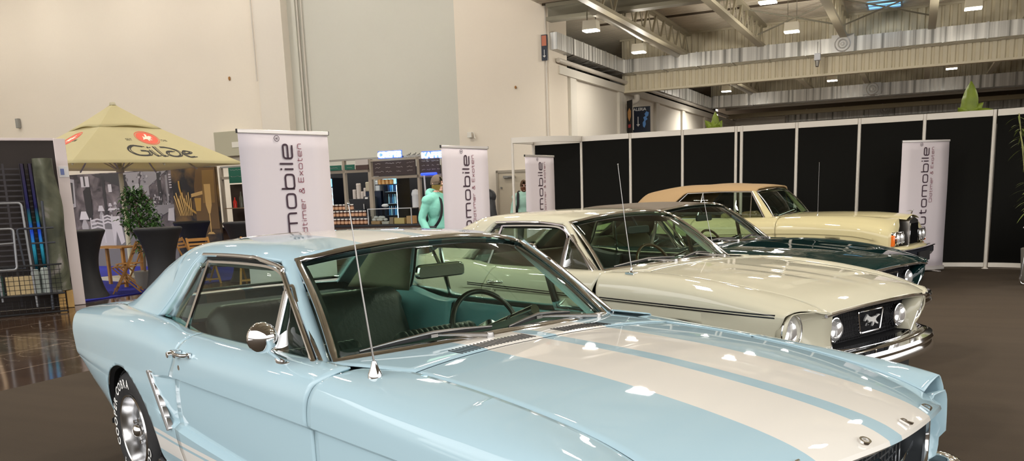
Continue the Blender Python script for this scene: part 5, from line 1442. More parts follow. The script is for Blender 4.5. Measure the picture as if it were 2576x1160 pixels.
    # hanging signs
    navy = mat('navy_sign', (.012, .018, .035), rough=.4); wt = mat('sign_white', (.75, .75, .75), rough=.5)
    o = hempty('galeria_sign', -7.93, 26.6, 3.62, label='dark blue hanging sign reading GALERIA with a white arrow and a light blue map', cat='sign')
    MB().box((0, 0, 0), (.56, .04, .78)).build('board', navy, o)
    vs, fs = text_mesh('GALERIA', .13, .002, .002); MB().add([(v[0] - .10, -.024 - v[2], v[1] + .27) for v in vs], fs).build('lettering', wt, o)
    q = MB(); q.box((-.11, -.024, -.06), (.022, .006, .30)); q.add([(-.17, -.024, -.14), (-.05, -.024, -.14), (-.11, -.024, -.22)], [(0, 1, 2)]); q.build('arrow', wt, o, solid=.003)
    q = MB(); q.prism([(.05, -.22), (.10, -.26), (.14, -.16), (.13, -.05), (.20, .0), (.16, .06), (.22, .10), (.24, .2), (.16, .24), (.10, .16), (.13, .10), (.06, .06), (.09, -.03), (.04, -.10)], -.003, .003, Matrix.Translation((0, -.024, 0)) @ Matrix.Rotation(PI / 2, 4, 'X')); q.build('map', mat('map_blue', (.10, .26, .60), rough=.5), o)
    o = hempty('crest_banner', -8.1, 25.9, 3.66, rz=-.9, label='narrow dark banner with an orange shield on the side wall beside the pipe', cat='banner')
    MB().box((0, 0, 0), (.42, .02, 1.0)).build('cloth', mat('black_cloth', (.02, .018, .02), rough=.7), o)
    q = MB(); q.prism([(-.12, -.05), (0, -.18), (.12, -.05), (.13, .12), (0, .22), (-.13, .12)], -.003, .003, Matrix.Translation((0, -.014, .05)) @ Matrix.Rotation(PI / 2, 4, 'X')); q.build('shield', mat('shield_orange', (.62, .33, .12), rough=.6), o)
    q = MB(); q.box((.0, -.014, -.27), (.2, .006, .10)); q.build('stripe', mat('banner_red', (.5, .05, .06)), o)
    o = hempty('exit_sign', -7.85, 26.9, 3.12, label='small glowing green exit sign under the GALERIA sign', cat='exit sign')
    MB().box((0, 0, 0), (.18, .06, .16)).build('case', mat('exit_green', (.05, .5, .3), emis=(.10, .80, .45), estr=1.0), o)
    o = hempty('direction_sign', -8.38, 19.93, 4.95, label='narrow dark sign with a red picture and a white arrow at the block edge', cat='sign')
    MB().box((0, 0, 0), (.15, .05, .60)).build('board', navy, o); MB().box((.0, -.028, .16), (.12, .006, .24)).build('picture', mat('picture_rust', (.5, .16, .09), rough=.5), o)
    q = MB(); q.box((0, -.028, -.13), (.012, .006, .16)); q.add([(-.04, -.028, -.19), (.04, -.028, -.19), (0, -.028, -.24)], [(0, 1, 2)]); q.build('arrow', wt, o, solid=.003)
    # speaker hanging at the bulkhead
    o = hempty('ceiling_speaker', -2.55, 24.9, 4.72, label='small grey hanging device in front of the corrugated bulkhead', cat='speaker')
    MB().box((0, 0, .06), (.16, .14, .18)).build('body', mat('pale_grey_case', (.6, .62, .68)), o, bevel=.01)
    q = MB(); q.cyl((0, 0, -.05), (0, -.03, -.19), .06, .04, n=14); q.tube([(0, 0, .15), (0, 0, .45)], .012, n=6); q.build('bracket', mat('grey_metal', (.3, .29, .27)), o)

# ------------------------------------------------------------------ exhibition panels
def panels():
    al = mat('white_aluminium', (.74, .70, .64), rough=.35, metal=.15); blk = mat('black_panel', (.009, .009, .0082), rough=.95, spec=.15)
    xs = [-5.86, -4.88, -3.89, -2.93, -1.90, -.90, .08, 1.07]
    names = ['leftmost full bay', 'second bay from the left corner', 'bay left of the double post', 'bay right of the double post', 'bay right of the centre', 'bay left of the tall roll-up banner', 'bay behind the tall roll-up banner']
    for i in range(len(xs) - 1):
        o = hempty('wall_panel', (xs[i] + xs[i + 1]) / 2, 15.62, 0, label='black exhibition wall panel, ' + names[i], cat='wall panel', group='black exhibition wall')
        w = xs[i + 1] - xs[i]
        MB().bbox((-w / 2 + .03, -.012, .10), (w / 2 - .03, .012, 2.40)).build('board', blk, o)
        q = MB(); q.bbox((-w / 2 + .025, -.025, 2.40), (w / 2 - .025, .025, 2.50)); q.build('rail', al, o, bevel=.004)
        q = MB(); q.bbox((-w / 2 + .025, -.025, .03), (w / 2 - .025, .025, .10)); q.build('rail', al, o, bevel=.004)
    def post(b, a, lb):
        q = MB(); q.tube([(0, 0, 0.0), (0, 0, 2.5)], .028, n=8); q.lathe([(.0, .0), (.05, .0), (.05, .012), (.028, .02)], n=12)
        o = q.build('wall_post', al); hplace(o, b, a); tag(o, lb, 'post', 'wall posts'); return o
    lbs = ['aluminium wall post at the left end, below the start of the curved beam', 'aluminium wall post, third from the left end', 'aluminium wall post, left of the double post', 'left one of the double wall posts', 'aluminium wall post right of the double posts', 'aluminium wall post above the last car hood', 'aluminium wall post behind the tall roll-up banner', 'aluminium wall post at the right corner of the black wall']
    for b, lb in zip(xs, lbs): post(b, 15.62, lb)
    post(-2.83, 15.60, 'right one of the double wall posts')
    # rounded left end: back bay, posts, curved beam
    o = hempty('wall_panel', -6.36, 15.62, 0, label='black exhibition wall panel behind the curved beam, left end of the wall', cat='wall panel', group='black exhibition wall')
    MB().bbox((-.47, -.012, .10), (.47, .012, 2.38)).build('board', blk, o); MB().bbox((-.48, -.025, 2.38), (.48, .025, 2.46)).build('rail', al, o)
    post(-6.87, 15.62, 'slim post behind the curved beam, beside the roll-up banner'); post(-6.93, 14.78, 'free standing front post carrying the curved beam, leftmost of all')
    q = MB(); arc = [(-6.93 + (1.07) * math.sin(t), 14.78 + .84 * (1 - math.cos(t)), 2.45) for t in np.linspace(0, PI / 2, 20)]
    arc = [(-5.86 - 1.07 * math.cos(t), 15.62 - .84 * math.cos(t) * 1.0 if False else 14.78 + .84 * math.sin(t), 2.45) for t in np.linspace(0, PI / 2, 24)]
    arc = [(-6.93 + 1.07 * math.sin(t), 15.62 - .84 * math.cos(t), 2.45) for t in np.linspace(0, PI / 2, 24)]
    q.tube(arc, 1, n=4, flat=(.05, .10), up=(0, 0, 1)); q.tube([(-6.93, 14.78, 2.44), (-6.87, 15.62, 2.44)], 1, n=4, flat=(.05, .08), up=(0, 0, 1))
    o = q.build('curved_beam', al, angle=30); hplace(o, 0, 0); tag(o, 'white curved top beam at the left end of the black wall', 'beam')
    # right corner: curved bay
    o = hempty('wall_panel', 1.07, 15.62, 0, label='curved black exhibition wall bay at the right edge behind the bamboo', cat='wall panel', group='black exhibition wall')
    P = [(1.0 * math.sin(t), -(1 - math.cos(t)) * 1.0) for t in np.linspace(0.02, PI / 2, 20)]
    MB().grid([[(x + .02, y, z) for z in (.10, 2.40)] for x, y in P]).build('board', blk, o, solid=.02)
    MB().tube([(x + .02, y, 2.45) for x, y in P], 1, n=4, flat=(.05, .10), up=(0, 0, 1)).build('rail', al, o, angle=30)
    MB().tube([(x + .02, y, .065) for x, y in P], 1, n=4, flat=(.05, .07), up=(0, 0, 1)).build('rail', al, o, angle=30)

# ------------------------------------------------------------------ stroke lettering for the roll-up banners
def arcs(pts, r=.28, k=4):
    """open polyline with rounded inner corners"""
    out = [pts[0]]
    for i in range(1, len(pts) - 1):
        p = np.array(pts[i], float); a = np.array(pts[i - 1], float) - p; b = np.array(pts[i + 1], float) - p
        la, lb = np.linalg.norm(a), np.linalg.norm(b); rr = min(r, la * .48, lb * .48)
        s, e = p + a / la * rr, p + b / lb * rr
        for j in range(k + 1): t = j / k; out.append(tuple((1 - t)**2 * s + 2*t*(1-t)*p + t*t*e))
    out.append(pts[-1]); return out
def GL():
    g = {}
    rr = lambda x0, y0, x1, y1: arcs([((x0 + x1) / 2, y0), (x0, y0), (x0, y1), (x1, y1), (x1, y0), ((x0 + x1) / 2, y0)], .34)
    g['o'] = ([rr(0, 0, 1.4, 1)], 1.4); g['m'] = ([[(0, 0), (0, 1)], arcs([(0, 1), (2.0, 1), (2.0, 0)], .3), [(1.0, 1), (1.0, 0)]], 2.0)
    g['b'] = ([[(0, 1.5), (0, 0)], rr(0, 0, 1.4, 1)], 1.4); g['i'] = ([[(0, 0), (0, 1)], [(0, 1.28), (0, 1.48)]], 0.0); g['l'] = ([[(0, 0), (0, 1.5)]], 0.0)
    g['e'] = ([arcs([(0.0, .5), (1.35, .5), (1.35, 1), (0, 1), (0, 0), (1.3, 0)], .30)], 1.35)
    g['u'] = ([arcs([(0, 1), (0, 0), (1.35, 0), (1.35, 1)], .32)], 1.35); g['t'] = ([arcs([(.25, 1.4), (.25, 0), (.8, 0)], .25), [(0, 1), (.8, 1)]], .8)
    g['A'] = ([arcs([(0, 0), (0, 1.45), (1.5, 1.45), (1.5, 0)], .4), [(0, .6), (1.5, .6)]], 1.5)
    g['d'] = ([[(1.3, 1.5), (1.3, 0)], rr(0, 0, 1.3, 1)], 1.3); g['n'] = ([arcs([(0, 0), (0, 1), (1.2, 1), (1.2, 0)], .3)], 1.2); g['r'] = ([arcs([(0, 0), (0, 1), (.7, 1)], .2)], .7)
    g['x'] = ([[(0, 0), (1.1, 1)], [(0, 1), (1.1, 0)]], 1.1); g['O'] = ([rr(0, 0, 1.7, 1.45)], 1.7); g['E'] = ([[(1.2, 1.45), (0, 1.45), (0, 0), (1.2, 0)], [(0, .75), (1.1, .75)]], 1.2)
    g['&'] = ([arcs([(1.3, 0), (.3, 1.1), (.3, 1.45), (.95, 1.45), (.95, 1.0), (0, .6), (0, 0), (.9, 0), (1.25, .6)], .25)], 1.3); g[' '] = ([], .5)
    g['G'] = ([arcs([(1.5, 1.3), (1.2, 1.5), (.0, 1.3), (0, .1), (.6, 0), (1.4, .15), (1.4, .7), (.8, .7)], .5)], 1.5)
    return g
GLYPH = GL()
def stroke_text(txt, size, wt, gap=.42):
    """list of polylines (x,y) with total width"""
    out = []; x = 0
    for ch in txt:
        pl, w = GLYPH[ch]
        for p in pl: out.append([((x + q[0]) * size, q[1] * size) for q in p])
        x += w + gap + wt / size * .6
    return out, (x - gap) * size
def ribbon(mb, pl, w, f, th=.0012):
    """flat ribbon of width w along 2D polyline, mapped by f(x,y,h)"""
    n = len(pl)
    L = []; 
    for i in range(n):
        a = np.array(pl[max(i - 1, 0)]); b = np.array(pl[min(i + 1, n - 1)]); t = b - a; t = t / max(np.linalg.norm(t), 1e-9); nn = np.array([-t[1], t[0]]); p = np.array(pl[i])
        if 0 < i < n - 1:
            t0 = p - np.array(pl[i - 1]); t1 = np.array(pl[i + 1]) - p; c = float(t0 @ t1) / max(np.linalg.norm(t0) * np.linalg.norm(t1), 1e-9); k = 1 / max(.5, math.sqrt(max(0, (1 + c) / 2)))
        else: k = 1
        L.append((p + nn * w / 2 * k, p - nn * w / 2 * k))
    mb.grid([[f(a[0], a[1], 0), f(a[0], a[1], th), f(b[0], b[1], th), f(b[0], b[1], 0)] for a, b in L])

def banner(b0, a0, b1, a1, label, htop=2.06, w=.86):
    """roll-up banner, printed face towards the camera"""
    ang = math.atan2(a1 - a0, b1 - b0)
    o = hempty('roll_up_banner', (b0 + b1) / 2, (a0 + a1) / 2, 0, rz=ang, label=label, cat='banner', group='white roll-up banners')
    cloth = mat('banner_cloth', (.70, .64, .69), rough=.55); alu = mat('banner_aluminium', (.72, .68, .66), rough=.3, metal=.6); ink = mat('dark_plum_ink', (.045, .018, .035), rough=.5); ink2 = mat('red_plum_ink', (.20, .02, .05), rough=.5)
    MB().grid([[(x, .004 * math.sin(3 * z + 1.5 * x), z) for z in np.linspace(.09, htop - .02, 16)] for x in np.linspace(-w / 2, w / 2, 6)]).build('cloth', cloth, o, solid=.002, solid_off=0)
    q = MB(); q.box((0, 0, htop - .012), (w + .012, .022, .032)); q.build('top_rail', alu, o, bevel=.004)
    q = MB(); q.box((w / 2 + .006, 0, htop - .012), (.004, .024, .034)); q.box((-w / 2 - .006, 0, htop - .012), (.004, .024, .034)); q.build('end_cap', RUBBER, o)
    q = MB(); q.box((0, .03, .055), (w + .03, .12, .07)); q.build('base', alu, o, bevel=.015)
    for x in (-.25, .25): q = MB(); q.box((x, .02, .012), (.06, .34, .014)); q.build('foot', alu, o, bevel=.004)
    q = MB(); q.tube([(0, .04, .09), (0, .03, htop - .03)], .011, n=8); q.build('support_pole', alu, o)
    X = lambda fr: (fr - .5) * w
    def put(txt, size, wt, xbase, ztop, m, name):
        pl, tw = stroke_text(txt, size, wt); mb = MB()
        sc = 1.0
        for p in pl: ribbon(mb, [(q[0], q[1]) for q in p], wt, lambda x, y, h: (xbase - y, -.010 - h, ztop - tw + x))
        mb.build(name, m, o, angle=30); return tw
    put('Automobile', .085, .0155, X(.565), 1.955, ink, 'lettering'); put('Oldtimer & Exoten', .0335, .0048, X(.672), 1.955, ink2, 'lettering')
    mb = MB(); ribbon(mb, [(.024 * math.cos(t), .024 * math.sin(t)) for t in np.linspace(0, 2 * PI, 20)], .004, lambda x, y, h: (X(.405) - y, -.010 - h, 1.995 + x))
    vs, fs = text_mesh('R', .034, .0006); mb.add([(X(.405) - (v[1] - .012), -.011 - v[2], 1.995 + v[0]) for v in vs], fs); mb.build('registered_mark', ink, o)
    return o

def banners():
    banner(-5.01, 5.41, -4.72, 6.25, 'largest white roll-up banner, nearest, standing behind the blue car roof')
    banner(-5.13, 8.89, -4.92, 9.80, 'white roll-up banner beside the person in the mint hoodie')
    banner(-5.60, 12.40, -5.46, 13.24, 'small white roll-up banner in front of the left end of the black wall')
    banner(-.20, 14.72, .42, 15.22, 'white roll-up banner in front of the black wall behind the last car grille')
# ================================================================== EVERYTHING AROUND THE CARS
def foliage(mb, pts, size, rnd, droop=.3, n=1, shape=None):
    """small bent leaves: each a 2x3 strip"""
    for p in pts:
        for _ in range(n):
            d = Vector((rnd.gauss(0, 1), rnd.gauss(0, 1), rnd.gauss(.1, .7))).normalized(); s = size * rnd.uniform(.7, 1.3)
            side = d.cross(Vector((0, 0, 1))); side = side.normalized() if side.length > .01 else Vector((1, 0, 0)); w = s * (shape or .32)
            p = Vector(p)
            a, b, c = p, p + d * s * .5 + Vector((0, 0, .04 * s)), p + d * s + Vector((0, 0, -droop * s))
            mb.add([a, b - side * w * .5, b + Vector((0, 0, -w * .15)), b + side * w * .5, c], [(0, 1, 2), (0, 2, 3), (1, 4, 2), (2, 4, 3)])

def umbrella():
    cloth = mat('parasol_cloth', (.72, .66, .40), rough=.75, noise=(3, .06))
    nt = cloth.node_tree; out = nt.nodes['Material Output']; mx = nt.nodes.new('ShaderNodeMixShader'); tl = nt.nodes.new('ShaderNodeBsdfTranslucent'); tl.inputs[0].default_value = (.80, .72, .42, 1); mx.inputs[0].default_value = .4
    nt.links.new(nt.nodes['Principled BSDF'].outputs[0], mx.inputs[1]); nt.links.new(tl.outputs[0], mx.inputs[2]); nt.links.new(mx.outputs[0], out.inputs[0])
    b0, a0 = -14.5, 12.3; zr, zp = 2.25, 3.47
    ang = math.atan2(-2.1, 1.3) + PI / 4       # corner directions
    root = hempty('parasol', b0, a0, 0, rz=ang, label='large square cream parasol with brewery lettering and a red round emblem', cat='parasol')
    # local frame: front right face towards local +x / corners at (s,-s),(s,s)
    s = 1.747
    C = [(s, s), (-s, s), (-s, -s), (s, -s)]
    P = []
    N_ = 12
    zc = lambda t: zp - .03 - (zp - .03 - zr) * (t ** .93)
    for i in range(4):
        a, b = C[i], C[(i + 1) % 4]; G = []
        for j in range(N_ + 1):
            u = j / N_; ex, ey = lerp(a[0], b[0], u), lerp(a[1], b[1], u)
            sag = math.sin(PI * u)
            G.append([(ex * t, ey * t, zc(t) + .015 * sag * t * t) for t in np.linspace(.22, 1, 12)] )
        P.append(G)
    mb = MB()
    for G in P: mb.grid(G)
    can = mb.build('canopy', cloth, root, solid=.004, angle=25)
    mb = MB()
    for i in range(4):
        a, b = C[i], C[(i + 1) % 4]; G = []
        for j in range(N_ + 1):
            u = j / N_; ex, ey = lerp(a[0], b[0], u), lerp(a[1], b[1], u)
            G.append([(ex * t, ey * t, zp - (zp + .03 - zc(.36)) * (t / .36) ** .95 + .045 * math.sin(PI * u) ** 2 * (t / .36) ** 2 + .035) for t in np.linspace(.012, .36, 8)])
        mb.grid(G)
    mb.build('vent_cap', cloth, can, solid=.004, angle=25)
    q = MB(); q.lathe([(0, .06), (.05, .05), (.06, .02), (.06, 0)], (0, 0, zp + .0), n=16); q.build('finial', mat('pole_paint', (.62, .58, .42), rough=.5), root)
    q = MB(); q.tube([(0, 0, .06), (0, 0, zp - .05)], .045, n=16); q.lathe([(.045, 0), (.075, .02), (.075, .12), (.045, .14)], (0, 0, 2.14), n=18); q.build('pole', mat('pole_paint', (.62, .58, .42)), root)
    for k in range(8):
        a = PI / 4 * k; r = s * (math.sqrt(2) if k % 2 else 1.0); 
        q = MB(); q.tube([(.05 * math.cos(a), .05 * math.sin(a), zp - .16), (r * .98 * math.cos(a), r * .98 * math.sin(a), zr - .015)], 1, n=4, flat=(.02, .03))
        q.tube([(.06 * math.cos(a), .06 * math.sin(a), 2.22), (r * .45 * math.cos(a), r * .45 * math.sin(a), zc(.45) - .03)], 1, n=4, flat=(.018, .022)); q.build('rib', mat('pole_paint', (.62, .58, .42)), root)
    q = MB(); q.box((0, 0, .04), (.9, .9, .08)); q.build('base', mat('concrete_slab', (.5, .46, .36), rough=.9), root, bevel=.01)
    # prints on two faces
    ink = mat('black_print', (.02, .017, .012), rough=.7); red = mat('red_print', (.72, .10, .05), rough=.6); wh = mat('white_print', (.80, .76, .62), rough=.6)
    def face(M2, parts=(1,)):
        # u along the rim, v up the slope (0 = rim .. 1 = peak); returns a mapper to 3D slightly above the cloth
        def f(x, v, h=.006):
            t = 1 - v; p = Vector((s * t, x, zc(t) + .015 * math.sin(PI * (x / (2 * s * t) + .5)) * t * t + h)); return M2 @ p
        return f
    for k, (R, who) in enumerate(((Matrix.Rotation(0, 4, 'Z'), 'front'), (Matrix.Rotation(-PI / 2, 4, 'Z'), 'side'))):
        f = face(R)
        # double lined blackletter style wordmark
        G_ = {'G': [[(1.15, 1.12), (.55, 1.22), (.12, .85), (.05, .45), (.3, .08), (.75, .0), (1.15, .1), (1.22, .55), (.8, .6)]], 'i': [[(0, .75), (.06, .3), (.16, 0), (.3, .06)], [(-.02, 1.0), (.10, 1.08)]],
              'l': [[(0, 1.2), (.05, .4), (.14, 0), (.34, .06)]], 'd': [[(.0, 1.15), (.45, 1.12), (.92, .8), (.98, .35), (.7, .03), (.28, .05), (.06, .3), (.25, .62), (.62, .66)]], 'e': [[(.02, .38), (.42, .46), (.62, .66), (.3, .8), (.06, .55), (.05, .25), (.3, .0), (.7, .08)]]}
        adv = {'G': 1.42, 'i': .44, 'l': .46, 'd': 1.18, 'e': .8}
        x = -.66; q = MB()
        for ch in 'Gilde':
            for pl in G_[ch]:
                P2 = crv([(p[0], p[1], 0) for p in pl], 22) if len(pl) > 2 else [(p[0], p[1], 0) for p in pl]
                for off, w_ in ((0, .030), (.044, .015)):
                    ribbon(q, [(x + p[0] * .30 + off, p[1] * .165) for p in P2], w_, lambda u, v, h: f(u + .16, .118 + v / 1.12 - .02 * u, .007 + h))
            x += adv[ch] * .30
        q.build('lettering', ink, can, angle=30)
        q = MB(); q.add([f(.12 + .205 * math.cos(t), .455 + .105 * math.sin(t), .008) for t in np.linspace(0, 2 * PI, 40, endpoint=False)], [tuple(range(40))])
        em = q.build('emblem', red, can, smooth=False, solid=.001)
        q = MB(); ribbon(q, [(.225 * math.cos(t), .118 * math.sin(t)) for t in np.linspace(0, 2 * PI, 40)], .010, lambda u, v, h: f(.12 + u, .455 + v, .008 + h)); q.build('emblem_ring', red, em)
        bird = [(-.55, -.1), (-.45, .35), (-.2, .1), (-.05, .45), (.05, .85), (.2, .75), (.3, .6), (.18, .55), (.2, .3), (.45, .42), (.8, .3), (.55, .15), (.8, .0), (.45, -.05), (.35, -.3), (.5, -.5), (.3, -.5), (.2, -.35), (.05, -.45), (.1, -.7), (-.1, -.65), (-.1, -.35), (-.35, -.3), (-.75, -.45)]
        q = MB(); q.add([f(.12 + .15 * p[0], .455 + .085 * p[1], .011) for p in bird], [tuple(range(len(bird)))]); q.build('emblem_bird', wh, em, smooth=False, solid=.001)
        for txt, x0 in (('SEIT', -.28), ('1546', .42)):
            vs, fs = text_mesh(txt, .07, 0); q = MB(); q.add([f(x0 + v[0], .40 + v[1] / 1.3, .008) for v in vs], fs); q.build('small_lettering', ink, can, smooth=False, solid=.001)

def bistro_table(b, a, label, r=.365, first=[None]):
    if first[0] is None:
        root = empty('bistro_table')
        q = MB(); G = []
        prof = [(r, 1.12), (r + .012, 1.105), (r + .004, 1.07), (r * .86, .95), (r * .66, .72), (r * .60, .52), (r * .64, .34), (r * .78, .14), (r * .94, .02), (r * .95, .0)]
        pr = crv([(p[0], p[1], 0) for p in prof], 30)
        for i in range(48):
            t = 2 * PI * i / 48
            G.append([((p[0] * (1 + (.05 * math.cos(4 * t) if p[1] < .6 else 0) * (1 - p[1] / .6 if p[1] < .6 else 0))) * math.cos(t), p[0] * math.sin(t) * (1 + (.05 * math.cos(4 * t) if p[1] < .6 else 0) * (1 - p[1] / .6 if p[1] < .6 else 0)), p[1]) for p in pr])
        q.grid(G, cu=True); q.build('stretch_cover', mat('black_stretch_cloth', (.012, .012, .014), rough=.6, sheen=.3), root, angle=60)
        q = MB(); q.lathe([(0, 1.125), (r - .01, 1.125), (r + .004, 1.118), (r + .004, 1.10)], n=48); q.build('table_top', mat('black_stretch_cloth', (.012, .012, .014)), root)
        first[0] = root
    else:
        p = first[0]; root = p.copy(); COL.objects.link(root)
        for ch in list(p.children): c = ch.copy(); COL.objects.link(c); c.parent = root
    tag(root, label, 'table', 'tall tables in black stretch covers'); hplace(root, b, a); return root

def folding_chair(b, a, rz, label, first=[None]):
    wood = mat('honey_wood', (.42, .20, .045), rough=.5, noise=(12, .25))
    if first[0] is None:
        root = empty('folding_chair'); w = .20
        for sd in (-1, 1):
            MB().tube([(-.26, sd * w, .0), (.06, sd * w, .52), (.16, sd * w, .84)][:1] + [(.14, sd * (w), .86)], 1, n=4, flat=(.022, .038), up=(0, 1, 0)).build('long_leg', wood, root) if False else None
            q = MB(); q.tube([(.24, sd * w, .0), (-.02, sd * w, .46), (-.20, sd * w, .86)], 1, n=4, flat=(.036, .020), up=(1, 0, 0)); q.build('rear_leg', wood, root)
            q = MB(); q.tube([(-.22, sd * (w - .03), .0), (.20, sd * (w - .03), .44)], 1, n=4, flat=(.034, .020), up=(1, 0, 0)); q.build('front_leg', wood, root)
        q = MB()
        for k in range(6): q.box((-.12 + k * .062, 0, .455), (.050, .40, .016))
        q.build('seat', wood, root, bevel=.003)
        for k, (x, z, h) in enumerate(((-.185, .82, .06), (-.155, .74, .04), (-.13, .68, .04))):
            q = MB(); q.box((x, 0, z), (.016, .40, h), rot=Matrix.Rotation(-.38, 3, 'Y')); q.build('back_slat', wood, root)
        q = MB(); q.box((.20, 0, .09), (.02, .40, .03)); q.box((-.18, 0, .07), (.02, .34, .03)); q.build('crossbar', wood, root)
        first[0] = root
    else:
        p = first[0]; root = p.copy(); COL.objects.link(root)
        for ch in list(p.children): c = ch.copy(); COL.objects.link(c); c.parent = root
    tag(root, label, 'chair', 'wooden folding chairs under the parasol'); hplace(root, b, a, 0, rz); return root

def mural():
    """printed backdrop: a flat photograph of a black-and-white restaurant, next to it a golden still life"""
    def noise_mat(name, sc, c0, c1, p0, p1, dist=.8):
        m = bpy.data.materials.new(name); m.use_nodes = True; h = NB(m); h.b.inputs['Roughness'].default_value = .6
        tc = h.n('ShaderNodeTexCoord'); v = h.n('ShaderNodeTexNoise'); v.inputs['Scale'].default_value = sc; v.inputs['Detail'].default_value = 7; v.inputs['Distortion'].default_value = dist; h.l(tc.outputs['Object'], v.inputs['Vector'])
        r = h.n('ShaderNodeValToRGB'); r.color_ramp.elements[0].position = p0; r.color_ramp.elements[0].color = c0 + (1,); r.color_ramp.elements[1].position = p1; r.color_ramp.elements[1].color = c1 + (1,)
        h.l(v.outputs['Fac'], r.inputs[0]); h.l(r.outputs[0], h.b.inputs['Base Color']); return m
    root = hempty('printed_backdrop', -17.4, 15.0, 0, label='large printed backdrop with a grey old restaurant scene behind the parasol', cat='backdrop')
    q = MB(); q.bbox((-2.45, -.025, 0), (1.46, .025, 2.32)); bk = q.build('print', noise_mat('printed_restaurant', 2.6, (.030, .024, .026), (.23, .19, .19), .36, .70), root)
    g = lambda v: mat('print_grey_%d' % int(v * 100), (v, v * .93, v * .93), rough=.6)
    y = -.028; cnt = [0]
    def shp(pts, v, name, b=None, m=None):
        cnt[0] += 1; k = y - .00004 * cnt[0]
        MB().prism(pts, 0, .002, Matrix.Translation((0, k, 0)) @ Matrix.Rotation(PI / 2, 4, 'X')).build(name, m or g(v), b or bk, smooth=False)
    R = lambda x0, z0, x1, z1, s=0.0: [(x0, z0), (x1, z0 + s), (x1, z1 + s), (x0, z1)]
    # perspective room: ceiling beams, floor, columns
    shp([(-2.4, 0), (1.44, 0), (1.44, .75), (.2, 1.30), (-.9, 1.25), (-2.4, .72)], .17, 'printed_floor')
    shp([(-.2, 2.3), (.4, 2.3), (.25, 1.75), (.1, 1.75)], .30, 'printed_ceiling'); shp([(.5, 2.3), (1.3, 2.3), (.5, 1.85), (.3, 1.82)], .27, 'printed_ceiling'); shp([(-1.3, 2.3), (-.3, 2.3), (-.1, 1.95), (-.2, 1.92)], .05, 'printed_ceiling')
    for x, w, v in ((-1.55, .16, .03), (-.95, .10, .04), (-.2, .12, .035), (.95, .12, .04), (1.22, .07, .26)): shp(R(x, 1.30, x + w, 2.25), v, 'printed_column')
    shp([(-2.33, 1.46), (-1.98, 1.52), (-1.94, 2.20), (-2.33, 2.26)], .36, 'printed_frame'); shp([(-2.27, 1.56), (-2.04, 1.60), (-2.00, 2.12), (-2.27, 2.17)], .05, 'printed_frame'); shp([(-2.22, 1.64), (-2.08, 1.66), (-2.10, 1.88), (-2.20, 1.86)], .30, 'printed_picture')
    shp(R(-1.70, 2.0, -1.40, 2.26), .52, 'printed_window'); shp(R(-1.60, 2.02, -1.54, 2.26), .06, 'printed_window'); shp(R(-.74, 1.85, -.62, 2.04), .55, 'printed_window'); shp(R(.50, 1.72, .66, 1.98), .30, 'printed_window'); shp(R(.20, 1.70, .34, 2.02), .38, 'printed_curtain')
    shp([(-1.62, 1.15), (-1.42, 1.15), (-1.38, 1.9), (-1.5, 2.0), (-1.66, 1.9)], .03, 'printed_statue')
    for x, z, w, v in ((-1.73, 1.19, .18, .62), (-1.08, 1.39, .12, .55), (-.74, 1.50, .07, .52), (-.56, 1.54, .06, .48), (-1.40, 1.05, .10, .4)):
        shp([(x - w, z), (x + w, z), (x + w * .5, z + w * 1.15), (x - w * .5, z + w * 1.15)], v, 'printed_lamp'); shp([(x - w * .55, z - w * 2.0), (x + w * .55, z - w * 2.0), (x + w * .7, z - w * .9), (x + w * .25, z - .01), (x - w * .25, z - .01), (x - w * .7, z - w * .9)], v * .62, 'printed_lamp')
    shp([(-2.0, .78), (-1.4, .80), (-1.3, .90), (-1.9, .92)], .40, 'printed_table'); shp([(-1.45, .45), (-.70, .45), (-.60, .93), (-1.2, .95)], .46, 'printed_table')
    shp([(-.78, 1.25), (-.46, 1.26), (-.36, .62), (-.50, .55), (-.62, .9), (-.74, .55)], .58, 'printed_tablecloth'); shp([(-.85, 1.40), (-.40, 1.41), (-.45, 1.46), (-.8, 1.46)], .58, 'printed_table')
    for x, z, w, h_ in ((-1.50, .95, .46, .28), (-1.06, 1.06, .34, .24)):
        for k in range(3): shp([(x, z + k * h_ / 3), (x + w / 2, z + k * h_ / 3 + .04), (x + w, z + k * h_ / 3), (x + w, z + k * h_ / 3 + .035), (x + w / 2, z + k * h_ / 3 + .08), (x, z + k * h_ / 3 + .035)], .60, 'printed_chair')
        shp(R(x - .02, z - .35, x + .02, z + h_), .55, 'printed_chair'); shp(R(x + w - .02, z - .35, x + w + .02, z + h_), .55, 'printed_chair')
    rnd = random.Random(3)
    for k in range(44): x, z = rnd.uniform(.55, 1.40), rnd.uniform(1.48, 1.70); w = rnd.uniform(.015, .04); shp(R(x, z, x + w, z + w * 1.5), rnd.choice((.06, .45, .30, .5, .2)), 'printed_glassware')
    for k in range(36): x, z = rnd.uniform(-.3, 1.40), rnd.uniform(1.75, 2.24); w = rnd.uniform(.02, .07); shp([(x, z), (x + w, z + .01), (x + w * 1.1, z + w), (x + w * .4, z + w * 1.3), (x - w * .2, z + w * .6)], rnd.choice((.05, .30, .12, .42, .2)), 'printed_decor')
    shp([(-.2, 1.30), (.9, 1.20), (1.44, 1.40), (1.44, 1.50), (.2, 1.48)], .24, 'printed_bar'); shp([(.25, 1.05), (.9, 1.0), (1.0, 1.22), (.3, 1.25)], .12, 'printed_bar')
    for k in range(6): shp(R(1.34, 1.88 + k * .06, 1.42, 1.91 + k * .06), .5, 'printed_grid')
    shp([(1.18, 1.12), (1.40, 1.10), (1.42, 1.42), (1.24, 1.40)], .55, 'printed_armchair')
    # golden still life
    root2 = hempty('printed_backdrop', -15.24, 14.95, 0, label='printed backdrop with a golden barrel and glasses, right of the grey restaurant print', cat='backdrop')
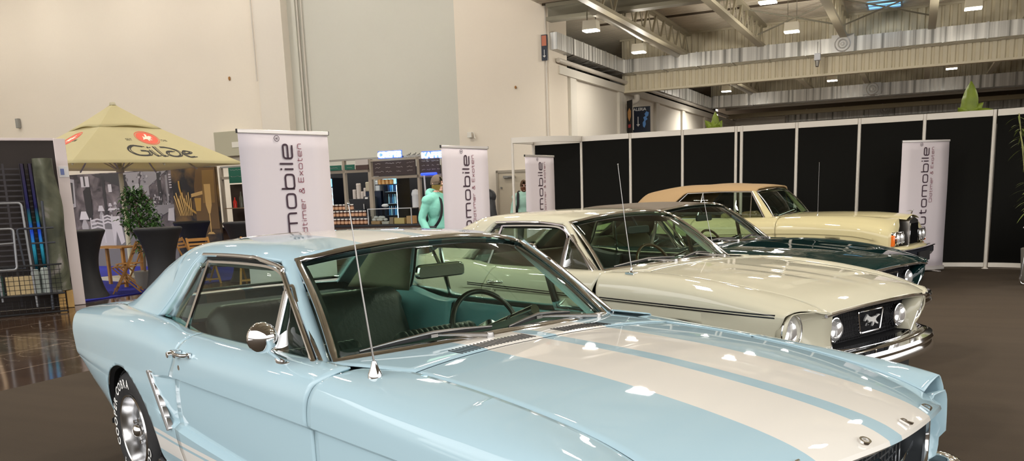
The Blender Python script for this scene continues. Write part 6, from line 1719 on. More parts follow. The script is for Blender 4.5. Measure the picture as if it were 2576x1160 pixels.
    q = MB(); q.bbox((-.68, -.025, 0), (.72, .025, 2.32)); b2 = q.build('print', noise_mat('printed_golden_wall', 1.5, (.014, .012, .012), (.20, .11, .03), .45, .66, .3), root2)
    gold = mat('print_gold', (.50, .28, .05), rough=.5); straw = mat('print_straw', (.66, .42, .14), rough=.5); wine = mat('print_wine', (.10, .02, .03)); brown = mat('print_brown', (.16, .09, .03), rough=.6)
    s2 = lambda p, m, n: shp(p, 0, n, b2, m)
    s2([(.0, .9), (.70, .9), (.70, 2.3), (.12, 2.3), (.02, 1.9)], brown, 'printed_wall_glow'); s2([(.25, 1.5), (.62, 1.5), (.66, 2.25), (.3, 2.25)], mat('print_amber', (.26, .15, .04), rough=.6), 'printed_wall_glow')
    q = MB(); ribbon(q, [(.42 + .88 * math.cos(t), 1.98 + .80 * math.sin(t)) for t in np.linspace(PI * .98, PI * 1.52, 30)], .05, lambda u, w_, h_: (u, y - .004 - h_, w_)); q.build('printed_barrel_rim', gold, b2)
    for k in range(9): x = -.58 + k * .045; s2([(x + .08, 1.22), (x + .10, 1.22), (x + .03 + (k - 4) * .02, 1.70 + .08 * math.sin(k * 2.1)), (x - .0 + (k - 4) * .02, 1.68 + .08 * math.sin(k * 2.1))], straw, 'printed_straw')
    s2([(.02, 1.32), (.16, 1.32), (.20, 1.62), (-.01, 1.62)], gold, 'printed_tap'); s2([(-.10, 1.64), (.26, 1.70), (.26, 1.78), (-.10, 1.72)], straw, 'printed_tap')
    s2([(.42 - .09, 1.45), (.42 - .03, 1.26), (.42 + .03, 1.26), (.42 + .09, 1.45), (.42 + .10, 1.93), (.42 - .10, 1.93)], straw, 'printed_glass'); s2([(.405, .82), (.435, .82), (.435, 1.26), (.405, 1.26)], straw, 'printed_glass'); s2([(.30, .78), (.54, .78), (.48, .83), (.36, .83)], straw, 'printed_glass')

def kiosk():
    A0 = 16.0
    wd = mat('kiosk_grey_wood', (.33, .28, .22), rough=.6); dk = mat('kiosk_dark', (.02, .022, .028), rough=.5); navy = mat('kiosk_navy', (.012, .022, .05), rough=.5)
    board = mat('chalkboard', (.045, .030, .030), rough=.7); grn = mat('green_board', (.01, .11, .07), rough=.6); chalk = mat('chalk', (.55, .5, .48), rough=.8); steel = STEEL
    k = hempty('snack_kiosk', -11.9, A0, 0, label='long snack kiosk stand with glowing letters, menu boards and glass counter', cat='kiosk')
    ox = -11.9
    def Bx(name, b0, a0, z0, b1, a1, z1, m, par=None, **kw): return MB().bbox((b0 - ox, a0 - A0, z0), (b1 - ox, a1 - A0, z1)).build(name, m, par or k, **kw)
    for nm, b in (('post', -11.02), ('post', -9.76), ('post', -11.72), ('post', -9.15), ('post', -15.4), ('post', -13.2)):
        Bx('post', b - (.045 if b == -11.02 else .03), A0 - .03, 0, b + (.045 if b == -11.02 else .03), A0 + .05, 2.33, wd)
    Bx('top_beam', -15.4, A0 - .02, 2.32, -9.1, A0 + .03, 2.36, mat('grey_metal', (.3, .29, .27))); Bx('beam', -15.4, A0 - .03, 2.05, -11.0, A0 + .04, 2.11, wd); Bx('beam', -11.0, A0 - .03, 1.88, -9.1, A0 + .04, 1.94, wd)
    Bx('beam', -11.0, A0 - .03, 2.27, -9.1, A0 + .04, 2.31, wd)
    Bx('counter_top', -15.4, A0 - .25, 1.235, -11.1, A0 - .1, 1.25, dk) if False else None
    kc = hempty('kiosk_counter', -11.9, A0, 0, label='long dark wooden counter of the snack kiosk below the jars and glass display', cat='counter'); Bx('front', -15.4, A0 - .3, 0, -9.1, A0 + .35, .86, mat('kiosk_front_wood', (.10, .06, .04), rough=.6), kc); Bx('counter_top', -15.4, A0 - .35, .86, -9.1, A0 + .4, .90, dk, kc)
    kb = hempty('kiosk_back_wall', -11.9, A0, 0, label='dark back wall of the snack kiosk behind the fridges', cat='wall'); Bx('panel', -15.4, 17.9, 0, -9.1, 17.95, 2.2, dk, kb); ks = hempty('kiosk_side_wall', -11.9, A0, 0, label='grey wooden side wall at the right end of the kiosk', cat='wall'); Bx('panel', -9.15, A0 + .45, 0, -9.1, 17.5, 2.25, wd, ks)
    def chalkboard(b0, z0, b1, z1, m, rows, cols, lb, nm='menu_board', seed=1):
        o = hempty(nm, (b0 + b1) / 2, A0 - .05, (z0 + z1) / 2, label=lb, cat='menu board'); w, h = b1 - b0, z1 - z0
        MB().box((0, 0, 0), (w, .02, h)).build('board', m, o)
        q = MB(); rnd = random.Random(seed)
        for c in range(cols):
            for r_ in range(rows):
                x = -w / 2 + .06 + c * w / cols; z = h / 2 - .06 - r_ * (h - .06) / rows; L_ = rnd.uniform(.4, .85) * w / cols
                pts = [(x + L_ * t / 10, -.012, z + rnd.uniform(-.010, .014)) for t in range(11)]; q.tube(pts, .0022, n=4)
        q.build('chalk_writing', chalk, o)
    chalkboard(-10.90, 1.95, -9.80, 2.27, board, 3, 4, 'wide dark menu board with chalk writing below the glowing CREPES letters', seed=4)
    chalkboard(-9.70, 1.95, -9.2, 2.27, board, 3, 4, 'second dark menu board with chalk writing, partly hidden by the roll-up banner', seed=5)
    chalkboard(-12.9, 2.12, -11.76, 2.23, grn, 1, 2, 'low green board on the kiosk just right of the nearest roll-up banner', seed=6)
    chalkboard(-11.66, 2.12, -11.40, 2.23, grn, 1, 1, 'short green board beside the brown board on the kiosk', seed=7)
    chalkboard(-15.1, 1.95, -13.6, 2.32, grn, 2, 2, 'green menu board between the parasol and the nearest roll-up banner', seed=8)
    o = hempty('brown_sign_board', -11.2, A0 - .04, 2.16, label='dark brown box sign with a pale picture strip above the kiosk beam', cat='sign'); MB().box((0, 0, 0), (.34, .03, .10)).build('board', mat('brown_board', (.06, .03, .025)), o); MB().box((0, -.0, .11), (.34, .02, .11)).build('picture', mat('pale_picture', (.5, .45, .42)), o)
    # glowing letters
    glow = mat('neon_white', (1, 1, 1), emis=(.70, .86, 1.0), estr=6.0); halo = mat('neon_blue_back', (.05, .1, .5), emis=(.05, .18, 1.0), estr=.35)
    for txt, b, z, sz, lb in (('CREPES', -10.44, 2.33, .175, 'glowing blue-white CREPES letters on top of the kiosk'), ('KAFFEE', -9.32, 2.27, .165, 'glowing blue-white KAFFEE letters on the kiosk, half hidden by the roll-up banner')):
        o = hempty('neon_sign', b, A0 - .08, z, label=lb, cat='neon sign')
        vs, fs = text_mesh(txt, sz, .015, .004); w = max(v[0] for v in vs) - min(v[0] for v in vs); q = MB(); q.add([(v[0] * (.60 if txt[0] == 'C' else .60) / w, -v[2], v[1] + .01) for v in vs], fs); q.build('letters', glow, o, smooth=False)
        MB().box((0, .03, .07), (.62, .015, .16)).build('back_plate', halo, o)
    tr = hempty('stage_truss', -10.0, A0 + .1, 2.32, label='small black metal clutter lying between the two glowing signs', cat='lamp'); q = MB()
    for i in range(8): x = -.16 + i * .045; q.tube([(x, 0, 0), (x + .04, .05, .06 + .02 * (i % 3))], .008, n=5)
    q.build('frame', dk, tr)
    # fridges
    def fridge(b, z1, lb, seed):
        o = hempty('drinks_fridge', b, 17.2, 0, label=lb, cat='fridge', group='drinks fridges'); rnd = random.Random(seed)
        q = MB(); q.bbox((-.20, .0, 0), (.20, .03, 1.98)); q.bbox((-.20, -.5, 0), (-.18, .0, 1.98)); q.bbox((.18, -.5, 0), (.20, .0, 1.98)); q.bbox((-.20, -.5, 0), (.20, 0, .3)); q.bbox((-.20, -.5, 1.96), (.20, 0, 1.98)); q.build('cabinet', mat('fridge_black', (.01, .012, .02), rough=.3), o)
        MB().bbox((-.18, -.52, 1.78), (.18, -.48, 1.96)).build('light_panel', mat('fridge_glow', (.3, .6, .9), emis=(.18, .62, 1.0), estr=2.2), o)
        MB().bbox((.155, -.48, .4), (.17, -.46, 1.75)).build('light_strip', mat('strip_glow', (1, 1, 1), emis=(.8, .95, 1), estr=7), o)
        for s_ in range(5): MB().bbox((-.175, -.46, .52 + s_ * .27), (.175, 0, .53 + s_ * .27)).build('shelf', steel, o)
        MB().bbox((-.18, -.505, .32), (.18, -.495, 1.78)).build('door_glass', glass_mat('fridge_glass', (.85, .95, 1.0)), o)
        return o
    fridge(-12.80, 1.97, 'black drinks fridge with glowing blue panel behind the stacked jars', 1); fridge(-10.98, 1.9, 'black drinks fridge with glowing blue panel beside the yellow wall strip', 2)
    bt = None
    cols = [mat('bottle_blue', (.10, .30, .50), rough=.2), mat('bottle_pale', (.5, .7, .72), rough=.2), mat('bottle_dark', (.03, .05, .12), rough=.2)]
    for fi, b in enumerate((-12.80, -10.98)):
        for s_ in (2, 3, 4):
            for j in range(6):
                q = MB(); q.lathe([(0, 0), (.023, 0), (.023, .13), (.010, .17), (.010, .21), (0, .21)], n=10)
                o = q.build('drink_bottle', cols[(j + s_ + fi) % 3]); hplace(o, b - .14 + j * .056, 17.2 - .36, .53 + s_ * .27); tag(o, 'small drink bottle in the glowing fridge ' + ('behind the stacked jars' if fi == 0 else 'beside the yellow wall strip'), 'bottle', 'bottles in the left fridge' if fi == 0 else 'bottles in the right fridge')
    # spread jars in tiers
    jp = None; tiers = [(.905, -12.12, 11, A0 - .22), (1.075, -12.12, 10, A0 - .10), (1.225, -12.12, 6, A0 + .02)]
    for ti, (z, b0, n, a) in enumerate(tiers):
        if ti: Bx('jar_step', -12.2, a - .07, .90, -11.05 if ti == 1 else -11.45, a + .35, z, dk)
        for j in range(n):
            if jp is None:
                jp = empty('spread_jar'); q = MB(); q.lathe([(0, 0), (.040, 0), (.044, .02), (.044, .09), (.036, .108)], n=14, M=Matrix.Diagonal((1.0, .8, 1))); jj = q.build('jar', mat('hazelnut_brown', (.10, .03, .012), rough=.25), jp)
                q = MB(); q.lathe([(0, .132), (.034, .132), (.036, .128), (.036, .108), (0, .108)], n=14); q.build('lid', mat('jar_lid_white', (.8, .76, .72), rough=.4), jp)
                q = MB(); q.lathe([(.0452, .015), (.0452, .075)], n=14, M=Matrix.Diagonal((1.0, .8, 1))); q.build('label_band', mat('jar_label', (.62, .36, .22), rough=.5), jp); r_ = jp
            else:
                r_ = jp.copy(); COL.objects.link(r_)
                for ch in list(jp.children): c = ch.copy(); COL.objects.link(c); c.parent = r_
            tag(r_, 'chocolate spread jar with white lid, %s row of the kiosk counter stack' % ('lowest', 'middle', 'topmost')[ti], 'jar', 'jars in the %s row' % ('lowest', 'middle', 'topmost')[ti]); hplace(r_, b0 + j * .105, a, z)
    # cup stacks, coffee machine, paper roll, shakers
    for i, (b, z, h, r) in enumerate(((-12.13, 1.47, .22, .04), (-12.0, 1.47, .36, .055), (-11.9, 1.47, .17, .035), (-11.82, 1.47, .25, .035), (-11.74, 1.47, .20, .035))):
        q = MB(); q.lathe([(0, 0), (r, 0)] + [(r + .004 * (k % 2), .02 + (h - .03) * k / 12) for k in range(13)] + [(r * .85, h), (0, h)], n=16); o = q.build('cup_stack', mat('cup_white', (.72, .66, .62), rough=.5) if i != 4 else mat('cup_pink', (.60, .36, .32), rough=.5)); hplace(o, b, 16.9, z)
        tag(o, ('shortish white cup stack, leftmost', 'tallest white cup stack', 'small white cup stack right of the tallest', 'slim white cup stack', 'pinkish cup stack, rightmost')[i] + ' on the black coffee cabinet', 'cup stack')
    o = hempty('coffee_cabinet', -11.95, 17.1, 0, label='black cabinet under the paper cup stacks', cat='cabinet'); MB().bbox((-.3, -.3, 0), (.28, .25, 1.47)).build('body', dk, o, bevel=.01)
    o = hempty('espresso_machine', -11.42, 16.5, .9, label='black espresso machine left of the main kiosk post', cat='coffee machine'); MB().bbox((-.12, -.1, 0), (.12, .12, .62)).build('body', dk, o, bevel=.02); MB().bbox((-.06, -.12, .56), (.02, -.10, .60)).build('display', mat('display_white', (.8, .8, .8)), o); q = MB(); q.tube([(-.09, -.13, .1), (-.09, -.13, .45)], .012, n=8); q.build('steam_pipe', steel, o)
    o = hempty('shelf_unit', -11.47, 17.0, 0, label='dark shelf cabinet behind the main kiosk post', cat='shelf'); MB().bbox((-.2, -.3, 0), (.22, .3, 1.63)).build('body', navy, o)
    for i, (b, z, w, h, c) in enumerate(((-11.60, 1.63, .14, .22, (.55, .50, .38)), (-11.46, 1.63, .12, .36, (.72, .74, .74)), (-11.33, 1.63, .12, .24, (.70, .76, .80)))):
        q = MB(); q.box((0, 0, h / 2), (w, .2, h)); o = q.build('paper_pack', mat('pack_%d' % i, c, rough=.6), bevel=.02); hplace(o, b, 16.8, z); tag(o, ('beige pack', 'tall white pack', 'bluish white pack')[i] + ' on the dark shelf cabinet of the kiosk', 'package')
    for i in range(4):
        q = MB(); q.lathe([(0, 0), (.05, 0), (.055, .1), (0, .11)], n=12); o = q.build('gold_tin', mat('gold_tin', (.75, .45, .18), rough=.3, metal=.5)); hplace(o, -10.86 + i * .10, A0 + .12, 1.77); tag(o, 'small amber tin in the row hanging under the kiosk beam', 'tin', 'amber tins under the kiosk beam')
    Bx('tin_shelf', -10.95, A0 + .05, 1.75, -10.4, A0 + .2, 1.77, dk)
    # yellow strip, display case, baskets and boxes
    Bx('yellow_panel', -10.55, 17.85, .9, -10.1, 17.9, 1.9, mat('mustard_panel', (.45, .34, .10), rough=.5))
    c = hempty('glass_display', -10.35, A0 - .15, .9, label='glass counter display with baskets and cartons right of the main kiosk post', cat='display case')
    q = MB(); q.bbox((-.58, -.18, .33), (.56, .06, .345)); q.build('top', steel, c); q = MB(); q.bbox((-.58, -.185, 0), (.56, -.18, .33)); q.build('front_glass', glass_mat('display_glass', (.9, .95, .97)), c)
    q = MB()
    for x in (-.57, .55): q.bbox((x - .01, -.19, 0), (x + .01, -.17, .34))
    q.build('edge', steel, c)
    for i, (x, w, h, m_) in enumerate(((-.42, .22, .07, (.45, .24, .10)), (-.16, .18, .06, (.5, .42, .34)), (.0, .10, .15, (.30, .20, .12)), (.20, .26, .13, (.60, .40, .14)), (.47, .16, .17, (.55, .30, .12)))):
        q = MB(); q.box((0, 0, h / 2), (w, .18, h), taper=1.05 if i < 2 else 1); o = q.build('bread_basket' if i < 2 else 'carton', mat('box_%d' % i, m_, rough=.6), bevel=.008); hplace(o, -10.35 + x, A0 - .20, .9)
        tag(o, ('wicker basket at the left end', 'pale low basket with white rolls', 'narrow brown tin', 'wide yellow carton', 'orange brown carton at the right end')[i] + ' of the glass counter display', 'basket' if i < 2 else 'box')
    for i in range(7):
        q = MB(); q.ball((0, 0, .035), .045, 7, sc=(1.2, 1, .75)); o = q.build('bread_roll', mat('flour_white', (.72, .66, .58), rough=.8)); hplace(o, -10.84 + (i % 4) * .09 + (i // 4) * .05, A0 - .22 + .04 * (i % 2), .965 + .05 * (i // 4)); tag(o, 'floury white roll in the glass counter display', 'bread roll', 'rolls in the display')
    o = hempty('canopy_lamp', -9.42, A0 - .15, 1.94, label='bright blue glowing bar above the person in the mint hoodie', cat='lamp'); MB().box((0, 0, 0), (.40, .05, .055)).build('tube', mat('blue_glow', (.02, .05, .5), emis=(.02, .06, .9), estr=1.6), o, bevel=.02); q = MB(); q.tube([(-.12, .0, -.02), (-.12, .05, -.9)], .02, n=8); q.build('stand', mat('pale_metal', (.6, .6, .65), rough=.3, metal=.6), o)
    for i, (b, z) in enumerate(((-10.18, .0), (-9.99, .0))):
        pass
    q = MB(); q.lathe([(0, 0), (.09, .0), (.09, .25), (.10, .27), (.10, .30), (.07, .38), (.0, .40)], n=20); o = q.build('waffle_machine', mat('white_machine', (.7, .72, .76), rough=.2)); hplace(o, -10.02, A0 + .25, 1.24); tag(o, 'round white and steel machine on the display counter beside the second post', 'machine')
    q = MB(); q.ball((0, 0, .05), .07, 8, sc=(1.2, 1, .6)); o = q.build('glass_bowl', mat('bowl_glass', (.55, .58, .6), rough=.1)); hplace(o, -10.75, A0 + .1, 1.25); tag(o, 'clear bowl on the counter behind the display', 'bowl')
    # bar shelf left of the nearest banner
    o = hempty('bar_shelf', -14.4, A0 - .2, 0, label='bar shelf with bottles between parasol and nearest roll-up banner', cat='shelf')
    for z in (1.0, 1.34): MB().bbox((-.7, -.1, z), (.7, .15, z + .02)).build('shelf', mat('shelf_wood', (.3, .2, .12)), o)
    MB().bbox((-.75, .2, .2), (.75, .23, 1.92)).build('back_panel', mat('bar_back', (.035, .022, .016), rough=.6), o)
    for i, (x, c_, h) in enumerate(((-.45, (.5, .03, .02), .25), (-.25, (.10, .10, .08), .38), (-.08, (.22, .30, .10), .50), (.1, (.06, .03, .02), .45), (.25, (.3, .16, .05), .5))):
        q = MB(); q.lathe([(0, 0), (.045, 0), (.045, h * .6), (.018, h * .78), (.018, h), (0, h)], n=12); b_ = q.build('bar_bottle', mat('bar_bottle_%d' % i, c_, rough=.15)); hplace(b_, -14.4 + x, A0 - .2, 1.36); tag(b_, ('short red bottle', 'dark bottle next to the red one', 'olive green bottle, tallest', 'black bottle', 'amber bottle, rightmost')[i] + ' on the bar shelf beside the parasol', 'bottle')

def tarp_mat():
    m = mat('olive_tarp', (.085, .088, .058), rough=.6, bump=(7, .9)); h = NB(m); tc = h.n('ShaderNodeTexCoord'); nz = h.n('ShaderNodeTexNoise'); nz.inputs['Scale'].default_value = 2.2; nz.inputs['Detail'].default_value = 5; nz.inputs['Distortion'].default_value = .8
    h.l(tc.outputs['Object'], nz.inputs['Vector']); r = h.n('ShaderNodeValToRGB'); e = r.color_ramp.elements; e[0].position = .35; e[0].color = (.040, .045, .028, 1); e[1].position = .75; e[1].color = (.34, .30, .30, 1); x = e.new(.58); x.color = (.11, .115, .075, 1)
    h.l(nz.outputs['Fac'], r.inputs[0]); h.l(r.outputs[0], h.b.inputs['Base Color']); return m
def left_corner():
    P0 = (-11.75, 8.85); ux, uy = -.5593, -.829
    ang = math.atan2(uy, ux)          # local x = leftwards along the panel
    def place(o, u, n, z=0): hplace(o, P0[0] + ux * u + .829 * n, P0[1] + uy * u - .5593 * n, z, ang); return o
    # in this frame local y points away from the camera when positive? normal N = (.829,-.559) = towards camera = -local y rotated
    def E(name, u, n, z, lb, cat, group=None): o = empty(name, label=lb, cat=cat, group=group); return place(o, u, n, z)
    sy = -1 if (math.cos(ang + PI / 2) * .829 + math.sin(ang + PI / 2) * -.5593) < 0 else 1   # sign of local y towards camera
    Y = lambda v: sy * v
    blk = mat('matt_black_board', (.035, .028, .026), rough=.85, noise=(2, .15)); foil = mat('white_foil_wrap', (.70, .62, .62), rough=.35, bump=(9, .3))
    o = E('partition_wall', 0, 0, 0, 'black partition wall with a white wrapped end edge, at the left picture edge', 'partition')
    MB().bbox((.0, Y(-.05), 0), (2.2, Y(.0), 2.5)).build('board', blk, o)
    q = MB(); q.bbox((-.14, Y(-.07), 0), (.02, Y(.02), 2.52)); q.bbox((0, Y(-.055), 2.49), (2.2, Y(.01), 2.53)); q.build('wrapped_edge', foil, o, bevel=.006)
    q = MB(); q.box((-.07, Y(.026), 2.03), (.13, .01, .16)); q.build('paper_label', mat('label_paper', (.75, .75, .78), rough=.6), o); q = MB(); q.box((-.05, Y(.034), 2.03), (.05, .006, .09)); q.build('label_print', mat('label_blue', (.15, .2, .45)), o)
    # rolled tarpaulin
    r = MB(); G = []; rnd = random.Random(5)
    for i, z in enumerate(np.linspace(.27, 2.22, 26)):
        t = i / 25; cu = lerp(.175, .20, t); w = .15 + .02 * math.sin(z * 5) - (.02 if t < .1 else 0)
        G.append([(cu + (w * math.cos(a)) * (1 + .10 * math.sin(3 * a + z * 4)), Y(.22 + .13 * math.sin(a) * (1 + .12 * math.sin(5 * a - z * 3))), z) for a in np.linspace(0, 2 * PI, 30, endpoint=False)])
    r.grid(G, cv=True); r.poly(G[-1]); o = r.build('rolled_tarpaulin', tarp_mat(), angle=60); place(o, 0, 0); tag(o, 'olive green rolled tarpaulin leaning upright against the black partition', 'tarpaulin')
    q = MB(); q.box((.185, Y(.22), .13), (.09, .16, .26)); q.box((.075, Y(.22), .13), (.09, .16, .26)); o = q.build('wooden_block', mat('raw_timber', (.50, .31, .11), rough=.7, noise=(9, .2)), bevel=.006); place(o, 0, 0); tag(o, 'pair of raw timber blocks under the rolled tarpaulin', 'wood block')
    # iridescent tubes
    m = bpy.data.materials.new('iridescent_film'); m.use_nodes = True; h = NB(m); h.b.inputs['Metallic'].default_value = .9; h.b.inputs['Roughness'].default_value = .2
    tc, xyz = h.xyz(); rr = h.n('ShaderNodeValToRGB'); e = rr.color_ramp.elements; e[0].position = 0; e[0].color = (.01, .01, .02, 1); e[1].position = 1; e[1].color = (.02, .015, .02, 1)
    for p_, c_ in ((.30, (.0, .03, .05, 1)), (.42, (.03, .28, .42, 1)), (.52, (.02, .06, .50, 1)), (.60, (.01, .10, .12, 1)), (.68, (.01, .01, .05, 1))): x = e.new(p_); x.color = c_
    h.l(h.math('MULTIPLY', xyz[2], .45), rr.inputs[0]); h.l(rr.outputs[0], h.b.inputs['Base Color'])
    for i, u in enumerate((.46, .36)):
        q = MB(); q.tube([(u, Y(.42), .5), (u + .02, Y(.36), 2.14)], .030, n=14); o = q.build('foil_tube', m); place(o, 0, 0); tag(o, ('shiny blue foil tube, left of the pair', 'shiny blue and green foil tube, right of the pair')[i] + ' before the black partition', 'tube')
    # slatted black shelf board behind
    o = E('slatted_rack', 0, .08, 0, 'tall dark slatted rack against the partition', 'rack'); q = MB()
    for k in range(24): q.box((.80, Y(.14 + .0), .28 + k * .078), (1.3, .02, .022))
    for x in (.22, .50, .72, 1.40): q.box((x, Y(.14), 1.1), (.03, .03, 2.1))
    q.build('slats', mat('dark_rack_metal', (.05, .045, .05), rough=.5, metal=.5), o)
    gal = mat('grey_tube_steel', (.30, .31, .33), rough=.4, metal=.7)
    # trolleys: two u-shaped handle frames, a platform and a mesh basket
    o = E('transport_trolley', 0, .8, 0, 'grey tube steel trolley with tall side frame, at the left picture edge', 'trolley'); q = MB()
    q.tube(arcs3([(.95, 0, .2), (.95, 0, 1.58), (.56, 0, 1.58), (.53, 0, .1)], .05), .016, n=8); q.build('frame', gal, o)
    o2 = E('transport_trolley', 0, .95, 0, 'low grey tube steel trolley frame with rounded corners beside the tall one', 'trolley'); q = MB()
    q.tube(arcs3([(1.0, 0, 1.23), (.70, 0, 1.23), (.72, 0, .66), (1.0, 0, .66)], .05), .015, n=8); q.tube([(1.0, 0, 1.02), (.72, 0, 1.03)], .013, n=8); q.build('frame', gal, o2)
    o3 = E('transport_trolley', 0, .85, 0, 'grey trolley frame with double rails, close to the rolled tarpaulin', 'trolley'); q = MB()
    q.tube(arcs3([(.62, 0, .66), (.66, 0, 1.22), (.20, 0, 1.22)], .05), .014, n=8); q.tube([(.50, 0, 1.01), (.20, 0, 1.01)], .013, n=8); q.tube([(.90, 0, .68), (.62, 0, .66)], .014, n=8)
    q.tube([(.30, 0, 1.6), (.34, 0, .05)], .018, n=8); q.build('frame', mat('dark_tube_steel', (.06, .065, .08), rough=.4, metal=.6), o3)
    bk = E('wire_basket', 0, .9, 0, 'black wire mesh basket on the trolley holding cartons and bags', 'basket'); q = MB()
    for k in range(16): x = .20 + k * .065; q.tube([(x, 0, .30), (x, 0, .69)], .0035, n=4)
    for k in range(7): q.tube([(.18, 0, .30 + k * .065), (1.22, 0, .30 + k * .065)], .0035, n=4)
    q.tube([(.16, 0, .70), (1.25, 0, .70)], .012, n=6); q.tube([(.16, 0, .28), (1.25, 0, .28)], .012, n=6); q.build('mesh', mat('black_wire', (.02, .02, .022), rough=.4, metal=.4), bk)
    q = MB(); q.bbox((.18, Y(-.6), .27), (1.25, Y(0), .285)); q.build('shelf', gal, bk)
    q = MB()
    for k in range(14): x = .20 + k * .08; q.tube([(x, .0, .03), (x, 0, .2)], .003, n=4); 
    for k in range(5): q.tube([(.15, 0, .03 + k * .045), (1.3, 0, .03 + k * .045)], .003, n=4)
    q.tube([(.15, 0, .02), (1.3, 0, .02)], .012, n=6); q.build('lower_mesh', mat('black_wire', (.02, .02, .022)), bk)
    kraft = mat('kraft_carton', (.52, .40, .22), rough=.75)
    for i, (u, w, h_) in enumerate(((.80, .17, .25), (.63, .16, .25))):
        q = MB(); q.box((0, 0, h_ / 2), (w, .3, h_)); q.box((0, 0, h_ + .001), (.03, .3, .002)); c = q.build('carton', kraft, bevel=.004); place(c, u, .6, .285); tag(c, ('left', 'right')[i] + ' one of two light brown cartons in the wire basket', 'box')
    q = MB(); q.box((0, 0, .13), (.18, .3, .26)); c = q.build('crate', mat('dark_green_crate', (.01, .06, .045), rough=.5), bevel=.006); place(c, 1.0, .6, .285); tag(c, 'dark green crate in the wire basket at the picture edge', 'crate')
    for i, (u, h_) in enumerate(((.50, .34), (.38, .36))):
        q = MB(); G = []
        for k, z in enumerate(np.linspace(0, h_, 8)): G.append([((.06 - .02 * (k == 7)) * math.cos(a) * (1 + .08 * math.sin(3 * a + k)), .10 * math.sin(a), z) for a in np.linspace(0, 2 * PI, 20, endpoint=False)])
        q.grid(G, cv=True); q.poly(G[-1]); c = q.build('plastic_bag', mat('grey_plastic_bag', (.36, .40, .38), rough=.25), angle=60); place(c, u, .6, .285); tag(c, ('left grey plastic bag', 'right grey plastic bag')[i] + ' standing beside the cartons in the wire basket', 'bag')
    o = E('wooden_chair_back', 0, 1.2, 0, 'pale curved wooden chair edge just inside the left picture edge', 'chair'); q = MB()
    q.tube(crv([(1.12, 0, .45), (1.08, 0, .65), (1.05, 0, .85), (1.06, 0, 1.0), (1.12, 0, 1.02)], 20), 1, n=8, flat=(.05, .03), up=(0, 1, 0)); q.tube([(1.12, 0, .45), (1.10, 0, 0)], .018, n=8); q.tube([(1.47, 0, .45), (1.49, 0, 0)], .018, n=8); q.bbox((1.09, -.2, .43), (1.51, .2, .46)); q.tube([(1.47, 0, .45), (1.49, 0, 1.0)], .018, n=8); q.tube([(1.12, 0, 1.02), (1.49, 0, 1.0)], .02, n=8); q.build('frame', mat('pale_wood', (.68, .52, .36), rough=.5), o)
def arcs3(pts, r, k=4):
    out = [pts[0]]
    for i in range(1, len(pts) - 1):
        p = Vector(pts[i]); a = (Vector(pts[i - 1]) - p).normalized(); b = (Vector(pts[i + 1]) - p).normalized(); s, e = p + a * r, p + b * r
        for j in range(k + 1): t = j / k; out.append(tuple(s * (1 - t)**2 + p * 2 * t * (1 - t) + e * t * t))
    out.append(pts[-1]); return out

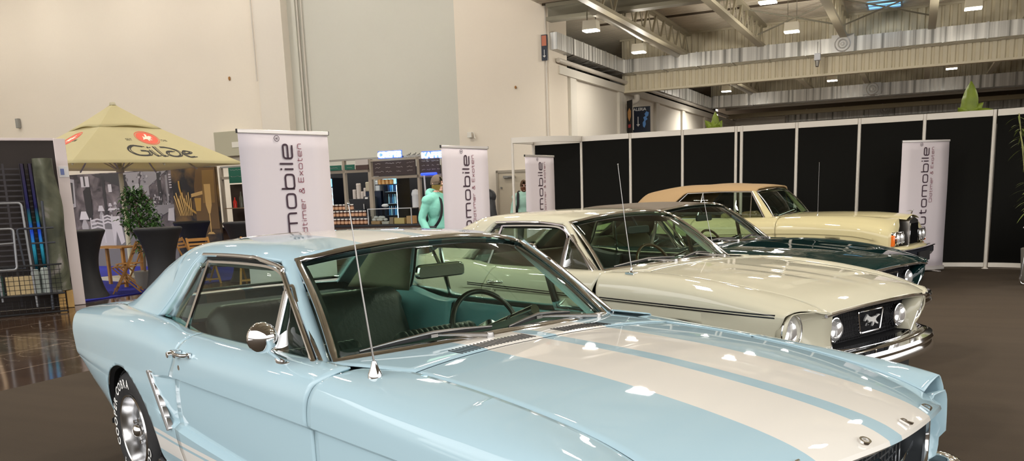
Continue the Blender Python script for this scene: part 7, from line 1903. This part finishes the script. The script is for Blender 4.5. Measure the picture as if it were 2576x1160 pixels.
def plants():
    rnd = random.Random(11)
    lf = mat('ficus_leaf', (.045, .11, .025), rough=.45, noise=(8, .4)); pot = mat('pot_grey', (.16, .15, .13), rough=.7); bark = mat('bark', (.12, .08, .05), rough=.9)
    o = hempty('potted_ficus', -12.52, 10.9, 0, label='bushy green ficus behind the second black bistro table', cat='plant')
    q = MB(); q.lathe([(0, 0), (.15, 0), (.19, .32), (.17, .33), (0, .31)], n=20); q.build('pot', pot, o)
    q = MB(); q.tube(crv([(0, 0, .3), (.02, .02, .8), (-.02, 0, 1.3), (-.05, 0, 1.7)], 14), [.022 - .001 * i for i in range(14)], n=8)
    for k in range(14): a = rnd.uniform(0, 6.28); z = rnd.uniform(.9, 1.6); q.tube([(0, 0, z), (.3 * math.cos(a), .22 * math.sin(a), z + .15)], .006, n=5)
    q.build('trunk', bark, o)
    q = MB(); pts = []
    for k in range(1150):
        a = rnd.uniform(0, 6.28); t = rnd.random(); z = lerp(.95, 1.78, t); R = .40 * (1 - abs(t - .35) ** 1.3 * 1.1) * math.sqrt(rnd.random()) + .03; sx = .10 - .18 * t
        pts.append((sx + R * math.cos(a), R * .7 * math.sin(a), z))
    for k in range(70): pts.append((.02 + rnd.gauss(0, .08), rnd.gauss(0, .08), rnd.uniform(.66, .95)))
    foliage(q, pts, .095, rnd, shape=.5); q.build('foliage', lf, o)
    q = MB()
    # tall plants behind the wall
    yl = mat('lime_leaf', (.22, .30, .03), rough=.45, noise=(6, .35))
    for (b, a, lb, h, sc, seed) in ((-3.42, 16.1, 'yellow green leafy plant top showing above the black wall left of the double post', 2.5, 1.0, 3), (.72, 16.1, 'yellow green plant with a tall pointed leaf above the black wall near the right corner', 2.5, 1.25, 8)):
        rn = random.Random(seed); o = hempty('leafy_plant', b, a, 0, label=lb, cat='plant')
        q = MB(); q.lathe([(0, 0), (.18, 0), (.22, .4), (.2, .41), (0, .4)], n=20); q.build('pot', pot, o); q = MB(); q.tube([(0, 0, .4), (0, 0, 2.45)], .02, n=8); q.build('stem', bark, o)
        q = MB()
        for k in range(15 if seed == 3 else 9):
            ang = rn.uniform(0, 6.28); el = rn.uniform(.15, 1.35); L_ = rn.uniform(.22, .36) * sc
            if seed == 8: L_ = rn.uniform(.25, .42)
            if k == 0: el, L_ = 1.4, .42 * sc if seed == 3 else .62
            d = Vector((math.cos(ang) * math.cos(el), math.sin(ang) * math.cos(el) * .6, math.sin(el))); sd_ = d.cross(Vector((.2, 1, .1))).normalized(); nn = sd_.cross(d).normalized(); base = Vector((0, 0, 2.42)); G = []
            for t in np.linspace(0, 1, 9):
                w = L_ * .20 * math.sin(PI * min(1, t * .97 + .02)) ** .8 * (1.25 - .5 * t); c = base + d * L_ * t + Vector((0, 0, -.18 * L_ * t * t * math.cos(el)))
                G.append([c - sd_ * w + nn * w * .3 * (1 + .5 * math.sin(t * 20)), c, c + sd_ * w + nn * w * .3 * (1 + .5 * math.cos(t * 20))])
            q.grid(G)
        q.build('leaves', yl, o, solid=.002)
    # bamboo like plant at the right edge
    rn = random.Random(21); o = hempty('bamboo_plant', 1.58, 13.9, 0, label='tall bamboo like plant with narrow drooping leaves at the right picture edge', cat='plant')
    q = MB(); q.lathe([(0, 0), (.17, 0), (.2, .45), (.18, .46), (0, .44)], n=20); q.build('pot', pot, o)
    q = MB(); st = []
    for k in range(9): x, y = rn.uniform(-.12, .12), rn.uniform(-.1, .1); lx = rn.uniform(-.32, .25); q.tube([(x, y, .4), (x + lx * .4, y, 1.3), (x + lx, y, rn.uniform(1.9, 2.35))], .008, n=5); st.append((x, y, lx))
    q.build('canes', mat('cane', (.30, .30, .12), rough=.6), o)
    q = MB()
    for k in range(260):
        x, y, lx = rn.choice(st); z = rn.uniform(.95, 2.3); t = (z - .4) / 1.8; p = Vector((x + lx * t * t, y, z)); a = rn.uniform(0, 6.28); L_ = rn.uniform(.14, .26)
        d = Vector((math.cos(a), math.sin(a), rn.uniform(-.2, .5))).normalized(); sd_ = d.cross(Vector((0, 0, 1))).normalized(); G = []
        for s_ in np.linspace(0, 1, 6): w = .011 * math.sin(PI * min(1, s_ * .95 + .05)); c = p + d * L_ * s_ + Vector((0, 0, -.55 * L_ * s_ * s_)); G.append([c - sd_ * w, c + sd_ * w])
        q.grid(G)
    q.build('leaves', mat('bamboo_leaf', (.16, .20, .05), rough=.5, noise=(5, .4)), o, smooth=False)
    # chrome cantilever chair at the right edge
    o = hempty('chrome_chair', 1.75, 13.15, 0, rz=.35, label='chrome cantilever chair cut off by the right picture edge', cat='chair')
    q = MB(); w = .25
    base = [(-.35, -w, .015), (.30, -w, .015), (.30, w, .015), (-.35, w, .015)]
    for sd in (-1, 1): q.tube(arcs3([(.30, sd * w, .015), (-.36, sd * w, .015), (-.30, sd * w, .44), (.18, sd * w, .44), (.30, sd * w, .86)], .07, 6), .0125, n=10)
    q.tube([(.30, -w, .015), (.30, w, .015)], .0125, n=10)
    for sd in (-1, 1): q.tube(arcs3([(.24, sd * w, .66), (-.16, sd * (w + .02), .70), (-.34, sd * (w + .02), .78)], .05, 4), .012, n=8)
    q.build('frame', CHROME, o); q = MB(); q.bbox((-.28, -.23, .44), (.2, .23, .465)); q.build('seat', mat('black_leather', (.015, .015, .016), rough=.4), o, bevel=.01); q = MB(); q.box((.26, 0, .74), (.02, .46, .26), rot=Matrix.Rotation(.28, 3, 'Y')); q.build('backrest', mat('black_leather', (.015, .015, .016)), o, bevel=.008)

def extras():
    umbrella(); mural(); kiosk(); left_corner(); plants()
    hstruct('floor_platform', MB().bbox((-22, 9.2, 0), (-12.0, 15.4, .012)), mat('blue_carpet', (.015, .02, .28), rough=.95, bump=(80, .3)))
    bistro_table(-12.44, 9.62, 'tall black covered bistro table right beside the partition wall'); bistro_table(-11.25, 10.15, 'tall black covered bistro table in front of the ficus')
    bistro_table(-13.95, 13.5, 'black covered bistro table in front of the golden barrel print'); bistro_table(-11.5, 12.4, 'black covered bistro table beside the nearest roll-up banner')
    folding_chair(-12.32, 10.35, PI + .75, 'wooden folding chair nearest to the floor edge, between the two front bistro tables')
    folding_chair(-12.95, 11.0, PI + .5, 'wooden folding chair half behind the nearest folding chair'); folding_chair(-12.55, 12.0, .4, 'wooden folding chair beside the parasol pole')
    folding_chair(-12.0, 11.8, -.4, 'wooden folding chair in front of the golden print, right of the ficus table'); folding_chair(-10.9, 11.9, -1.0, 'wooden folding chair next to the nearest roll-up banner')
    wt = mat('honey_wood', (.42, .20, .045)); o = hempty('wooden_table', -13.6, 11.2, 0, label='low honey coloured wooden table behind the folding chairs', cat='table')
    q = MB()
    for k in range(6): q.box((0, -.25 + k * .1, .74), (1.1, .09, .02))
    q.build('table_top', wt, o)
    for x in (-.45, .45):
        for y in (-.2, .2): q = MB(); q.box((x, y, .365), (.05, .05, .73)); q.build('leg', wt, o)
    o = hempty('grey_bucket', -12.15, 11.05, 0, label='grey square bucket on the blue carpet under the parasol', cat='bucket'); q = MB(); q.box((0, 0, .16), (.26, .26, .32), taper=1.1); q.build('body', mat('bucket_grey', (.22, .21, .19), rough=.6), o, bevel=.01)
# ================================================================== PEOPLE
def skin_obj(name, nodes, edges, m, parent=None, subd=2, extra=None, remesh=None, smooth=True):
    """nodes: list of (pos, rx, ry)"""
    me = bpy.data.meshes.new(name); me.from_pydata([n[0] for n in nodes], edges, []); o = bpy.data.objects.new(name, me); COL.objects.link(o)
    md = o.modifiers.new('skin', 'SKIN'); md.use_smooth_shade = True; md.branch_smoothing = .6
    for i, n in enumerate(nodes): me.skin_vertices[0].data[i].radius = (n[1], n[2] if len(n) > 2 else n[1])
    me.skin_vertices[0].data[0].use_root = True
    s = o.modifiers.new('sub', 'SUBSURF'); s.levels = subd; s.render_levels = subd
    dg = bpy.context.evaluated_depsgraph_get(); m2 = bpy.data.meshes.new_from_object(o.evaluated_get(dg))
    bpy.data.objects.remove(o)
    mb = MB(); mb.add([tuple(v.co) for v in m2.vertices], [tuple(p.vertices) for p in m2.polygons]); bpy.data.meshes.remove(m2)
    if extra: extra(mb)
    ob = mb.build(name, m, parent, weld=False, angle=180)
    if remesh:
        r = ob.modifiers.new('fuse', 'REMESH'); r.mode = 'VOXEL'; r.voxel_size = remesh; r.use_smooth_shade = True
        k = ob.modifiers.new('soft', 'SMOOTH'); k.iterations = 3; k.factor = .5
    return ob
def head_extra(c, yaw, s=1.0):
    """head facing local +x turned by yaw, chin to crown about .235"""
    R = Matrix.Rotation(yaw, 3, 'Z'); c = Vector(c)
    def f(mb):
        n = 18; G = []
        for i in range(n + 1):
            v = i / n; z = lerp(-.118, .118, v); 
            ph = math.asin(max(-1, min(1, z / .119))); rad = math.cos(ph)
            row = []
            for j in range(28):
                a = 2 * PI * j / 28; ca, sa = math.cos(a), math.sin(a)
                x = .098 * rad * ca; y = .077 * rad * sa
                if z < 0: x += .012 * (1 if ca > 0 else 0) * ca * rad; y *= 1 - .22 * (-z / .118); x = x if ca > 0 else x * (1 - .25 * (-z / .118))
                if ca < 0 and z > -.02: x *= 1.06
                # brow, eye sockets, cheeks
                if ca > .5 and .005 < z < .035: x -= .006 * (abs(sa) > .12)
                if ca > .4 and .035 < z < .055: x += .003
                row.append(tuple(c + R @ Vector((x * s, y * s, z * s))))
            G.append(row)
        mb.grid(G, cv=True)
        P = lambda x, y, z: tuple(c + R @ Vector((x * s, y * s, z * s)))
        mb.tube([P(.088, 0, .030), P(.104, 0, .005), P(.118, 0, -.018), P(.100, 0, -.026)], [.006 * s, .009 * s, .013 * s, .008 * s], n=8)   # nose
        for sd in (-1, 1):
            mb.ball(P(.078, sd * .030, .020), .0125 * s, 6); mb.ball(P(-.004, sd * .078, .0), .020 * s, 6, sc=(.9, .35, 1.5))              # eyes, ears
        mb.tube([P(.090, -.024, -.055), P(.100, 0, -.052), P(.090, .024, -.055)], .006 * s, n=6); mb.tube([P(.088, -.020, -.066), P(.098, 0, -.066), P(.088, .020, -.066)], .007 * s, n=6)
        mb.ball(P(.078, 0, -.095), .024 * s, 6)
    return f
def person(b, a, rz, H_, label, pose, clothes, name='person'):
    """local +x is where the chest faces"""
    k = H_ / 1.78
    skin = mat('skin_%s' % clothes.get('skin', 'a'), clothes.get('skincol', (.60, .34, .24)), rough=.5, bump=(120, .05))
    J = {kk: Vector(v) * k for kk, v in dict(pel=(0, 0, .96), sp=(0.0, 0, 1.14), ch=(.01, 0, 1.34), nk=(-.01, 0, 1.47), hd=(.01, 0, 1.56)).items()}
    J.update({kk: Vector(v) * k for kk, v in pose.items() if isinstance(v, tuple)})
    nodes = [(J['pel'], .125 * k, .095 * k), (J['sp'], .115 * k, .085 * k), (J['ch'], .120 * k, .085 * k), (J['nk'], .062 * k, .060 * k), (J['hd'], .06 * k, .06 * k)]
    edges = [(0, 1), (1, 2), (2, 3), (3, 4)]
    arm_i, leg_i = {}, {}
    for sd, t in ((-1, 'r'), (1, 'l')):
        i = len(nodes); sh, el, wr = J['sh' + t], J['el' + t], J['wr' + t]
        nodes += [(sh, .050 * k, .050 * k), ((sh + el) / 2, .043 * k), (el, .038 * k), ((el + wr) / 2, .036 * k), (wr, .027 * k, .022 * k)]; edges += [(2, i), (i, i + 1), (i + 1, i + 2), (i + 2, i + 3), (i + 3, i + 4)]; arm_i[t] = i
        i = len(nodes); hp, kn, an = J['hp' + t], J['kn' + t], J['an' + t]; ft = J.get('ft' + t, an + Vector((.17 * k, 0, -.055 * k)))
        nodes += [(hp, .088 * k), ((hp + kn) / 2, .074 * k), (kn, .056 * k), (lerp(kn, an, .35), .054 * k), (an, .036 * k), (ft, .032 * k, .024 * k)]; edges += [(0, i), (i, i + 1), (i + 1, i + 2), (i + 2, i + 3), (i + 3, i + 4), (i + 4, i + 5)]; leg_i[t] = i
    hx = head_extra(J['hd'] + Vector((.02, 0, .085)) * k, pose.get('yaw', 0), k)
    def extra(mb):
        hx(mb)
        for t in 'rl':
            el, wr = J['el' + t], J['wr' + t]; d = (wr - el).normalized(); sdv = Vector((1, 0, 0)) - d * d.x; sdv.normalize(); nn = d.cross(sdv)
            pc = wr + d * .05 * k; mb.tube([tuple(wr), tuple(wr + d * .04 * k), tuple(wr + d * .085 * k)], [.024 * k, .036 * k, .036 * k], n=10, flat=None)
            for q, (o_, L_) in enumerate(((-.030, .066), (-.010, .078), (.010, .074), (.029, .058))):
                p0 = wr + d * .072 * k + sdv * o_ * k; p1 = p0 + d * L_ * .5 * k + nn * .010 * k; p2 = p1 + d * L_ * .45 * k + nn * .028 * k; mb.tube([tuple(p0), tuple(p1), tuple(p2)], [.0095 * k, .0088 * k, .0072 * k], n=8)
            p0 = wr + d * .03 * k + sdv * .03 * k; mb.tube([tuple(p0), tuple(p0 + d * .035 * k + sdv * .022 * k + nn * .01 * k), tuple(p0 + d * .062 * k + sdv * .024 * k + nn * .02 * k)], [.012 * k, .010 * k, .008 * k], n=8)
    body = skin_obj(name, nodes, edges, skin, None, extra=extra, remesh=.0065); body.location = HW(b, a); body.rotation_euler = (0, 0, -AL + rz); tag(body, label, 'person')
    # clothes as slightly larger shells
    if 'top' in clothes:
        m = clothes['top']; g = clothes.get('bulk', .022) * k
        nd = [(lerp(J['pel'], J['sp'], -.25), .15 * k + g, .115 * k + g), (J['sp'], .135 * k + g, .105 * k + g), (J['ch'], .150 * k + g, .105 * k + g), (lerp(J['ch'], J['nk'], .88), .078 * k + g, .070 * k + g)]; ed = [(0, 1), (1, 2), (2, 3)]
        for t in 'rl':
            i = len(nd); sh, el, wr = J['sh' + t], J['el' + t], J['wr' + t]
            nd += [(sh, .050 * k + g, .048 * k + g), ((sh + el) / 2, .046 * k + g), (el, .042 * k + g), ((el + wr) / 2, .039 * k + g), (lerp(el, wr, .93), .034 * k + g * .6)]; ed += [(2, i), (i, i + 1), (i + 1, i + 2), (i + 2, i + 3), (i + 3, i + 4)]
        def fill(mb):
            a_, b_ = J['shr'], J['shl']
            mb.tube([tuple(a_ + Vector((0, -.01, .0))), tuple((a_ + b_) / 2 + Vector((0, 0, .035)) * k), tuple(b_ + Vector((0, .01, .0)))], [.056 * k + g, .082 * k + g, .056 * k + g], n=16)
            for q_ in (a_, b_): mb.ball(tuple(q_), .056 * k + g, 8)
            c_ = lerp(J['sp'], J['ch'], .75); mb.ball(tuple(c_), .15 * k + g, 12, sc=(.80, 1.12, 1.15)); c_ = lerp(J['pel'], J['sp'], .3); mb.ball(tuple(c_), .15 * k + g, 12, sc=(.84, 1.08, 1.0))
        o = skin_obj(clothes.get('topname', 'jacket'), nd, ed, m, body, extra=fill, remesh=.011)
        d = o.modifiers.new('folds', 'DISPLACE'); tx = bpy.data.textures.new('folds', 'CLOUDS'); tx.noise_scale = .09; tx.noise_depth = 2; d.texture = tx; d.strength = .013 * k; d.texture_coords = 'LOCAL'
    if 'hood' in clothes:
        q = MB(); c = J['nk'] + Vector((-.03, 0, -.01)) * k; G = []
        for i in range(29):
            t = 2 * PI * i / 28; ca, sa = math.cos(t), math.sin(t); r = .082 * k
            cx = c + Vector((r * ca * 1.1 + .01 * k, r * sa * 1.05, (.012 - .040 * ca) * k)); th = (.024 + .030 * (1 - ca) / 2) * k
            G.append([tuple(cx + Vector((ca * th * math.cos(u), sa * th * math.cos(u), th * 1.25 * math.sin(u)))) for u in np.linspace(0, 2 * PI, 12, endpoint=False)])
        q.grid(G, cv=True); q.build('hood', clothes['top'], body, angle=180)
    if 'legs' in clothes:
        nd = [(lerp(J['pel'], J['sp'], -.05), .142 * k, .112 * k), (lerp(J['pel'], J['sp'], .2), .135 * k, .105 * k)]; ed = [(0, 1)]
        for t in 'rl':
            i = len(nd); hp, kn, an = J['hp' + t], J['kn' + t], J['an' + t]; nd += [(hp, .098 * k), ((hp + kn) / 2, .086 * k), (kn, .070 * k), (lerp(kn, an, .5), .064 * k), (lerp(kn, an, .95), .058 * k)]; ed += [(0, i), (i, i + 1), (i + 1, i + 2), (i + 2, i + 3), (i + 3, i + 4)]
        skin_obj('trousers', nd, ed, clothes['legs'], body)
        for t in 'rl':
            an = J['an' + t]; q = MB(); G = []
            for x in np.linspace(-.07, .21, 10): w = .048 * math.sin(PI * min(1, max(.05, (x + .10) / .34))) ** .5; h_ = lerp(.10, .045, min(1, max(0, (x + .05) / .2))); G.append([(an.x + x * k, an.y + w * math.cos(u) * k, an.z + (-.075 + h_ / 2 + h_ / 2 * math.sin(u)) * k) for u in np.linspace(0, 2 * PI, 14, endpoint=False)])
            q.grid(G, cv=True); q.poly(G[0]); q.poly(G[-1]); q.build('shoe', mat('dark_shoe', (.02, .02, .022), rough=.5), body, angle=60)
    if 'hair' in clothes:
        c = J['hd'] + Vector((.02, 0, .085)) * k; R = Matrix.Rotation(pose.get('yaw', 0), 3, 'Z'); q = MB(); G = []
        for i in range(15):
            z = lerp(-.02, .1245, i / 14); row = []
            for j in range(29):
                t = lerp(.30 + max(0, (.05 - z)) * 5.2 - .35 * (z > .09), 2 * PI - (.30 + max(0, (.05 - z)) * 5.2 - .35 * (z > .09)), j / 28); rad = math.cos(math.asin(max(-1, min(1, z / .125)))); row.append(tuple(c + R @ Vector(((.1005 * rad * math.cos(t) * (1.06 if math.cos(t) < 0 else 1)) * k, .080 * rad * math.sin(t) * k, z * k))))
            G.append(row)
        q.grid(G); q.build('hair', clothes['hair'], body, solid=.008, solid_off=0, angle=180)
    if 'beard' in clothes:
        c = J['hd'] + Vector((.02, 0, .085)) * k; R = Matrix.Rotation(pose.get('yaw', 0), 3, 'Z'); q = MB(); G = []
        for i in range(8):
            z = lerp(-.135, -.028, i / 7); row = []
            for j in range(17): t = lerp(-1.6, 1.6, j / 16); rad = math.cos(math.asin(max(-1, min(1, (z + .02) / .125)))); row.append(tuple(c + R @ Vector(((.108 * rad * math.cos(t) + .008) * k, .072 * rad * math.sin(t) * k, z * k))))
            G.append(row)
        q.grid(G); q.build('beard', clothes['beard'], body, solid=.008, solid_off=0, angle=180)
    if 'glasses' in clothes:
        c = J['hd'] + Vector((.02, 0, .085)) * k; R = Matrix.Rotation(pose.get('yaw', 0), 3, 'Z'); q = MB(); P = lambda x, y, z: tuple(c + R @ Vector((x, y, z)) * k)
        for sd in (-1, 1): q.tube([P(.104, sd * .032 + .022 * math.cos(t), .016 + .016 * math.sin(t)) for t in np.linspace(0, 2 * PI, 18, endpoint=False)], .0022 * k, n=5, closed=True); q.tube([P(.102, sd * .054, .022), P(.05, sd * .078, .022), P(-.015, sd * .083, .012)], .0025 * k, n=5)
        q.tube([P(.106, -.01, .018), P(.106, .01, .018)], .002 * k, n=5); q.build('glasses', mat('glasses_frame', (.06, .03, .02), rough=.3), body)
    return body, J, k
def people():
    stand = dict(shr=(0, -.20, 1.40), shl=(0, .20, 1.40), elr=(-.06, -.27, 1.13), ell=(-.03, .27, 1.13), wrr=(.02, -.28, .90), wrl=(.08, .27, .91), hpr=(0, -.095, .93), hpl=(0, .095, .93), knr=(.02, -.11, .50), knl=(.02, .11, .50), anr=(-.02, -.12, .09), anl=(-.02, .12, .09))
    mint = mat('mint_fleece', (.24, .62, .52), rough=.9, noise=(6, .1), bump=(60, .3)); jean = mat('dark_jeans', (.03, .04, .06), rough=.85); grey = mat('grey_hair', (.15, .115, .085), rough=.8)
    # facing right in the picture, slightly away
    b1, J, k = person(-6.42, 10.98, -.25, 1.79, 'person in mint green hoodie with glasses and dark shoulder strap, beside a roll-up banner', dict(stand, yaw=-.05, wrr=(.10, -.26, .90)), dict(top=mint, topname='hoodie', hood=1, legs=jean, hair=grey, glasses=1, bulk=.020, skincol=(.78, .47, .36)))
    q = MB(); q.tube(crv([(-.16, .10, 1.40), (-.03, .04, 1.52), (.10, -.02, 1.44), (.155, -.05, 1.30), (.16, -.10, 1.15), (.10, -.17, 1.02), (-.02, -.185, .97), (-.13, -.10, 1.05), (-.16, .0, 1.25), (-.16, .10, 1.40)], 50), 1, n=4, flat=(.045, .008), up=(1, 0, 0))
    q.build('shoulder_strap', mat('dark_strap', (.015, .015, .02), rough=.7), b1)
    q = MB(); q.box((.05, -.20, .97), (.20, .07, .14)); q.build('shoulder_bag', mat('dark_strap', (.015, .015, .02)), b1, bevel=.02)
    mint2 = mat('pale_mint_jacket', (.40, .66, .56), rough=.7, noise=(6, .08))
    b2, J, k = person(-7.72, 17.0, -1.35, 1.76, 'bearded person in pale mint jacket with black backpack, behind the small roll-up banner', dict(stand, yaw=.25), dict(top=mint2, legs=mat('grey_trousers', (.10, .10, .09), rough=.85), hair=mat('brown_hair', (.09, .045, .02), rough=.8), beard=mat('reddish_beard', (.16, .06, .03), rough=.8), bulk=.03, skincol=(.78, .44, .35), skin='b'))
    q = MB(); q.box((-.20, 0, 1.24), (.16, .30, .44)); q.build('backpack', mat('black_nylon', (.012, .012, .014), rough=.6), b2, bevel=.05)
    q = MB()
    for sd in (-1, 1): q.tube(crv([(-.13, sd * .11, 1.46), (.0, sd * .125, 1.50), (.12, sd * .12, 1.40), (.15, sd * .12, 1.22), (.10, sd * .16, 1.06), (-.12, sd * .15, 1.03)], 24), 1, n=4, flat=(.055, .01), up=(1, 0, 0))
    q.build('backpack_strap', mat('black_nylon', (.012, .012, .014)), b2)
    b3, J, k = person(-6.34, 12.2, 1.35, 1.82, 'person in a black padded jacket, mostly hidden behind the second roll-up banner', dict(stand, yaw=0), dict(top=mat('black_padded_jacket', (.012, .013, .016), rough=.55, bump=(14, .3)), legs=jean, hair=mat('brown_hair', (.09, .045, .02)), bulk=.06, skincol=(.55, .32, .24), skin='c'))
camera()
cars(); car_rolls()
hall(); panels(); banners()
extras(); people()
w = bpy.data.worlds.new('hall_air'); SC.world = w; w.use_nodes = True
nt = w.node_tree; bg = nt.nodes['Background']      # added soft fill standing in for the unseen hall, banded from floor to roof
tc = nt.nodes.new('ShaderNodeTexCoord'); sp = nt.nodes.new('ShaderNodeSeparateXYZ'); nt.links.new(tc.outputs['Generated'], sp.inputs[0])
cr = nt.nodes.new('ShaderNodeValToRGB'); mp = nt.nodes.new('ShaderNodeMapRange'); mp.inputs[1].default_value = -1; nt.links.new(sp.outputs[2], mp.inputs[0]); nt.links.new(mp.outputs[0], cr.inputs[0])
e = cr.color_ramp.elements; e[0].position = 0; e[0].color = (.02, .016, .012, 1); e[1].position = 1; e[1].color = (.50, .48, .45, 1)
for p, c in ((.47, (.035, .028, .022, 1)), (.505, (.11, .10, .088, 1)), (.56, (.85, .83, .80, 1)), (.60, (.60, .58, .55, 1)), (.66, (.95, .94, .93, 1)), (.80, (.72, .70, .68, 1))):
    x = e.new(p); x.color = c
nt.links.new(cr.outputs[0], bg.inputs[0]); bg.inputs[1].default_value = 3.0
SC.view_settings.view_transform = 'Standard'; SC.view_settings.look = 'None'; SC.view_settings.gamma = 1; SC.view_settings.exposure = 0.28; SC.view_settings.use_curve_mapping = False
SC.cycles.transparent_max_bounces = 32
